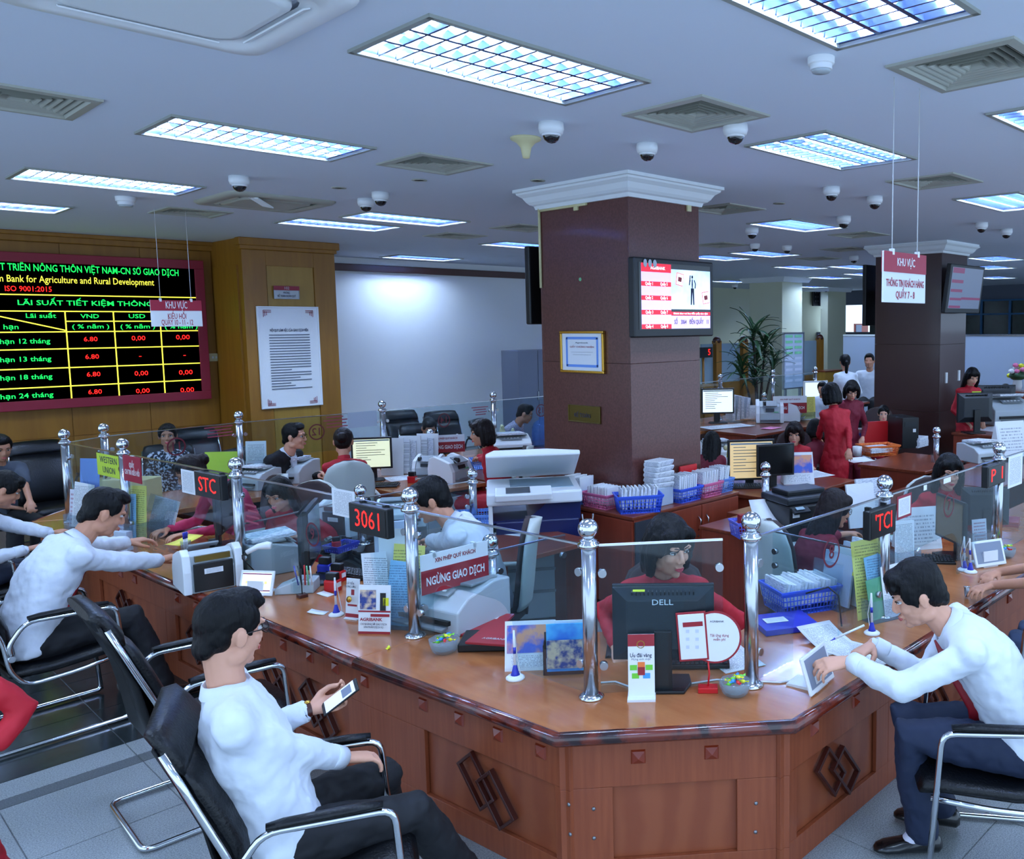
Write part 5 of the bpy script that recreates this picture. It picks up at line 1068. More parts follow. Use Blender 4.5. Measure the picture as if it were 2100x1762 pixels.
brochures('clear holder of yellow, blue and white forms by the left post', on(262, 1108), -1.15, [('yellow form at the back of the left brochure holder', .02, .03, .26, .40, 'printed_yellow', -.03), ('pale blue form in the left brochure holder', -.03, .01, .20, .34, 'printed_blue', -.03), ('small flyer at the front of the left brochure holder', -.07, -.02, .14, .26, 'brochure', -.02)], w_=.30, h_=.14)
t = thing('white_box', 'pale printed card box standing beside the left brochure holder', 'box', on(245, 1128), -1.1); MB().box((0, 0, .07), (.2, .05, .14)).build('box', 'whiteboard', t, bevel=.003)
brochures('clear file tray leaning beside the yellow form on the left', on(318, 1098), -.9, [('clear sleeve of papers leaning by the left screen', 0, 0, .22, .30, 'clear_plastic', .25), ('white papers in the leaning sleeve', .02, .02, .2, .28, 'printed', .25)], w_=.2)
t = thing('pen_cup', 'clear cup of blue pens right of the yellow slip', 'cup', on(382, 1135), 0); MB().lathe([(.03, 0), (.034, .09), (.031, .09), (.027, .005)], 18).build('cup', 'clear_plastic', t)
for k in range(3): q = thing('blue_pen', ('left', 'middle', 'right')[k]+' blue capped pen in the clear cup by the yellow slip', 'pen', Vector(on(382, 1135))+Vector((.01*(k-1), .008*(k-1), .006)), 0); MB().tube([(0, 0, 0), (.004*(k-1), 0, .13)], .005, 8).build('barrel', 'white_plastic', q); MB().tube([(.003*(k-1), 0, .1), (.004*(k-1), 0, .145)], .0058, 8).build('cap', 'folder_blue', q)
brochures('clear holder with tall white leaflets at the far left corner', on(170, 1085), -1.2, [('tall white price leaflet at the far left corner', -.02, 0, .22, .36, 'printed', .08), ('maroon edged leaflet beside the tall white one', -.12, .01, .1, .3, 'brochure', 0), ('blue plastic bag standing behind the tall white leaflet', .02, .04, .22, .55, 'light_blue_plastic', -.03)], w_=.28)
t = thing('kraft_box', 'tan cardboard box behind the yellow transfer sticker', 'box', on(262, 1045), -.9); MB().box((0, 0, .14), (.5, .22, .28)).build('box', 'cream_plastic', t, bevel=.004)
monitor('dark monitor in front of the woman leaning over papers', on(468, 1118), 1.0, scale=1.0)
# right part of the counter
monitor('brown-screened monitor behind the glass marked seven', on(1948, 1142), -2.2, scale=.9, screen='screen_brown', w_=.41)
monitor('second black monitor right of the brown-screened one', on(2018, 1105), 2.3, scale=.85)
calendar('large white desk calendar left of the brown-screened monitor', on(1880, 1122), -.6, scale=1.3, w_=.24, h_=.22, pic='', low='calendar_print')
keyboard('black keyboard under the brown-screened monitor', on(1885, 1150), -1.0)
t = thing('desk_calculator', 'pale calculator left of the large white calendar', 'calculator', on(1846, 1118), -.5); b = MB(); b.T = M4((0, 0, 0), (.45, 0, 0)); b.box((0, 0, .02), (.13, .16, .02)).build('body', 'light_plastic', t, bevel=.004); k = MB(); k.T = M4((0, 0, 0), (.45, 0, 0))
for i in range(20): k.box((-.045+.0225*(i % 5), -.06+.022*(i//5), .032), (.016, .014, .005))
k.build('keys', 'grey_plastic', t, kind='stuff'); MB().box((0, .05, .055), (.1, .03, .003), rot=(.45, 0, 0)).build('display', 'green_paper', t)
t = thing('red_cup', 'red cup behind the pale calculator', 'cup', on(1855, 1092), 0); MB().lathe([(.035, 0), (.042, .1), (.038, .1), (.032, .01)], 20).build('cup', 'red_plastic', t)
tablet('white tablet near the resting forearms', on(2025, 1160), -.45, scale=1.15, screen='screen_dim'); pen('left pen of the pair of pen stands by the clasped hands', on(1978, 1170), .5, scale=1.15); pen('right pen of the pair of pen stands by the clasped hands', on(1990, 1174), 1.3, scale=1.15)
bl3 = on(2062, 1143); bowl('glass bowl of blue sweets at the right edge', bl3, scale=1.15); candies('bowl at the right edge', (bl3[0], bl3[1], bl3[2]+.004), 8)
brochures('clear card holder behind the right tablet', on(2010, 1125), -.5, [('white card in the clear holder behind the right tablet', 0, 0, .12, .2, 'brochure', 0)], w_=.16)
brochures('white leaflet holder behind the writing man beside the post', on(1855, 1165), -.45, [('white leaflet standing left of the keyboard at the right', 0, 0, .15, .30, 'printed', .05)], w_=.18)
folder('dark red box lying far right before the black monitor', on(2068, 1075), .3, 'maroon', .22, .16, None, False, .04)
t = thing('wrist_watch', 'steel wrist watch on the resting forearm', 'watch', on(1983, 1207, z+.055), .6); MB().lathe([(.0, .012), (.018, .012), (.019, .004), (.0, .004)], 20).build('dial', 'steel', t, rot=(0, .2, 0)); MB().rings([[(.032*math.cos(q), w2, .030*math.sin(q)-.018) for q in [2*PI*i/20 for i in range(20)]] for w2 in (-.009, .009)], 0, True, False).build('bracelet', 'dull_steel', t)
stopsign('big white and red stop notice hung on the low glass right of the chrome post', GY(934, 1163, PP['s1'].y-.05), .02, w_=.41)
# ---------------------------------------------------------------- copier, cabinets and baskets by the column
cp_ = G(1065, 1262, 0); t = thing('photocopier', 'large white and navy photocopier with its lid open before the column', 'photocopier', (cp_.x+.19, cp_.y+.03, 0), -.62)
MB().box((0, 0, .27), (.62, .60, .50)).build('paper_cabinet', 'light_plastic', t, bevel=.01); MB().box((0, -.30, .38), (.58, .02, .02)).box((0, -.30, .22), (.58, .02, .02)).build('drawer_gaps', 'grey_plastic', t)
MB().box((.02, .0, .62), (.60, .56, .22)).build('engine', 'navy_plastic', t, bevel=.012); MB().side([(-.31, .72), (.33, .72), (.33, .86), (.1, .86), (-.05, .74), (-.31, .735)], -.27, .27).build('output_bay', 'navy_plastic', t)
MB().box((-.315, .0, .60), (.03, .6, .55)).build('side_column', 'white_plastic', t, bevel=.008)
MB().box((0, -.01, .895), (.68, .62, .09)).build('scanner_deck', 'white_plastic', t, bevel=.015); MB().box((.06, .02, .942), (.46, .40, .004)).build('platen_glass', 'frost', t); MB().box((-.08, -.31, .93), (.4, .14, .05), rot=(.25, 0, 0)).build('control_panel', 'white_plastic', t, bevel=.008); MB().box((-.12, -.32, .958), (.17, .09, .004), rot=(.25, 0, 0)).build('touch_screen', 'dull_steel', t)
lid = MB(); lid.T = M4((0, .29, .95), (-.42, 0, 0)); lid.side([(-.34, 0), (.34, 0), (.34, .035), (.1, .055), (-.28, .055), (-.34, .03)], -.56, 0).build('lid', 'white_plastic', t, bevel=.01)
lid = MB(); lid.T = M4((0, .29, .95), (-.42, 0, 0)); lid.box((.02, -.28, .062), (.4, .3, .02)).build('feeder_tray', 'light_plastic', t, bevel=.006)
for k in range(4): MB().ell((-.27+.54*(k % 2), -.25+.5*(k//2), .022), (.025, .025, .022), 10, 6).build('castor', 'black_plastic', t)
t.scale = (1.05, 1.05, 1.08)
ca = G(1310, 1258, 0); zc_ = .785
k1 = cabinet('wooden cabinet left of the granite corner, under the coloured baskets', (4.70, 5.08, 0), -PI/2, w_=.92, d_=.29, h_=zc_, doors=2)
k2 = cabinet('wooden cabinet with two chrome handles right of the granite corner', (5.37, 4.765, 0), 0, w_=1.0, d_=.28, h_=zc_, doors=2)
MB().box((0, 0, 0), (.26, .012, .70)).build('dark_side_panel', 'partition', k1, (.466, 0, .39), (0, 0, PI/2))
def bask(label, x, y, rz, m_, w_=.30, d_=.23, h_=.12, zz=zc_, nb=3, bh=.19):
    basket(label, (x, y, zz+.002), rz, m_=m_, w_=w_, d_=d_, h_=h_)
    for k in range(nb):
        dx = (k-(nb-1)/2)*(w_*.8/nb); bundle('%s bundle of papers in the %s' % (('left', 'middle', 'right')[k], label.split(' of ')[0].split(',')[0]), (x+dx*math.cos(rz), y+dx*math.sin(rz), zz+.03), rz, group='paper bundles in the baskets by the column', w_=w_*.8/nb, d_=d_*.66, h_=bh, n=6)
bask('leftmost pale blue basket of papers', 4.70, 5.42, -PI/2, 'light_blue_plastic'); bask('left pink basket of papers', 4.70, 5.10, -PI/2, 'pink_plastic', bh=.14)
bask('deep blue basket, largest, at the cabinet corner', 4.75, 4.755, -.6, 'blue_plastic', .36, .22, .14, bh=.16); bask('second blue basket beside the column', 5.29, 4.765, 0, 'blue_plastic', .28, .22)
bask('right pink basket of papers', 5.58, 4.765, .0, 'pink_plastic', .25, .22); bask('rightmost pale blue basket of papers', 5.80, 4.78, .0, 'light_blue_plastic', .18, .20, nb=2)
for k in range(5): stack(('lowest', 'second lowest', 'middle', 'second highest', 'topmost')[k]+' sheaf of the tall paper pile against the column', (5.04, 4.80, zc_+.15+.045*k), -.3+.1*k, w_=.20, d_=.15, h_=.042)
st_ = thing('cardboard_tray', 'low white tray under the tall paper pile', 'tray', (5.04, 4.80, zc_), 0); MB().box((0, 0, .076), (.18, .16, .148)).build('tray', 'whiteboard', st_, bevel=.004)
folder('red file standing against the column above the baskets', (5.50, 4.885, zc_), 0, 'red_plastic', .22, .02, None, False, .26)
# ---------------------------------------------------------------- desk behind the corner teller
ds = G(1535, 1095, CT); dk = cabinet('low wooden drawer cabinet right of the corner teller', (ds.x+.22, ds.y+.2, 0), 0, w_=.5, d_=.5, h_=CT, doors=1)
desk('wooden return desk under the black printer', ds.x+.48, ds.y-.05, ds.x+1.55, ds.y+.6)
basket('violet basket with a red notebook on the low cabinet', on(1535, 1098), -.5, m_='violet_plastic', w_=.24, d_=.18, h_=.12); folder('red notebook standing in the violet basket', on(1535, 1092, z+.03), -.5, 'folder_red', .16, .05, None, False, .14)
pr = on(1640, 1095); t = thing('black_printer', 'black multifunction printer with a paper in its rear tray', 'printer', pr, -.35)
MB().box((0, 0, .13), (.44, .38, .26)).build('body', 'black_plastic', t, bevel=.012); MB().box((0, .02, .285), (.44, .36, .05)).build('scanner_lid', 'dark_plastic', t, bevel=.012); MB().box((.02, .05, .325), (.34, .22, .04)).build('feeder', 'black_plastic', t, bevel=.01); MB().box((-.14, -.2, .235), (.14, .07, .02), rot=(.5, 0, 0)).build('control_panel', 'dark_plastic', t); MB().box((-.15, -.21, .25), (.07, .03, .004), rot=(.5, 0, 0)).build('display', 'frost', t)
MB().box((.02, -.2, .09), (.3, .03, .06)).build('output_mouth', 'led_black', t); MB().box((.02, -.27, .07), (.26, .16, .01)).build('output_tray', 'black_plastic', t, bevel=.003); MB().box((-.17, -.192, .2), (.06, .002, .04)).build('white_label', 'white_plastic', t); MB().box((.06, -.192, .14), (.05, .002, .06)).build('yellow_label', 'lime', t)
sheet('white paper curling out behind the black printer', (pr[0]-.25, pr[1]+.1, z+.10), -.6, 'paper', .22, .3, .16)
sheet('white sheet under the black printer', on(1612, 1120), -.3, 'paper', .3, .2, .0)
for k, (px, py) in enumerate(((1770, 1062), (1788, 1048))): q = thing('document_file', ('front', 'rear')[k]+' tall white document behind the maroon dressed woman', 'document', on(px, py+20), -.5); b = MB(); b.T = M4((0, 0, 0), (-.2, 0, 0)); b.box((0, 0, .17), (.24, .02, .34)).build('cover', 'paper_edge' if k else 'paper', q)
# ---------------------------------------------------------------- desk of the man with his back turned
dH = G(1095, 1062, CT); desk('wooden desk right of the man with his back turned', 3.35, 4.62, 4.15, 5.5)
basket('empty blue basket on the desk right of the man with his back turned', on(985, 1075), -.6, m_='light_blue_plastic', w_=.34, d_=.24, h_=.1); sheet('papers under the empty blue basket', on(1030, 1085), -.3, 'printed_flat', .4, .3, .0); sheet('papers left of the glass divider edge', on(1065, 1092), .3, 'printed_flat', .21, .3, .0)
printer('large pale printer low behind the stop notice', on(925, 1268), -1.35, scale=1.12, w_=.44, d_=.36, h_=.2, paper=False)
billcounter('dark backed bill counter between the red display and the short post', on(716, 1090), 1.9, scale=1.1, back='black_plastic')
printer('white printer beside the man with his back turned', on(825, 1075), -.6, scale=1.0, w_=.38, d_=.3, h_=.2, paper=False, m_='white_plastic')
t = thing('white_phone', 'black webcam on a curled cable on the desk left of the white forms', 'webcam', on(775, 1100), 0); MB().ell((0, 0, .05), (.045, .035, .05), 14, 10).build('body', 'black_plastic', t); MB().tube([(0, 0, .01), (-.1, .05, .005), (-.2, -.02, .005), (-.12, -.12, .005)], .004, 6).build('cord', 'cable_black', t)
t.name = 'webcam'
folder('tall white folder leaning behind the yellow form', on(812, 1240), -.4, 'whiteboard', .2, .03, None, False, .48)
# ---------------------------------------------------------------- back counter
def b_on(px, py): return on(px, py)
printer('pale form printer with papers on top, left of the clasped hands', b_on(590, 985), -.95, scale=1.25, w_=.40, d_=.34, h_=.17)
printer('second pale printer behind the post, partly hidden', b_on(528, 1000), -1.2, scale=1.0, w_=.34, d_=.3, h_=.2, paper=True)
brochures('holder with white leaflets left of the man in the suit', b_on(525, 990), -.7, [('tall white leaflet left of the man in the suit', 0, .02, .2, .42, 'printed', 0), ('short leaflet with a gold medal left of the man in the suit', -.02, -.02, .14, .22, 'brochure', 0)], w_=.26)
brochures('holder with a yellow-green form behind the chrome post', b_on(458, 1002), -.75, [('yellow-green form behind the left chrome posts', 0, 0, .34, .36, 'lime', 0)], w_=.3)
monitor('lit monitor showing a pale green page, right of the red-dressed back', b_on(765, 985), -.62, scale=1.0, screen='screen_doc', w_=.40)
keyboard('black keyboard under the lit pale green page', b_on(770, 998), -.75)
for k in range(7): q = thing('document_file', ('first', 'second', 'third', 'fourth', 'fifth', 'sixth', 'seventh')[k]+' upright file from the left beside the lit monitor', 'document', Vector(b_on(805+12*k, 975-2*k)), .7, group='upright files beside the lit monitor'); b = MB(); b.T = M4((0, 0, 0), (0, .10+.05*(k % 3), 0)); b.box((0, 0, .2-.008*(k % 3)), (.012+.01*(k % 2), .24, .40-.03*(k % 3))).build('cover', ('paper', 'printed', 'paper_edge')[k % 3], q)
billcounter('bill counter with a screen beside the short post of the small stop sign', b_on(925, 985), .3, scale=1.12, back='grey_plastic'); billcounter('nearer grey bill counter at the desk end', b_on(880, 975), -.9, scale=.95, back='grey_plastic')
s4 = PP['s4']; stopsign('small white and red stop notice on the back divider', (GY(916, 910, s4.y).x, s4.y, GY(916, 910, s4.y).z), -.55, w_=.40)
sheet('papers lying before the lit monitor', b_on(832, 980), -.2, 'printed_flat', .4, .3, .0); stack('stack of papers left of the copier', b_on(860, 968), .2, w_=.3, d_=.22, h_=.02)
basket('pale blue basket left of the copier lid', b_on(1005, 958), -.5, m_='light_blue_plastic', w_=.42, d_=.3, h_=.1); printer('white office printer behind the copier lid', b_on(1045, 925), -.5, scale=1.2, w_=.42, d_=.36, h_=.17, m_='white_plastic')
t = thing('desk_telephone', 'cream telephone on the printer behind the copier lid', 'telephone', on(1040, 885, z+.20), -.6); MB().box((0, 0, .025), (.2, .18, .05), taper=.85).build('base', 'cream_plastic', t, bevel=.008); MB().tube([(-.06, -.1, .06), (-.07, 0, .08), (-.06, .1, .06)], [.025, .018, .025], 8).build('handset', 'cream_plastic', t)
t = thing('water_bottle', 'large blue water bottle at the left edge of the column', 'bottle', on(1112, 915, z), 0); MB().lathe([(.13, 0), (.135, .02), (.13, .12), (.135, .14), (.13, .26), (.10, .32), (.04, .35), (.035, .39), (.0, .39)], 24).build('bottle', 'water_blue', t)
desk('curved return desk right of the beige chair', 4.15, 7.2, 5.05, 8.15, mt='wood_top'); desk('long desk under the bill counters beside the profile woman', 5.1, 7.1, 6.2, 8.2)
t = thing('drawer_unit', 'pale drawer unit under the curved desk', 'drawers', (4.55, 7.45, 0), -.0); MB().box((0, 0, .3), (.4, .45, .6)).build('body', 'light_plastic', t, bevel=.006)
for k in range(3): dw = MB().box((0, 0, 0), (.38, .02, .17)).build('drawer', 'light_plastic', t, (0, -.235, .12+.19*k), bevel=.004); MB().tube([(-.06, -.01, 0), (-.05, -.03, 0), (.05, -.03, 0), (.06, -.01, 0)], .005, 6).build('handle', 'dull_steel', dw)
basket('deep blue bin on the shelf under the pale printer', G(612, 1028, .35), -.8, m_='folder_blue', w_=.3, d_=.24, h_=.16)
# ---------------------------------------------------------------- chairs
def facing(deg): return -math.radians(deg)
sled('empty black leather chair behind the foreground one', (1.42, 4.34, 0), facing(92), scale=1.04)
for l, px, py, zz, f_ in (('empty black chair against the yellow wall, right of the man in the grey shirt', 108, 985, .7, 175), ('black chair behind the patterned blouse', 420, 925, .85, 185), ('tall black chair left of the black-shirted man', 850, 880, .85, 185), ('tall black chair right of the black-shirted man', 930, 875, .9, 190)):
    p_ = G(px, py, zz); y_ = max(p_.y, 9.75); p_ = GY(px, py, y_) if p_.y < 9.75 else p_
    sled(l, (p_.x, p_.y, 0), facing(f_), scale=1.05)
def oc(label, px, py, z_, f_, **k): p_ = G(px, py, z_); ochair(label, (p_.x, p_.y, 0), facing(f_), **k)
# ---------------------------------------------------------------- middle distance, right of the big column
def fdesk(label, pts, z=.73, mt='wood_desk'):
    "desk from four worktop corners seen in the photograph"
    P = [G(x, y, z) for x, y in pts]; c = sum(P, Vector())/len(P); c.z = 0
    t = thing('office_desk', label, 'desk', c); q = [(p.x-c.x, p.y-c.y) for p in P]
    MB().prism(q, z-.035, z).build('desktop', mt, t, bevel=.004)
    q2 = [(x*.86, y*.86) for x, y in q]
    MB().prism(q2, .0, z-.036).build('pedestal', 'partition', t); return t
g0 = G(1445, 1075, 0)
desk('near wooden desk with the two monitors behind the column', 6.05, 4.3, 7.35, 5.6, z=.72)
monitor('lit monitor showing a warm yellow page behind the short post', on(1540, 998, .72), -.70, scale=1.08, screen='screen_warm', w_=.42, h_=.36, stand=.06)
monitor('unlit black monitor right of the warm yellow page', on(1590, 1000, .72), -.55, scale=.95, w_=.40, h_=.32)
keyboard('black keyboard under the warm yellow page', on(1530, 1000, .72), -.8)
calendar('white calendar with a picture of boats before the unlit monitor', on(1635, 990, .72), -.75, scale=1.5, w_=.2, h_=.2, pic='photo_print', low='calendar_print')
sheet('white sheets lying right of the boat calendar', on(1662, 975, .72), -.3, 'printed_flat', .4, .3, .01)
printer('white printer between the long haired woman and the yellow page', on(1468, 945, .72), -.7, scale=1.1, w_=.34, d_=.3, h_=.2, m_='white_plastic')
t = thing('marker_cup', 'cup with yellow highlighter and brushes by the warm page', 'cup', on(1492, 955, .72), 0); MB().lathe([(.05, 0), (.055, .1), (.05, .1), (.045, .01)], 16).build('cup', 'white_plastic', t); MB().tube([(0, 0, .05), (.02, 0, .2)], .014, 8).build('highlighter', 'candy_yellow', t); MB().ell((-.03, 0, .2), (.035, .02, .03), 10, 6).build('brush', 'cream_plastic', t)
t = thing('blue_box', 'small blue box on the desk by the warm yellow page', 'box', on(1502, 975, .72), -.5); MB().box((0, 0, .05), (.1, .07, .1)).build('box', 'folder_blue', t, bevel=.004)
desk('far wooden desk with the lit white monitor', 9.5, 7.15, 12.0, 7.95, z=.725)
monitor('lit monitor showing a white page left of the far stop sign', on(1472, 868, .73), -.70, scale=1.25, screen='screen_doc_blue', w_=.42, h_=.32)
for k in range(4): q = thing('document_file', ('first', 'second', 'third', 'fourth')[k]+' upright file right of the white lit monitor', 'document', on(1498+9*k, 860, .73), -.5, group='files by the white lit monitor'); b = MB(); b.T = M4((0, 0, 0), (0, .1*(k % 2), 0)); b.box((0, 0, .2), (.05, .3, .42-.03*k)).build('cover', 'paper_edge', q)
calendar('white tent calendar left of the far grey bill counter', on(1540, 858, .73), -.6, scale=1.2, pic='', low='calendar_print')
billcounter('far pale bill counter under the far stop sign', on(1578, 865, .73), -.9, scale=1.5, back='grey_plastic'); billcounter('far grey bill counter right of the pale one', on(1618, 862, .73), .5, scale=1.4, back='grey_plastic')
s8 = G(1620, 830, 1.0); stopsign('far white and red stop notice above the far bill counters', s8, -.7, w_=.55)
sheet('white sheets on the far desk before the lit page', on(1490, 875, .73), -.3, 'printed_flat', .8, .4, .0); sheet('pink sheet on the far desk', on(1582, 878, .73), .1, 'pink_plastic', .3, .2, .0)
brochures('holder with a yellow page by the standing woman in red', on(1655, 860, .73), -.6, [('yellow-green page behind the standing woman', 0, 0, .3, .36, 'printed_yellow', 0)])
basket('grey crate under the far desk', G(1550, 918, .35), -.3, m_='grey_plastic', w_=.6, d_=.4, h_=.25)
t = thing('dark_monitor', 'white-backed monitor right of the potted plant', 'monitor', on(1672, 835, .73), -.5); t.name = 'monitor'; MB().box((0, 0, .3), (.5, .04, .38)).build('bezel', 'white_plastic', t, bevel=.005); MB().box((0, -.022, .3), (.44, .004, .32)).build('screen', 'screen_doc_blue', t); MB().box((0, .03, .06), (.1, .08, .12)).build('base', 'white_plastic', t)
dd = desk('wooden desk with charcoal panels under the orange basket', 8.15, 3.95, 9.25, 4.75, z=.73)
t = thing('partition_panel', 'charcoal panel with a white cable left of the far column base', 'partition', (8.35, 3.9, 0), -.1); MB().box((0, 0, .33), (.8, .04, .62)).build('board', 'partition', t, bevel=.004); MB().tube([(.0, -.03, .6), (.08, -.03, .5), (.06, -.03, .3), (-.02, -.03, .1)], .006, 6).build('cable', 'cable_white', t)
t = thing('partition_panel', 'second charcoal panel nearer the far column', 'partition', (9.0, 3.75, 0), -.1); MB().box((0, 0, .30), (.5, .04, .56)).build('board', 'partition', t, bevel=.004)
basket('orange basket of papers on the desk left of the far column', on(1800, 932, .73), -.55, m_='orange_plastic', w_=.42, d_=.28, h_=.12); stack('papers lying in the orange basket', on(1798, 926, .77), -.4, w_=.3, d_=.22, h_=.06)
folder('large red binder standing behind the orange basket', on(1806, 912, .73), -.6, 'red_plastic', .5, .06, None, False, .30)
t = thing('computer_tower', 'black computer tower right of the red binder', 'computer', on(1850, 915, .73), -.6); MB().box((0, 0, .19), (.22, .42, .38)).build('case', 'black_plastic', t, bevel=.006); MB().box((.0, -.212, .3), (.16, .004, .06)).build('drive_panel', 'dark_plastic', t); MB().box((.05, -.213, .22), (.04, .002, .04)).build('sticker', 'white_plastic', t)
stack('pile of white papers right of the computer tower', on(1875, 915, .73), .1, w_=.3, d_=.25, h_=.12); stack('silver-grey pile of files before the seated woman with tied hair', on(1808, 885, .78), -.2, w_=.4, d_=.3, h_=.1)
calendar('small calendar with boats left of the red binder', on(1762, 912, .73), -.6, scale=1.2)
t = thing('white_mug', 'white mug left of the orange basket', 'mug', on(1758, 935, .73), 0); MB().lathe([(.05, 0), (.055, .11), (.05, .11), (.045, .01)], 18).build('cup', 'white_plastic', t); MB().tube([(.05, 0, .09), (.085, 0, .08), (.085, 0, .04), (.05, 0, .03)], .008, 6).build('handle', 'white_plastic', t)
sheet('white sheets beside the mug', on(1762, 945, .73), -.4, 'paper', .3, .2, .02)
desk('wooden desk left of the young woman at the right', 6.55, 3.05, 7.7, 3.75, z=.72)
t = thing('water_glass', 'two small glasses on the desk by the slim post', 'glass', on(1915, 950, .72), 0); MB().lathe([(.03, 0), (.035, .1), (.03, .1)], 16).build('tumbler', 'clear_plastic', t)
printer('pale label printer right of the young woman', on(2010, 945, .72), -.4, scale=1.15, w_=.34, d_=.3, h_=.18)
calendar('white month calendar at the right behind the chrome ball', on(2068, 935, .72), -.5, scale=1.7, w_=.24, h_=.24, pic='', low='calendar_print')
desk('desk under the right hand printer and calendar', 7.75, 3.05, 9.3, 3.85, z=.72)
t = thing('document_file', 'white document standing behind the brown-screened monitor', 'document', on(1935, 1075), -.5); b = MB(); b.T = M4((0, 0, 0), (-.15, 0, 0)); b.box((0, 0, .17), (.30, .015, .34)).build('cover', 'paper', t)
# far right group
fd = desk('far desk before the standing woman at the right', 11.3, 4.35, 14.3, 5.1, z=.74)
monitor('far black monitor turned away, left', on(1997, 888, .74), PI+CAMR+.2, scale=1.25, w_=.42); monitor('far black monitor turned away, right', on(2040, 868, .74), PI+CAMR, scale=1.3, w_=.46)
q = thing('yellow_note', 'yellow sticker on the far left black monitor', 'sticker', on(2005, 813, 1.3), CAMR); q.location = Vector(on(1997, 888, .74))+Vector((.06, .0, .56)); MB().box((0, 0, .008), (.12, .02, .016)).build('note', 'lime', q)
printer('far pale laser printer at the right edge', on(2055, 868, .74), -.6, scale=1.7, w_=.4, d_=.38, h_=.24); sheet('papers on the far desk before the laser printer', on(2040, 880, .74), -.2, 'printed_flat', .6, .4, .0)
px_ = G(2040, 800, .9); pt_ = thing('partition_wall', 'long white office partition below the blue-framed window', 'partition', (19.0, 8.0, 0), PI/2)
MB().box((0, 0, 1.0), (7.0, .08, 1.95)).build('panel', 'whiteboard', pt_); MB().box((0, 0, 1.99), (7.0, .1, .04)).build('top_rail', 'steel', pt_)
cb = cabinet('low far wooden cabinet under the white partition', (16.5, 6.6, 0), -PI/2, w_=2.6, d_=.5, h_=.95, doors=4)
fv = GX(2087, 770, 16.5); t = thing('flower_vase', 'white vase of pink, white and yellow flowers at the right edge', 'vase', (16.5, fv.y, .95), 0); MB().lathe([(.07, 0), (.09, .1), (.08, .22), (.09, .24), (.07, .24)], 18).build('vase', 'white_plastic', t)
for k in range(12):
    a = k*2.4; r = .05+.02*k; MB().ell((.7*r*math.cos(a), .7*r*math.sin(a), .33+.14*(1-(k/12))+.05*math.sin(k)), (.055, .055, .045), 10, 7).build('flower', ('paper', 'pink_plastic', 'candy_yellow')[k % 3], t)
MB().ell((0, 0, .3), (.16, .16, .1), 12, 8).build('leaves', 'leaf', t)
folder('dark file lying on the far wooden cabinet', (16.5, fv.y+.9, .95), 0, 'partition', .3, .4, None, False, .08)
# potted plant
pp_ = G(1556, 905, 0); pl0 = G(1550, 690, 1.9)
pb = GY(1555, 760, 9.9); t = thing('potted_plant', 'tall potted dracaena with drooping dark green leaves between the columns', 'plant', (pb.x, 9.9, 0), 0)
MB().lathe([(.0, 0), (.22, 0), (.28, .4), (.30, .42), (.27, .44), (.25, .38), (0, .36)], 24).build('pot', 'wood_dark', t)
random.seed(3); zt_ = GY(1530, 655, 9.9).z
heads_ = [(-.15, 0, zt_-.30, 1), (.35, .1, zt_-.55, .9), (-.5, 0, zt_-.95, .9), (.05, .1, zt_-.75, .9), (.5, 0, zt_-.85, .8), (-.1, 0, zt_-1.15, .8)]
def leafmesh(L_, w_, droop, k):
    rs = []; n = 6; v = []; f = []
    for i in range(n+1):
        u = i/n; x = L_*(u-.12*u*u); z_ = L_*(.42*u-droop*u*u); ww = w_*math.sin(PI*min(1, .12+u*.88))**.8*(1-u*.2)+.001
        v += [(x, -ww, z_), (x, 0, z_-.012), (x, ww, z_)]
    for i in range(n):
        a = 3*i; f += [(a, a+1, a+4, a+3), (a+1, a+2, a+5, a+4)]
    return MB().add(v, f, 0, True).mesh('leaf', ['leaf'])
lm = [leafmesh(.62, .035, d, 0) for d in (.25, .5, .8)]
for (hx, hy, hz, s_) in heads_:
    MB().tube([(0, 0, .38), (hx*.4, hy*.4, hz*.5), (hx, hy, hz)], [.03, .025, .018], 8).build('stem', 'bark', t)
    for k in range(26):
        o = bpy.data.objects.new('leaf', lm[k % 3]); COL.objects.link(o); o.parent = t; o.location = (hx, hy, hz-.012*k+.14); o.rotation_euler = (random.uniform(-.2, .2), random.uniform(-.9, .25), k*2.4+random.uniform(-.2, .2)); o.scale = (s_*random.uniform(.85, 1.15),)*3
# banknote sample board on the far pier
bn, bw_, bh_ = board_on('banknote_board', 'tall framed board with rows of small green banknote pictures', 'notice', lambda x, y: GY(x, y, 11.5), 1604, 682, 1646, 795, .05, 'dull_steel', 'whiteboard', .03)
for r in range(9):
    for c in range(2):
        MB().box((-bw_*.22+bw_*.44*c, -.032, bh_*(.93-.098*r)), (bw_*.34, .003, bh_*.045)).build('banknote_picture', 'green_paper' if r < 4 else 'faint_blue', bn)
bl_ = MB().box((bw_*.35, .0, -.6), (.05, .05, 1.2)).box((-bw_*.35, .0, -.6), (.05, .05, 1.2)).build('stand', 'dull_steel', bn); bn.location.z = max(bn.location.z, .0)
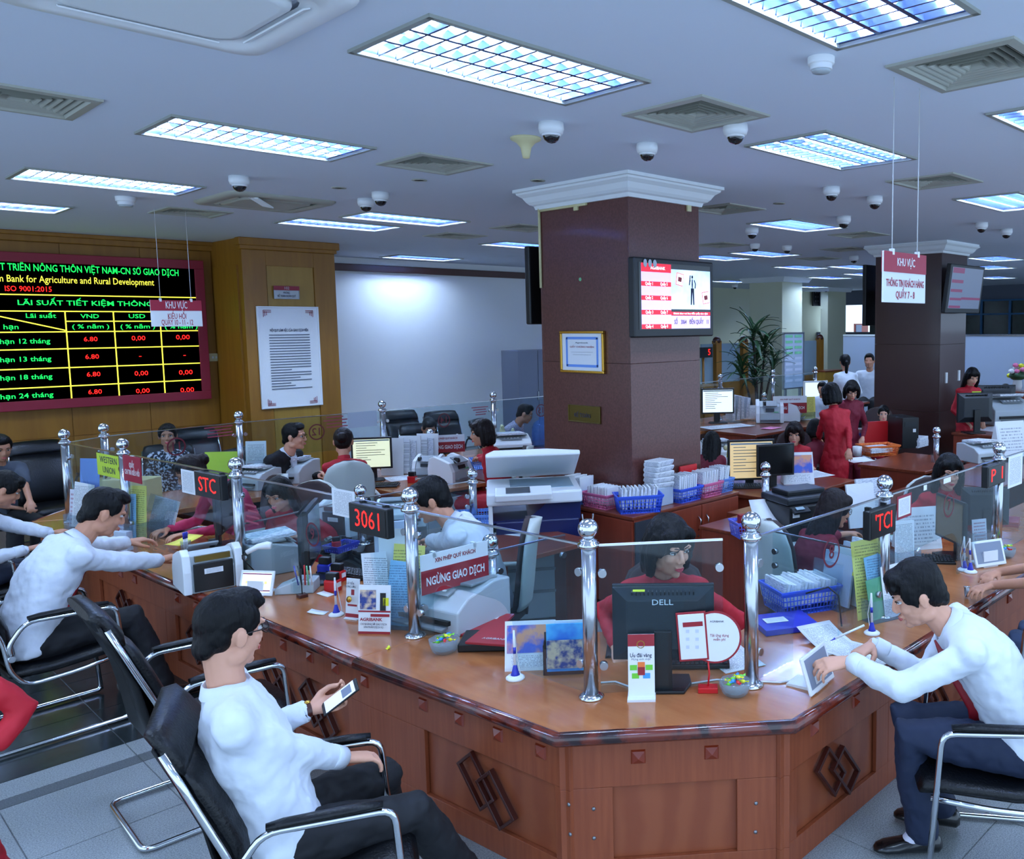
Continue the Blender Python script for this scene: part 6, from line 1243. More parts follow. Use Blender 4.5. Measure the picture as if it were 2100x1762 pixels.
# frosted booth screens, wood posts, far booths
bx = G(1440, 780, 1.0)
for i, (x0, x1, l) in enumerate(((1437, 1466, 'frosted glass booth screen at the right edge of the big column'), (1476, 1520, 'frosted glass booth screen behind the left side of the plant'), (1530, 1600, 'frosted glass booth screen behind the right side of the plant'), (1645, 1678, 'frosted glass booth screen right of the banknote board'))):
    a, b = GY(x0, 710, 13.2), GY(x1, 710, 13.2)
    t = thing('booth_screen', l, 'screen', ((a.x+b.x)/2, 13.2, 0), 0); MB().box((0, 0, 1.35), (b.x-a.x, .02, .95)).build('frosted_pane', 'frost', t); MB().box((0, 0, .44), (b.x-a.x, .06, .88)).build('wood_base', 'wood_yellow', t)
for x0, l in ((1470, 'wood post between the frosted screens'), (1525, 'wood post behind the plant'), (1681, 'carved wood post with a round top near the far door')):
    a = GY(x0, 710, 13.15); t = thing('wood_post', l, 'post', (a.x, 13.15, 0), 0); MB().box((0, 0, .95), (.2, .14, 1.9)).build('shaft', 'wood_yellow', t); MB().ell((0, 0, 1.9), (.12, .09, .1), 12, 8).build('finial', 'wood_dark', t)
led = thing('number_display', 'small far display with a red five by the big column', 'number display', GY(1446, 723, 13.0), 0); MB().box((0, 0, 0), (.45, .08, .24)).build('case', 'black_plastic', led); MB().cyl((0, .06, -led.location.z), (0, .06, 0), .03).build('pole', 'wood_yellow', led); text('5', led, 'led_red', M4((.1, -.045, 0)), .2)
sg_ = thing('door_sign', 'small maroon and white sign by the far door', 'sign', GY(1778, 655, 16.6), 0); MB().box((0, 0, 0), (.55, .02, .38)).build('plate', 'white_plastic', sg_); MB().box((0, -.012, .12), (.55, .004, .14)).build('header', 'maroon', sg_); text('QUỸ CHÍNH\nQUẦY 24', sg_, 'ink', M4((0, -.013, -.06)), .09, .4)
MB().cyl((0, 0, .19), (0, 0, HC-sg_.location.z), .006, n=5).build('string', 'cable_white', sg_)
ck = thing('wall_clock_panel', 'small black information panel on the far cream wall', 'panel', GY(1676, 609, 17.1), 0); MB().box((0, 0, 0), (.6, .06, .66)).build('case', 'black_plastic', ck, bevel=.01)
for k in range(9): MB().box((-.15+.15*(k % 3), -.033, -.15+.15*(k//3)), (.07, .004, .05)).build('tile_light', 'dull_steel', ck).name = 'indicator'
t = thing('booth_wall', 'tan counter side below the woman with a ponytail', 'counter', GY(1700, 800, 12.6)*1.0, 0); t.location.z = 0; MB().box((0, 0, .5), (1.0, .4, 1.0)).build('side_board', 'wood_yellow2', t); MB().box((.0, 0, 1.01), (1.02, .42, .03)).build('top_board', 'wood_desk', t)
t = thing('booth_glass', 'frosted low screen behind the two standing women', 'screen', GY(1758, 790, 11.5), 0); t.location.z = 0; MB().box((0, 0, .65), (1.4, .02, 1.0)).build('frosted_pane', 'frost', t); MB().box((0, 0, .08), (1.4, .05, .16)).build('base_rail', 'steel', t)
gc = thing('grey_locker', 'tall grey locker cabinet before the white wall, left of the column', 'cabinet', (9.2, 12.6, 0), 0)
zt_ = GY(1080, 718, 12.6).z; x0, x1 = GY(1045, 750, 12.6).x, GY(1125, 750, 12.6).x; gc.location.x = (x0+x1)/2+.3
for k in range(2): MB().box((-(x1-x0)/4-.0+(x1-x0)/2*k-.3, 0, zt_/2), ((x1-x0)/2-.01, .5, zt_)).build('locker_unit', 'cabinet_grey', gc, bevel=.006); MB().box((-(x1-x0)/4+(x1-x0)/2*k-.3+.2, -.26, zt_*.55), (.02, .03, .16)).build('handle', 'steel', gc)
for l, px, py, s_ in (('far white dome light', 1, 1, 1),): pass
for k in ('s9', 's10', 's11'): pass
fc = thing('far_counter', 'far wooden counter under the glass screens by the plant', 'counter', (13.6, 9.15, 0), 0); MB().box((0, 0, CT-.02), (3.6, .9, .04)).build('worktop', 'wood_desk', fc, bevel=.004); MB().box((0, .1, (CT-.04)/2), (3.5, .5, CT-.04)).build('front_board', 'wood_cabinet', fc)
# ---------------------------------------------------------------- people
def V3(*a): return Vector(a)
def ik(a, b, l1, l2, pole):
    "middle joint between a and b"
    d = b-a; L_ = min(d.length, (l1+l2)*.999); dn = d.normalized(); x = (l1*l1-l2*l2+L_*L_)/(2*L_); h = math.sqrt(max(0, l1*l1-x*x))
    p = (pole-dn*pole.dot(dn)).normalized()
    return a+dn*x+p*h, a+dn*L_
def loft(mb, stations, n=16, mi=0):
    "stations: (centre, side vector, front vector, rx, ry)"
    mb.rings([[c+s*(math.cos(2*PI*i/n)*rx)+f*(math.sin(2*PI*i/n)*ry) for i in range(n)] for c, s, f, rx, ry in stations], mi)
def limb(mb, pts, rads, n=12, mi=0, k=3):
    "rounded tapering limb through joints, closed with domes"
    P = []; R = []
    for i in range(len(pts)-1):
        for j in range(k):
            t = j/k; P.append(pts[i].lerp(pts[i+1], t)); R.append(rads[i]*(1-t)+rads[i+1]*t)
    P.append(pts[-1]); R.append(rads[-1])
    d0 = (P[0]-P[1]).normalized(); d1 = (P[-1]-P[-2]).normalized()
    P = [P[0]+d0*R[0]*.9, P[0]+d0*R[0]*.6]+P+[P[-1]+d1*R[-1]*.6, P[-1]+d1*R[-1]*.9]; R = [R[0]*.35, R[0]*.8]+R+[R[-1]*.8, R[-1]*.35]
    mb.tube(P, R, n, mi)
def remesh(mb, name, mats, vox, smooth=4, parent=None, matfn=None, disp=None, fac=.5):
    me = mb.mesh('tmp', mats); o = bpy.data.objects.new('tmp', me); COL.objects.link(o)
    r = o.modifiers.new('r', 'REMESH'); r.mode = 'VOXEL'; r.voxel_size = vox; r.use_smooth_shade = True
    if smooth: s = o.modifiers.new('s', 'SMOOTH'); s.factor = fac; s.iterations = smooth
    if disp:
        for size, strength in disp:
            t = bpy.data.textures.new('folds', 'CLOUDS'); t.noise_scale = size; t.noise_depth = 1
            d = o.modifiers.new('d', 'DISPLACE'); d.texture = t; d.strength = strength; d.mid_level = .5; d.texture_coords = 'GLOBAL'
    dg = bpy.context.evaluated_depsgraph_get(); out = bpy.data.meshes.new_from_object(o.evaluated_get(dg)); bpy.data.objects.remove(o); bpy.data.meshes.remove(me)
    out.name = name; out.materials.clear()
    for a in mats: out.materials.append(MATS[a])
    n = len(out.polygons); mi = np.zeros(n, np.int32)
    if matfn is not None:
        cc = np.empty(n*3); out.polygons.foreach_get('center', cc); mi = matfn(cc.reshape(-1, 3)).astype(np.int32)
    out.polygons.foreach_set('material_index', mi); out.polygons.foreach_set('use_smooth', np.ones(n, bool)); out.update()
    ob = bpy.data.objects.new(name, out); COL.objects.link(ob); ob.parent = parent
    return ob
def hand(mb, wrist, fdir, palm, side, curl=(.5, .5, .5, .5), thumb=.5, s=1, spread=.12, mi=0):
    "fdir: wrist to knuckles; palm: outward normal of the palm; side +1 when the thumb lies on +x"
    y = fdir.normalized(); z = -(palm-y*palm.dot(y)).normalized(); x = y.cross(z)*1.0
    tx = x*side
    def W(a, b, c): return wrist+(tx*a+y*b+z*c)*s
    st = []
    for b, rx, ry, cx in ((-.012, .024, .019, 0), (.02, .030, .018, .001), (.05, .038, .016, .001), (.078, .040, .014, 0), (.092, .036, .011, 0)):
        st.append((W(cx, b, 0), tx, z, rx*s, ry*s))
    loft(mb, st, 12, mi)
    for k, (bx, ln, r) in enumerate(((.030, .072, .0088), (.010, .080, .009), (-.010, .075, .0086), (-.029, .060, .0078))):
        c = curl[k]; p = V3(bx, .082, 0); a = -spread*(k-1.4)*-1; pts = [V3(bx, .06, 0), p]; ang = c*.75; dirx = math.sin(-(k-1.4)*spread)
        for f_, add in ((.45, 0), (.32, c*1.1), (.23, c*.8)):
            ang += add; dd = V3(dirx, math.cos(ang), -math.sin(ang)).normalized(); p = p+dd*ln*f_; pts.append(p)
        limb(mb, [W(*q) for q in pts], [r*s, r*1.04*s, r*s, r*.92*s, r*.82*s], 8, mi, 2)
    t = thumb; q0 = V3(.018, .012, -.004); q1 = V3(.043, .040, -.010-.018*t); q2 = V3(.056-.018*t, .068, -.016-.034*t); q3 = V3(.056-.038*t, .093-.006*t, -.020-.044*t)
    limb(mb, [W(*q) for q in (q0, q1, q2, q3)], [.016*s, .0125*s, .0105*s, .0088*s], 8, mi, 2)
def head_frame(c, face, up):
    f = face.normalized(); r = f.cross(up).normalized(); u = r.cross(f); return Matrix((r, f, u)).transposed().to_4x4(), c
HEADV = 0.0
def head_shape(mb, Mh, s=1, female=False, mi=0):
    old = mb.T; mb.T = Mh @ Matrix.Scale(s, 4)
    j = .93 if female else 1
    mb.ell((0, -.006, .022), (.074, .093, .096), 22, 14, mi)                # cranium
    mb.ell((0, .020, -.035), (.066*j, .066, .078), 18, 12, mi)             # face mass
    mb.ell((0, .032, -.078), (.049*j, .048, .040), 16, 10, mi)             # jaw
    mb.ell((0, .068, -.101), (.020*j, .018, .016), 12, 8, mi)              # chin
    for sx in (-1, 1):
        mb.ell((sx*.036*j, .058, -.030), (.022, .026, .024), 12, 8, mi)    # cheek
        mb.ell((sx*.050*j, .0, -.072), (.018, .036, .028), 12, 8, mi)      # jaw angle
        mb.ell((sx*.030, .079, .022), (.024, .012, .009), 12, 8, mi)       # brow
        mb.ell((sx*.077, -.006, -.012), (.009, .019, .031), 10, 8, mi, (0, 0, -sx*.35))   # ear
        mb.ell((sx*.082, -.014, -.004), (.005, .012, .020), 10, 8, mi, (0, 0, -sx*.5))
        mb.ell((sx*.010, .096, -.037), (.009, .010, .007), 8, 6, mi)       # nostril wing
    mb.tube([V3(0, .080, .012), V3(0, .093, -.008), V3(0, .100, -.028), V3(0, .100, -.038)], [.008, .009, .0115, .010], 10, mi)
    mb.ell((0, .089, -.060), (.021, .010, .0055), 12, 8, mi); mb.ell((0, .088, -.071), (.018, .010, .0060), 12, 8, mi)
    mb.T = old
def eyes(par, Mh, s, female, lid=.0):
    for sx in (-1, 1):
        b = MB(); b.T = Mh @ Matrix.Scale(s, 4)
        b.ell((sx*.031, .0745, .002), (.0150, .0115, .0085-.003*lid), 12, 8, 0); b.ell((sx*.030, .0825, .002), (.0062, .0048, .0066-.003*lid), 10, 6, 1)
        b.tube([V3(sx*.015, .084, .006-.002*lid), V3(sx*.030, .0885, .0105-.003*lid), V3(sx*.046, .079, .005)], [.0012, .0022, .0014], 6, 1)
        b.build('eye', ['eye_white', 'iris'], par)
    for sx in (-1, 1): b = MB(); b.T = Mh @ Matrix.Scale(s, 4); b.tube([V3(sx*.013, .0895, .021), V3(sx*.030, .0905, .028), V3(sx*.050, .077, .022)], [.0026, .0034 if not female else .0024, .0014], 6, 0, flat=.8); b.build('eyebrow', 'hair', par)
    b = MB(); b.T = Mh @ Matrix.Scale(s, 4)
    b.tube([V3(-.023, .088, -.066), V3(-.010, .0965, -.0625), V3(0, .0975, -.0635), V3(.010, .0965, -.0625), V3(.023, .088, -.066)], [.001, .0035, .0038, .0035, .001], 6, 0)
    b.tube([V3(-.021, .088, -.067), V3(-.009, .096, -.0715), V3(0, .097, -.072), V3(.009, .096, -.0715), V3(.021, .088, -.067)], [.001, .004, .0046, .004, .001], 6, 0)
    b.build('lips', 'lipstick' if female else 'lips', par)
def glasses(par, Mh, s, mt='iris'):
    b = MB(); b.T = Mh @ Matrix.Scale(s, 4)
    for sx in (-1, 1):
        b.tube([V3(sx*.034+.024*math.cos(q), .099-.006*abs(math.cos(q)), .001+.018*math.sin(q)) for q in [i*2*PI/18 for i in range(18)]], .0018, 6, 0, True)
        b.tube([V3(sx*.058, .094, .006), V3(sx*.078, .07, .006), V3(sx*.083, .02, .004), V3(sx*.083, -.012, .002)], .0018, 6)
    b.tube([V3(-.011, .1, .004), V3(0, .103, .007), V3(.011, .1, .004)], .0016, 6); b.build('glasses', mt, par)
def hair(par, Mh, s, style, mt, vox):
    b = MB(); b.T = Mh @ Matrix.Scale(s, 4)
    if style == 'short':      # men's: faded sides, thick top with fringe lifted
        b.ell((0, -.016, .040), (.079, .092, .088), 20, 14); b.ell((0, -.044, .0), (.071, .056, .070), 18, 12)
        b.ell((0, .030, .092), (.062, .062, .038), 16, 10); b.ell((.01, .066, .083), (.050, .028, .022), 14, 8)
        for sx in (-1, 1): b.ell((sx*.066, .020, .040), (.016, .040, .045), 12, 8); b.ell((sx*.076, .022, .008), (.006, .010, .022), 8, 6)
        b.ell((0, -.078, -.040), (.046, .026, .040), 12, 8)
    elif style == 'fringe':   # men's with hair falling over the forehead
        b.ell((0, -.016, .040), (.084, .098, .092), 20, 14); b.ell((0, -.050, -.005), (.074, .060, .078), 18, 12); b.ell((0, -.078, -.045), (.050, .030, .040), 12, 8)
        b.ell((0, .048, .080), (.064, .050, .036), 16, 10); b.ell((.0, .078, .056), (.060, .020, .026), 14, 8)
        for sx in (-1, 1): b.ell((sx*.071, .026, .030), (.015, .042, .050), 12, 8); b.ell((sx*.078, .024, -.004), (.006, .012, .026), 8, 6)
    elif style in ('bob', 'bobfringe'):
        b.ell((0, -.014, .034), (.090, .104, .098), 20, 14)
        for a in range(-6, 7):
            q = a*.43; x, y = .082*math.sin(q), -.092*math.cos(q)*1.0-.004
            if y > .022: continue
            b.tube([V3(x*.9, y*.85, .06), V3(x*1.08, y, .0), V3(x*1.12, y*1.0, -.06), V3(x*1.05, y*.96, -.108), V3(x*.9, y*.86, -.124)], [.022, .026, .026, .022, .010], 8)
        if style == 'bobfringe': b.ell((0, .070, .052), (.066, .026, .034), 14, 8)
        else:
            for sx in (-1, 1): b.ell((sx*.040, .060, .070), (.040, .034, .030), 12, 8, rot=(0, sx*.5, 0))
        for sx in (-1, 1): b.ell((sx*.072, .036, .02), (.016, .040, .050), 12, 8)
    elif style == 'long':
        b.ell((0, -.014, .034), (.088, .102, .096), 20, 14)
        for a in range(-6, 7):
            q = a*.40; x, y = .080*math.sin(q), -.090*math.cos(q)-.004
            if y > .018: continue
            b.tube([V3(x*.9, y*.85, .06), V3(x*1.1, y, .0), V3(x*1.15, y*1.05, -.08), V3(x*1.1, y-.025, -.18), V3(x*1.05, y-.045, -.28), V3(x*.9, y-.05, -.34)], [.022, .026, .028, .028, .024, .010], 8)
        for sx in (-1, 1): b.ell((sx*.040, .056, .070), (.042, .036, .030), 12, 8, rot=(0, sx*.5, 0)); b.ell((sx*.074, .034, .02), (.015, .038, .055), 12, 8)
    elif style in ('bun', 'ponytail'):
        b.ell((0, -.014, .036), (.083, .098, .092), 20, 14); b.ell((0, -.045, -.005), (.074, .060, .07), 16, 10)
        for sx in (-1, 1): b.ell((sx*.040, .050, .074), (.040, .034, .028), 12, 8, rot=(0, sx*.5, 0)); b.ell((sx*.072, .020, .025), (.014, .035, .045), 12, 8)
        if style == 'bun': b.ell((0, -.112, .035), (.048, .038, .044), 14, 10); b.ell((.02, -.12, .055), (.025, .022, .02), 10, 8)
        else: b.tube([V3(0, -.09, .02), V3(0, -.13, .0), V3(0, -.125, -.1), V3(0, -.11, -.2), V3(0, -.11, -.26)], [.02, .027, .03, .024, .008], 10)
    h = remesh(b, 'hair', [mt], vox, 3, par, disp=((.018, .006),) if vox < .009 else None)
    return h
def person(label, pel, facing, lean=.1, twist=0, head=(0, 0), hands=None, hpar=None, feet=None, stand=False, top='cloth_white', bottom='cloth_navy', hairs='short', hairm='hair', skin='skin', s=1, female=False, lod=1, sleeve='long', gls=None, curls=((.5,)*4, (.5,)*4), thumbs=(.5, .5), palms=None, group=None, tie=None, extras=True, sock=None, neckup=None, sh_w=None, legs=True, hunch=.3, knees=None, jacket=None, dress=False, belt=False, elb=None, fdirs=None, hpx=None, hk=None):
    """pel: hip point (x, y, z); facing: heading angle (0 = +y, clockwise); hands: world points of the wrists (right, left);
    feet: world ankle points (right, left); head: (yaw, pitch) relative to the body"""
    P = V3(0, 0, pel[-1])
    F = V3(math.sin(facing), math.cos(facing), 0); R = V3(F.y, -F.x, 0); U = V3(0, 0, 1)
    vox = {0: .0055, 1: .0075, 2: .012, 3: .018}[lod]
    def axis(a): return (U*math.cos(a)+F*math.sin(a))
    a1, a2, a3 = lean*.7, lean*1.1, lean*1.1+hunch*.5
    p0 = P; p1 = p0+axis(a1)*.17*s; p2 = p1+axis(a2)*.17*s; p3 = p2+axis(a3)*.15*s     # waist, chest, shoulder line
    tq = Matrix.Rotation(-twist, 3, 'Z'); R2 = tq @ R; F2 = tq @ F
    fr = lambda a, FF: (FF*math.cos(a)-U*math.sin(a))
    sw_ = sh_w or (.155 if female else .188)
    shl = [p3+R2*sg*sw_*s-axis(a3)*.04*s for sg in (1, -1)]; hs = s*(hk or (1.03 if female else 1.0))
    nk = p3+axis(a3+hunch*.5)*.062*s
    hy, hp = head; Fh = Matrix.Rotation(-hy, 3, 'Z') @ F2; upv = U
    fdir = (Fh*math.cos(hp)-U*math.sin(hp)); upd = (U*math.cos(hp)+Fh*math.sin(hp))
    hc = nk+(axis(a3+hunch*.8)*.040+upd*.105+fdir*.014)*s
    Mr, _ = head_frame(hc, fdir, upd); Mh = Matrix.Translation(hc) @ Mr
    if hpx: g_ = G(hpx[0], hpx[1], hc.z); O = V3(g_.x-hc.x, g_.y-hc.y, 0)
    else: O = V3(pel[0], pel[1], 0)
    r = thing('person', label, 'person', O, group=group); print(label[:40], [round(v, 2) for v in (O.x, O.y, O.x+hc.x, O.y+hc.y, hc.z)])
    body = MB()
    head_shape(body, Mh, hs, female)
    nb_ = hc-upd*.055*s-fdir*.022*s
    limb(body, [p3+axis(a3)*-.02*s, nk-axis(a3)*.02*s, nb_, nb_+upd*.03*s], [.07*s, (.047 if female else .054)*s, (.047 if female else .054)*s, .045*s], 14)
    loft(body, [(p0, R, F, .11*s, .08*s), (p1, R, fr(a1, F), .11*s, .075*s), (p2, R2, fr(a2, F2), .12*s, .08*s), (p3, R2, fr(a3, F2), .12*s, .055*s)], 14)
    # arms
    ua, fa = .275*s, .245*s; arms = []
    for i, sg in ((0, 1), (1, -1)):
        w_ = V3(*hands[i])-O if hands and hands[i] is not None else shl[i]+F*.16*s-U*.40*s-R*sg*.02
        pole = elb[i] if elb and elb[i] is not None else (R2*sg*.45-U*1.0-F*.35)
        e, w_ = ik(shl[i], w_, ua, fa, pole if isinstance(pole, Vector) else V3(*pole)); arms.append((shl[i], e, w_))
        rr = .82 if female else 1
        limb(body, [shl[i], e, w_], [.027*s*rr, .030*s*rr, .025*s*rr], 12)
        fd = (w_-e).normalized()
        if fdirs and fdirs[i] is not None: fd = V3(*fdirs[i]).normalized()
        pm = V3(*palms[i]) if palms and palms[i] is not None else -U
        xh = fd.cross(-(pm-fd*pm.dot(fd)).normalized()); inner = 1 if xh.dot(-R*sg) > 0 else -1
        if abs((pm-fd*pm.dot(fd)).normalized().z) < .5: inner = 1 if xh.z > 0 else -1
        elif pm.z > .3: inner = 1 if xh.dot(R*sg) > 0 else -1
        hand(body, w_+fd*.012*s, fd, pm, inner, curls[i], thumbs[i], s*(.92 if female else 1.0))
    # legs
    th, shn = .42*s, .41*s; hips = [P+R*sg*.085*s for sg in (1, -1)]; lg = []
    for i, sg in ((0, 1), (1, -1)):
        a = V3(*feet[i])-O if feet and feet[i] is not None else (hips[i]*1.0+F*(.40 if not stand else .02)*s+R*sg*.02)
        if not (feet and feet[i] is not None): a.z = .085
        k, a = ik(hips[i], a, th, shn, V3(*knees[i]) if knees else F+U*.8)
        lg.append((hips[i], k, a)); limb(body, [hips[i], k, a], [.07*s, .048*s, .034*s], 12)
    if legs is False: pass
    def bodymat(c): return np.zeros(len(c))
    bo = remesh(body, 'body', [skin], vox, 2 if lod < 2 else 1, r, bodymat)
    if extras:
        eyes(r, Mh, hs, female, lid=.6 if hp > .3 else .2)
    hair(r, Mh, hs, hairs, hairm, max(vox, .0075))
    if gls: glasses(r, Mh, hs, gls)
    # clothes
    g = .012*s; vc = max(vox*1.3, .010); dsp = ((.12, .020), (.045, .012)) if lod < 2 else ((.09, .015),)
    t = MB(); wd = .86 if female else 1
    hem = p0-axis(a1)*.05*s if not dress else p0-U*.02
    loft(t, [(hem, R, F, .178*s*wd, .125*s), (p0, R, F, .182*s*wd, .128*s), (p1-axis(a1)*.03*s, R, fr(a1, F), .170*s*wd*(.86 if female else 1), .122*s), (p1+axis(a2)*.05*s, R2, fr(a1, F2), .170*s*wd*(.9 if female else 1), .122*s), (p2, R2, fr(a2, F2), .184*s*wd, .126*s), (p2+axis(a3)*.08*s, R2, fr(a3, F2), .178*s*wd, .112*s), (p3, R2, fr(a3, F2), .168*s*wd, .080*s), (p3+axis(a3)*.035*s, R2, fr(a3, F2), .085*s*wd, .064*s)], 18)
    if female:
        for sg in (1, -1): t.ell(p2+R2*sg*.060*s+fr(a2, F2)*.070*s-axis(a2)*.01, (.060*s, .055*s, .060*s), 12, 8)
    for sh_, e, w_ in arms: limb(t, [nk-axis(a3)*.045*s+(sh_-p3)*.25, sh_+U*.012*s], [.045*s, .058*s*(.85 if female else 1)], 12)
    cuffs = []
    for sh_, e, w_ in arms:
        rr = .80 if female else 1
        if sleeve == 'long': limb(t, [sh_-U*.015+(p3-sh_)*.12, e, w_-(w_-e).normalized()*.012*s], [.058*s*rr, .054*s*rr, .039*s*rr], 14)
        elif sleeve == 'three': limb(t, [sh_, e, e.lerp(w_, .45)], [.060*s*rr, .052*s*rr, .05*s*rr], 14)
        else: limb(t, [sh_, sh_.lerp(e, .75)], [.066*s*rr, .062*s*rr], 14)
    nm = 'jacket' if jacket else ('tunic' if dress else ('blouse' if female else 'shirt'))
    if dress:     # long tunic falling over the hips
        if stand: loft(t, [(P, R, F, .16*s*wd, .115*s), (P-U*.12*s, R, F, .185*s*wd, .13*s), (P-U*.35*s, R, F, .17*s*wd, .12*s), (P-U*.6*s, R, F, .175*s*wd, .13*s), (P-U*.80*s, R, F, .19*s*wd, .14*s)], 18)
        else:
            for h_, k, a in lg: limb(t, [h_, k+(k-h_).normalized()*.02], [.10*s, .075*s], 12)
    remesh(t, nm, [jacket or top], vc, 16 if lod < 2 else 3, r, disp=dsp)
    if not dress and not female:
        cm = MB(); n = 16; cx = nk-axis(a3)*.028*s
        ax_ = axis(a3+hunch*.4); fx = fr(a3+hunch*.4, F2)
        rs = []
        for rad, z, f_ in ((.062, -.01, 0), (.060, .024, 0), (.064, .026, 0), (.078, -.012, .0)):
            rs.append([cx+(R2*math.cos(2*PI*i/n)+fx*math.sin(2*PI*i/n)*1.05)*rad*s+ax_*(z-.022*max(0, math.sin(2*PI*i/n)))*s for i in range(n)])
        cm.rings(rs, 0, True, False); cm.build('collar', top, r)
        if sleeve == 'long' and lod < 2:
            for sh_, e, w_ in arms:
                d = (w_-e).normalized(); c = MB(); c.tube([w_-d*.065*s, w_-d*.06*s, w_-d*.008*s, w_-d*.004*s, w_-d*.012*s], [.038*s, .0405*s, .039*s, .036*s, .03*s], 16); c.build('cuff', jacket or top, r)
    if dress or female:
        cm = MB(); n = 16; cx = nk-axis(a3)*.03*s; ax_ = axis(a3+hunch*.4); fx = fr(a3+hunch*.4, F2)
        hgt = .035 if dress else .008
        cm.rings([[cx+(R2*math.cos(2*PI*i/n)+fx*math.sin(2*PI*i/n)*1.05)*rad*s+ax_*z*s for i in range(n)] for rad, z in ((.070, -.03), (.056, 0), (.054, hgt), (.050, hgt), (.05, .0))], 0, True, False); cm.build('collar', top, r)
    b = MB()
    loft(b, [(P+axis(a1)*.03*s, R, F, .155*s*wd, .113*s), (P-U*.04*s, R, F, .17*s*wd, .122*s), (P-U*.07*s+F*(.04 if not stand else 0), R, F, .15*s*wd, .11*s)], 16)
    for h_, k, a in lg:
        d = (a-k).normalized(); limb(b, [h_, k, a-d*.02*s], [.094*s*wd, .070*s*wd, .064*s if not dress else .09*s], 14)
        if dress and stand: pass
    remesh(b, 'trousers', [bottom], vc, 4 if lod < 2 else 2, r, disp=dsp)
    if belt:
        bm = MB(); rs = [[P+axis(a1)*z*s+(R*math.cos(q)*.160+fr(a1, F)*math.sin(q)*.118)*s*k for q in [2*PI*i/20 for i in range(20)]] for k, z in ((1, .022), (1.02, .024), (1.02, .05), (1, .052))]
        bm.rings(rs, 0, True, False); bm.build('belt', 'leather', r)
    for (h_, k, a), sg in zip(lg, (1, -1)):
        f_ = (F+R*sg*.15).normalized(); rt = V3(f_.y, -f_.x, 0); az = a.z
        if sock:
            sm_ = MB(); limb(sm_, [a+V3(0, 0, .06*s), a, a+f_*.05-U*.03], [.036*s, .038*s, .034*s], 12); sm_.build('sock', sock, r)
        sh_ = MB(); st = []
        for dx, rx, rz_, zz in ((-.070, .020, .020, .035), (-.055, .036, .036, .038), (-.01, .038, .040, .042), (.05, .041, .030, .033), (.10, .046, .024, .027), (.145, .043, .020, .022), (.175, .030, .014, .018), (.188, .012, .008, .014)):
            st.append((a+f_*dx*s+U*(zz-az)*1.0, rt, U, rx*s, rz_*s))
        for i_ in range(len(st)): c = st[i_][0]; st[i_] = (V3(c.x, c.y, max(0, az-.085)+ (.035, .038, .042, .033, .027, .022, .018, .014)[i_]*s),)+st[i_][1:]
        loft(sh_, st, 14); sh_.build('shoe', 'shoe', r)
    if jacket:
        q = fr(a2, F2); v = [nk+fx*.058*s+R2*sg*.045*s-axis(a3)*.015*s for sg in (1, -1)]+[p2+q*.133*s+axis(a2)*.0*s+R2*sg*.012*s for sg in (-1, 1)]; mid = [(v[0]+v[3])/2+q*.035*s, (v[1]+v[2])/2+q*.035*s]
        MB().add([v[0], mid[0], v[3], v[2], mid[1], v[1]]+[p-q*.02 for p in (v[0], mid[0], v[3], v[2], mid[1], v[1])], [(0, 5, 4, 1), (1, 4, 3, 2), (6, 7, 10, 11), (7, 8, 9, 10)], 0, True).build('shirt_front', 'cloth_white', r)
    if tie:
        tm = MB(); q = fr(a2, F2)
        tm.tube([nk+fx*.062*s-axis(a3)*.03*s if not (dress or female) else nk, p2+q*.128*s+axis(a2)*.05*s, p1+fr(a1, F2)*.122*s, p1+fr(a1, F)*.125*s-U*.10*s], [.016, .022, .034, .012], 8, flat=.25, up=tuple(R2)); tm.build('tie', tie, r)
    r['wr'] = [tuple(O+a[2]) for a in arms]
    return r
D = math.radians
def GG(*a): return tuple(G(*a))
ppl = {}
# --- foreground customers
ppl['A'] = person('young man in white shirt and glasses holding a phone, seated in the foreground black chair', (.51,), D(114), lean=-.28, twist=D(-4), head=(D(-30), .14), hpx=(470, 1292), lod=0, hands=(GG(722, 1560, .63), GG(632, 1456, .80)), curls=((.35, .45, .5, .55), (.75, .8, .8, .8)), thumbs=(.3, .6), palms=((0, 0, -1), (-.35, -.35, .85)), fdirs=((.9, -.1, -.25), (.95, -.28, .06)), feet=((1.80, 2.82, .085), (1.74, 3.36, .085)), bottom='cloth_black', gls='iris', hunch=.15, s=1.09, hairs='short', skin='skin_light', elb=((-.2, -.6, -1), None), belt=False)
ppl['B'] = person('man in white shirt and navy trousers writing at the right side of the counter', (.52,), D(-32), lean=.48, head=(D(-6), .42), hpx=(1880, 1215), lod=0, hands=(GG(1790, 1322, .80), GG(1745, 1356, .83)), curls=((.75, .8, .85, .9), (.6, .6, .65, .7)), thumbs=(.7, .7), palms=((-.3, -.1, -1), (.2, .3, -1)), fdirs=((-.75, .1, -.1), (-.55, .45, -.05)), feet=(GG(1932, 1655, .10), GG(1893, 1708, .09)), bottom='cloth_navy_blue', sock='sock', s=1.12, hairs='fringe', skin='skin_light', hunch=.5, tie='folder_red', elb=((.3, -.2, -1), (-.75, -.5, -.5)), belt=True)
ppl['C'] = person('man in white shirt reaching under the glass with a yellow slip', (.52,), D(86), lean=.42, head=(D(6), .42), hpx=(212, 1050), lod=0, hands=(GG(330, 1150, .80), GG(318, 1110, .79)), fdirs=((.8, .35, 0), (.9, .1, 0)), curls=((.35,)*4, (.45,)*4), feet=((1.62, 5.75, .09), (1.62, 6.35, .09)), bottom='cloth_black', hunch=.5, s=1.16, elb=((-.2, -.5, -1), None), tie='folder_red')
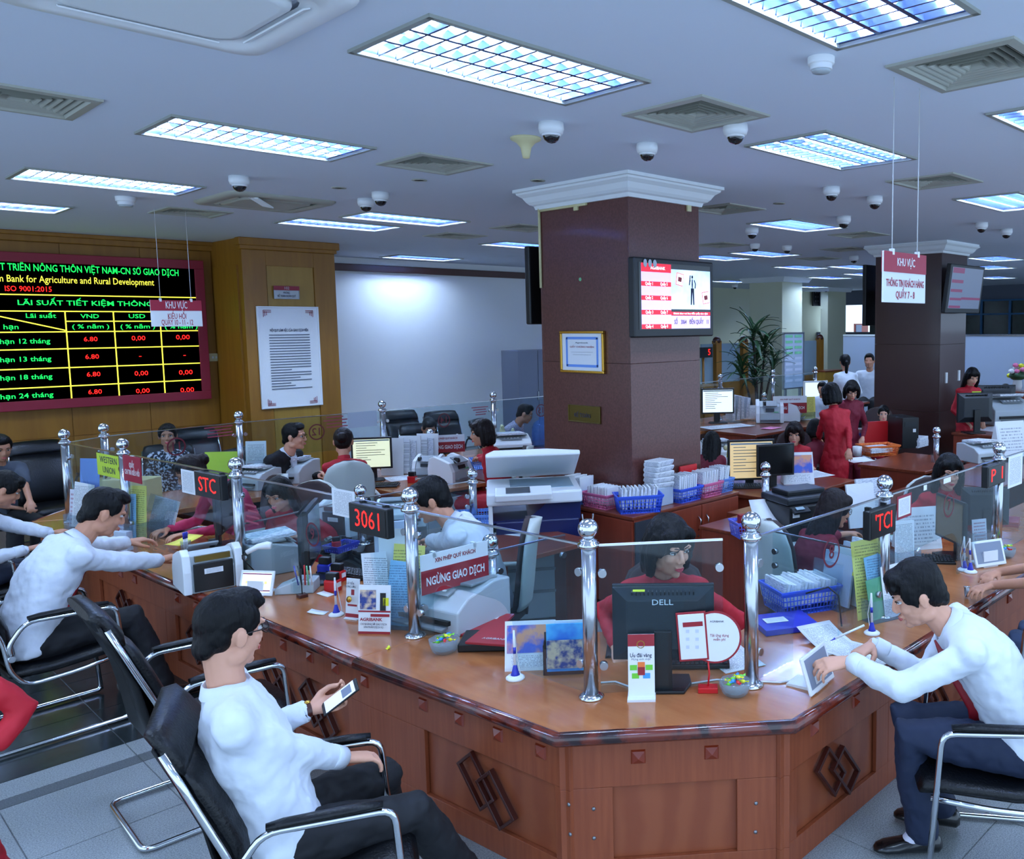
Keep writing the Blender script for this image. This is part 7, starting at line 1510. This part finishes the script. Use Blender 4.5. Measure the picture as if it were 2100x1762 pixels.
ppl['D_'] = person('man in white shirt at the far left looking down at a phone', (.52,), D(92), lean=.40, head=(D(4), .5), hpx=(8, 1003), lod=1, hands=(GG(52, 1128, .70), GG(120, 1098, .74)), fdirs=((.9, .1, .1), (.8, .4, 0)), bottom='cloth_navy', hunch=.5, s=1.04, hairs='fringe')
ppl['E_'] = person('man in grey polo shirt seated at the far end of the counter, holding papers', (.52,), D(160), lean=.12, head=(D(14), .3), hpx=(2, 918), lod=2, hands=(GG(20, 1040, .62), GG(64, 1035, .68)), top='cloth_grey', sleeve='short', bottom='cloth_black', skin='skin_tan', s=1.0)
ppl['F_'] = person('woman in red tunic at the left edge, arm and skirt in view', (.29, 3.47, .82), D(60), lean=.02, lod=1, stand=True, dress=True, female=True, sleeve='three', top='cloth_red', bottom='cloth_red', hands=(GG(-70, 1600, .92), None), hairs='bun', s=.95, skin='skin_light', elb=((.35, -.3, -1), None))
# --- tellers in the ring
ppl['G_'] = person('smiling woman in red with a black bob behind the centre monitor', (.50,), D(226), lean=.10, head=(D(-34), .22), hpx=(1372, 1118), lod=0, female=True, top='cloth_red', bottom='cloth_white', dress=True, hairs='bob', hands=(GG(1262, 1325, .73), GG(1420, 1300, .74)), skin='skin_light', s=1.1, hunch=.35)
ppl['H_'] = person('man in white shirt with his back turned, behind the big stop sign', (.52,), D(-48), lean=.30, head=(D(-6), .35), hpx=(884, 1024), lod=0, bottom='cloth_black', hairs='fringe', hunch=.55, s=1.12, hands=(GG(880, 1120, .78), GG(850, 1110, .76)))
ppl['I_'] = person('woman with long black hair and red sleeve behind the scratched glass', (.46,), D(232), lean=.30, head=(D(8), .35), hpx=(572, 1012), lod=1, female=True, top='cloth_red', bottom='cloth_white', dress=True, hairs='long', hands=(GG(560, 1110, .72), GG(625, 1100, .72)), s=.95)
ppl['J_'] = person('woman in pinkish red leaning over papers, brown hair pinned up', (.60,), D(268), lean=.42, head=(D(8), .5), hpx=(392, 968), lod=1, female=True, top='cloth_pink', bottom='cloth_white', dress=True, hairs='bun', hairm='hair_brown', hands=(GG(345, 1085, .74), GG(385, 1095, .76)), s=1.04, hunch=.6)
ppl['M_'] = person('woman in red with her back turned, seated in the big beige chair', (.50,), D(20), lean=.08, head=(D(12), .12), hpx=(704, 905), lod=1, female=True, top='cloth_red', bottom='cloth_white', dress=True, hairs='bun', hairm='hair_brown', hands=(GG(760, 985, .73), GG(700, 985, .72)), s=1.02)
ppl['O_'] = person('woman in red with brown bob in profile left of the copier', (.50,), D(-52), lean=.15, head=(D(-10), .12), hpx=(988, 887), lod=1, female=True, top='cloth_red', bottom='cloth_white', dress=True, hairs='bob', hairm='hair_brown', hands=(GG(955, 945, .74), GG(945, 940, .74)), s=1.06)
ppl['Q_'] = person('woman in maroon with long brown hair and glasses behind the right screen', (.46,), D(112), lean=.22, head=(D(18), .25), hpx=(1712, 1042), lod=0, female=True, top='cloth_maroon', bottom='cloth_white', dress=True, sleeve='three', hairs='long', hairm='hair_brown', gls='iris', hands=(GG(1792, 1150, .72), GG(1810, 1090, .74)), s=.97, hunch=.4)
ppl['R_'] = person('young woman with long black hair looking down behind the number seven glass', (.50,), D(226), lean=.10, head=(D(4), .18), hpx=(1946, 966), lod=1, female=True, top='cloth_red', bottom='cloth_white', dress=True, hairs='long', hands=(GG(1905, 1080, .73), None), s=1.0, skin='skin_light')
ppl['S_'] = person('customer with forearms and a watch resting on the right counter, mostly out of frame', (4.72, 1.22, .52), D(-6), lean=.3, lod=1, hands=(GG(1998, 1182, .735), GG(2002, 1205, .735)), fdirs=((-.85, .1, 0), (-.85, .25, 0)), top='cloth_navy', sleeve='short', bottom='denim', elb=((.8, 0, -.3), (-.3, -.6, -.6)), s=1.05)
# --- customers behind the ring
ppl['K_'] = person('woman in black and white patterned blouse behind the back glass', (.50,), D(196), lean=.05, head=(D(6), .0), hpx=(344, 893), lod=1, female=True, top='cloth_flower', bottom='cloth_black', hairs='bun', skin='skin_tan', s=.98)
ppl['L_'] = person('young man in dark suit, glasses and red tie with clasped hands', (.48,), D(150), lean=.42, head=(D(-18), .02), hpx=(603, 895), lod=1, jacket='cloth_black', bottom='cloth_black', gls='iris', tie='folder_red', hands=(GG(640, 975, .73), GG(655, 975, .73)), curls=((.9,)*4, (.9,)*4), s=1.12, skin='skin_light')
ppl['N_'] = person('young man in black shirt with lowered head behind the back glass', (.42,), D(200), lean=.42, head=(0, .5), hpx=(880, 878), lod=2, top='cloth_black', bottom='cloth_black', s=1.05, skin='skin_tan')
ppl['P_'] = person('older man in checked grey shirt by the left edge of the column', (.48,), D(150), lean=.42, head=(D(-25), .35), hpx=(1076, 848), lod=2, top='cloth_check', bottom='cloth_black', gls='dull_steel', s=1.05, skin='skin_tan')
# --- middle distance behind the column
ppl['X_'] = person('woman with long black hair half hidden by the right edge of the column', (.40,), D(60), lean=.15, head=(0, .2), hpx=(1460, 905), lod=1, female=True, top='cloth_maroon', bottom='cloth_white', dress=True, hairs='long', s=.88)
ppl['V_'] = person('woman in red with dark fringe seated behind the black monitor', (.44,), D(232), lean=.15, head=(D(6), .25), hpx=(1629, 888), lod=1, female=True, top='cloth_red', bottom='cloth_white', dress=True, hairs='bob', hairm='hair_brown', hands=(GG(1650, 960, .73), None), s=.96, skin='skin_light')
ppl['T_'] = person('woman in long red tunic standing with her back turned', (.82,), D(28), stand=True, lean=.04, head=(D(-6), .25), hpx=(1704, 808), lod=1, female=True, top='cloth_red', bottom='cloth_red', dress=True, hairs='bob', s=.98, hands=(GG(1742, 935, .86), GG(1680, 900, .95)))
ppl['U_'] = person('woman in dark red standing and looking down, facing the camera', (.82,), D(222), stand=True, lean=.05, head=(D(6), .5), hpx=(1747, 800), lod=1, female=True, top='cloth_maroon', bottom='cloth_maroon', dress=True, hairs='bob', s=.94, skin='skin_light', hands=(None, None))
ppl['BB'] = person('woman seated with her back turned, behind the standing woman', (.46,), D(60), lean=.2, head=(0, .3), hpx=(1672, 880), lod=2, female=True, top='cloth_maroon', bottom='cloth_maroon', dress=True, hairs='bob', s=.92)
ppl['W_'] = person('woman in red with hair tied back seated before the far column', (.42,), D(232), lean=.2, head=(D(8), .12), hpx=(1812, 848), lod=1, female=True, top='cloth_red', bottom='cloth_white', dress=True, hairs='bun', s=.9, skin='skin_light')
ppl['CC'] = person('person in white shirt half hidden by the standing woman in red', (.46,), D(250), lean=.1, hpx=(1686, 796), lod=3, extras=False, hairs='fringe', s=.98)
ppl['AA'] = person('woman in red standing right of the far column', (.84,), D(215), stand=True, lean=.04, head=(D(8), .4), hpx=(1994, 772), lod=2, female=True, top='cloth_red', bottom='cloth_red', dress=True, hairs='long', s=1.0, skin='skin_light')
ppl['AB'] = person('woman in red seated at the right edge with a hand at her face', (.48,), D(250), lean=.2, head=(0, .3), hpx=(2062, 803), lod=2, female=True, top='cloth_red', bottom='cloth_white', dress=True, hairs='long', s=.98, skin='skin_light', hands=(GG(2056, 812, 1.0), None))
ppl['Y_'] = person('woman in white with a ponytail, back turned, in the far booth', (.6,), D(48), lean=.1, hpx=(1733, 742), lod=3, female=True, top='cloth_white', bottom='cloth_black', hairs='ponytail', extras=False, s=1.3)
ppl['Z_'] = person('man in white shirt in the far booth beside the column edge', (.6,), D(250), lean=.1, hpx=(1783, 740), lod=3, top='cloth_white', bottom='cloth_black', extras=False, s=1.3)

def chair_for(k, deg, kit, label, off=.10, scale=None, **kw):
    o = ppl[k].location; f = Vector((math.sin(D(deg)), math.cos(D(deg)), 0)); return kit(label, (o.x+f.x*off, o.y+f.y*off, 0), -D(deg), scale=scale, **kw)
chair_for('A', 114, sled, 'black leather chair of the man with the phone, foreground', .12, 1.0)
chair_for('B', -32, sled, 'black leather chair of the man writing at the right', .12, 1.02)
chair_for('C', 88, sled, 'black leather chair of the man reaching with the yellow slip', .12, 1.06)
chair_for('D_', 92, sled, 'black leather chair of the man at the far left with a phone', .12)
chair_for('S_', -6, sled, 'black leather chair of the customer at the right edge', .12, 1.05)
chair_for('K_', 196, sled, 'black chair of the woman in the patterned blouse', .1, 1.0)
chair_for('L_', 150, sled, 'black chair of the man in the suit', .1, 1.0)
chair_for('N_', 200, sled, 'black chair of the man in the black shirt', .1, 1.0)
chair_for('P_', 150, sled, 'black chair of the older man in the checked shirt', .1, 1.0)
chair_for('M_', 20, ochair, 'big beige plastic-backed chair of the red-dressed woman at the back counter', .02)
chair_for('Q_', 112, ochair, 'beige-backed chair of the maroon dressed woman, behind the front right post', .02)
chair_for('G_', 226, ochair, 'dark brown chair of the corner teller', .02, m1='brown_fabric')
chair_for('H_', -48, ochair, 'beige chair of the man with his back turned', .02)
chair_for('V_', 238, ochair, 'brown chair behind the seated woman with the dark fringe', .02, m1='brown_fabric')
chair_for('W_', 232, ochair, 'brown chair with a pale rim left of the far column base', .0, m1='brown_fabric')
chair_for('I_', 232, ochair, 'beige chair of the woman behind the scratched glass', .02)
chair_for('J_', 268, ochair, 'beige chair of the woman leaning over papers', .02)
chair_for('O_', -52, ochair, 'beige chair of the woman in profile left of the copier', .02)
chair_for('R_', 222, ochair, 'beige chair of the young woman at the right', .02)
chair_for('AB', 250, ochair, 'beige chair of the woman with a hand at her face', .02)

def hold(k, i, name, label, cat, off, rz): o = ppl[k]['wr']; w_ = Vector(list(o)[i] if not hasattr(o, 'to_list') else o.to_list()[i]); return thing(name, label, cat, w_+Vector(off), rz)
t = hold('A', 1, 'mobile_phone', 'black phone with a lit screen in the hand of the foreground man', 'phone', (0, 0, 0), 0)
p_ = G(700, 1428, .90); t.matrix_world = Matrix.Translation(G(698, 1430, .845)) @ Euler((.62, .25, -1.9)).to_matrix().to_4x4()
MB().box((0, 0, 0), (.075, .155, .008)).build('case', 'black_plastic', t, bevel=.003); MB().box((0, .0, .0045), (.068, .128, .001)).build('screen', 'screen_phone', t); MB().box((.0, .03, .0055), (.05, .04, .0008)).build('picture', 'screen_dim', t)
t = thing('bracelet_watch', 'dark strapped watch on the wrist of the foreground man', 'watch', (0, 0, 0)); w_ = Vector(ppl['A']['wr'][1]); d_ = Vector((.9, -.2, .05)).normalized(); t.location = w_
x_ = d_.cross(Vector((0, 0, 1))).normalized(); y_ = x_.cross(d_); MB().rings([[d_*(k*.009)+x_*math.cos(q)*.034+y_*math.sin(q)*.030 for q in [2*PI*i/20 for i in range(20)]] for k in (-1, 1)], 0, True, False).build('strap', 'wood_dark', t); MB().ell(x_*-.0+y_*.031, (.012, .012, .006)).build('buckle', 'gold', t)
t = thing('mobile_phone', 'dark phone held low by the man at the far left', 'phone', Vector(ppl['D_']['wr'][0])+Vector((.10, .0, .02)), -1.2); MB().box((0, 0, 0), (.08, .16, .01), rot=(.5, 0, 0)).build('case', 'black_plastic', t)
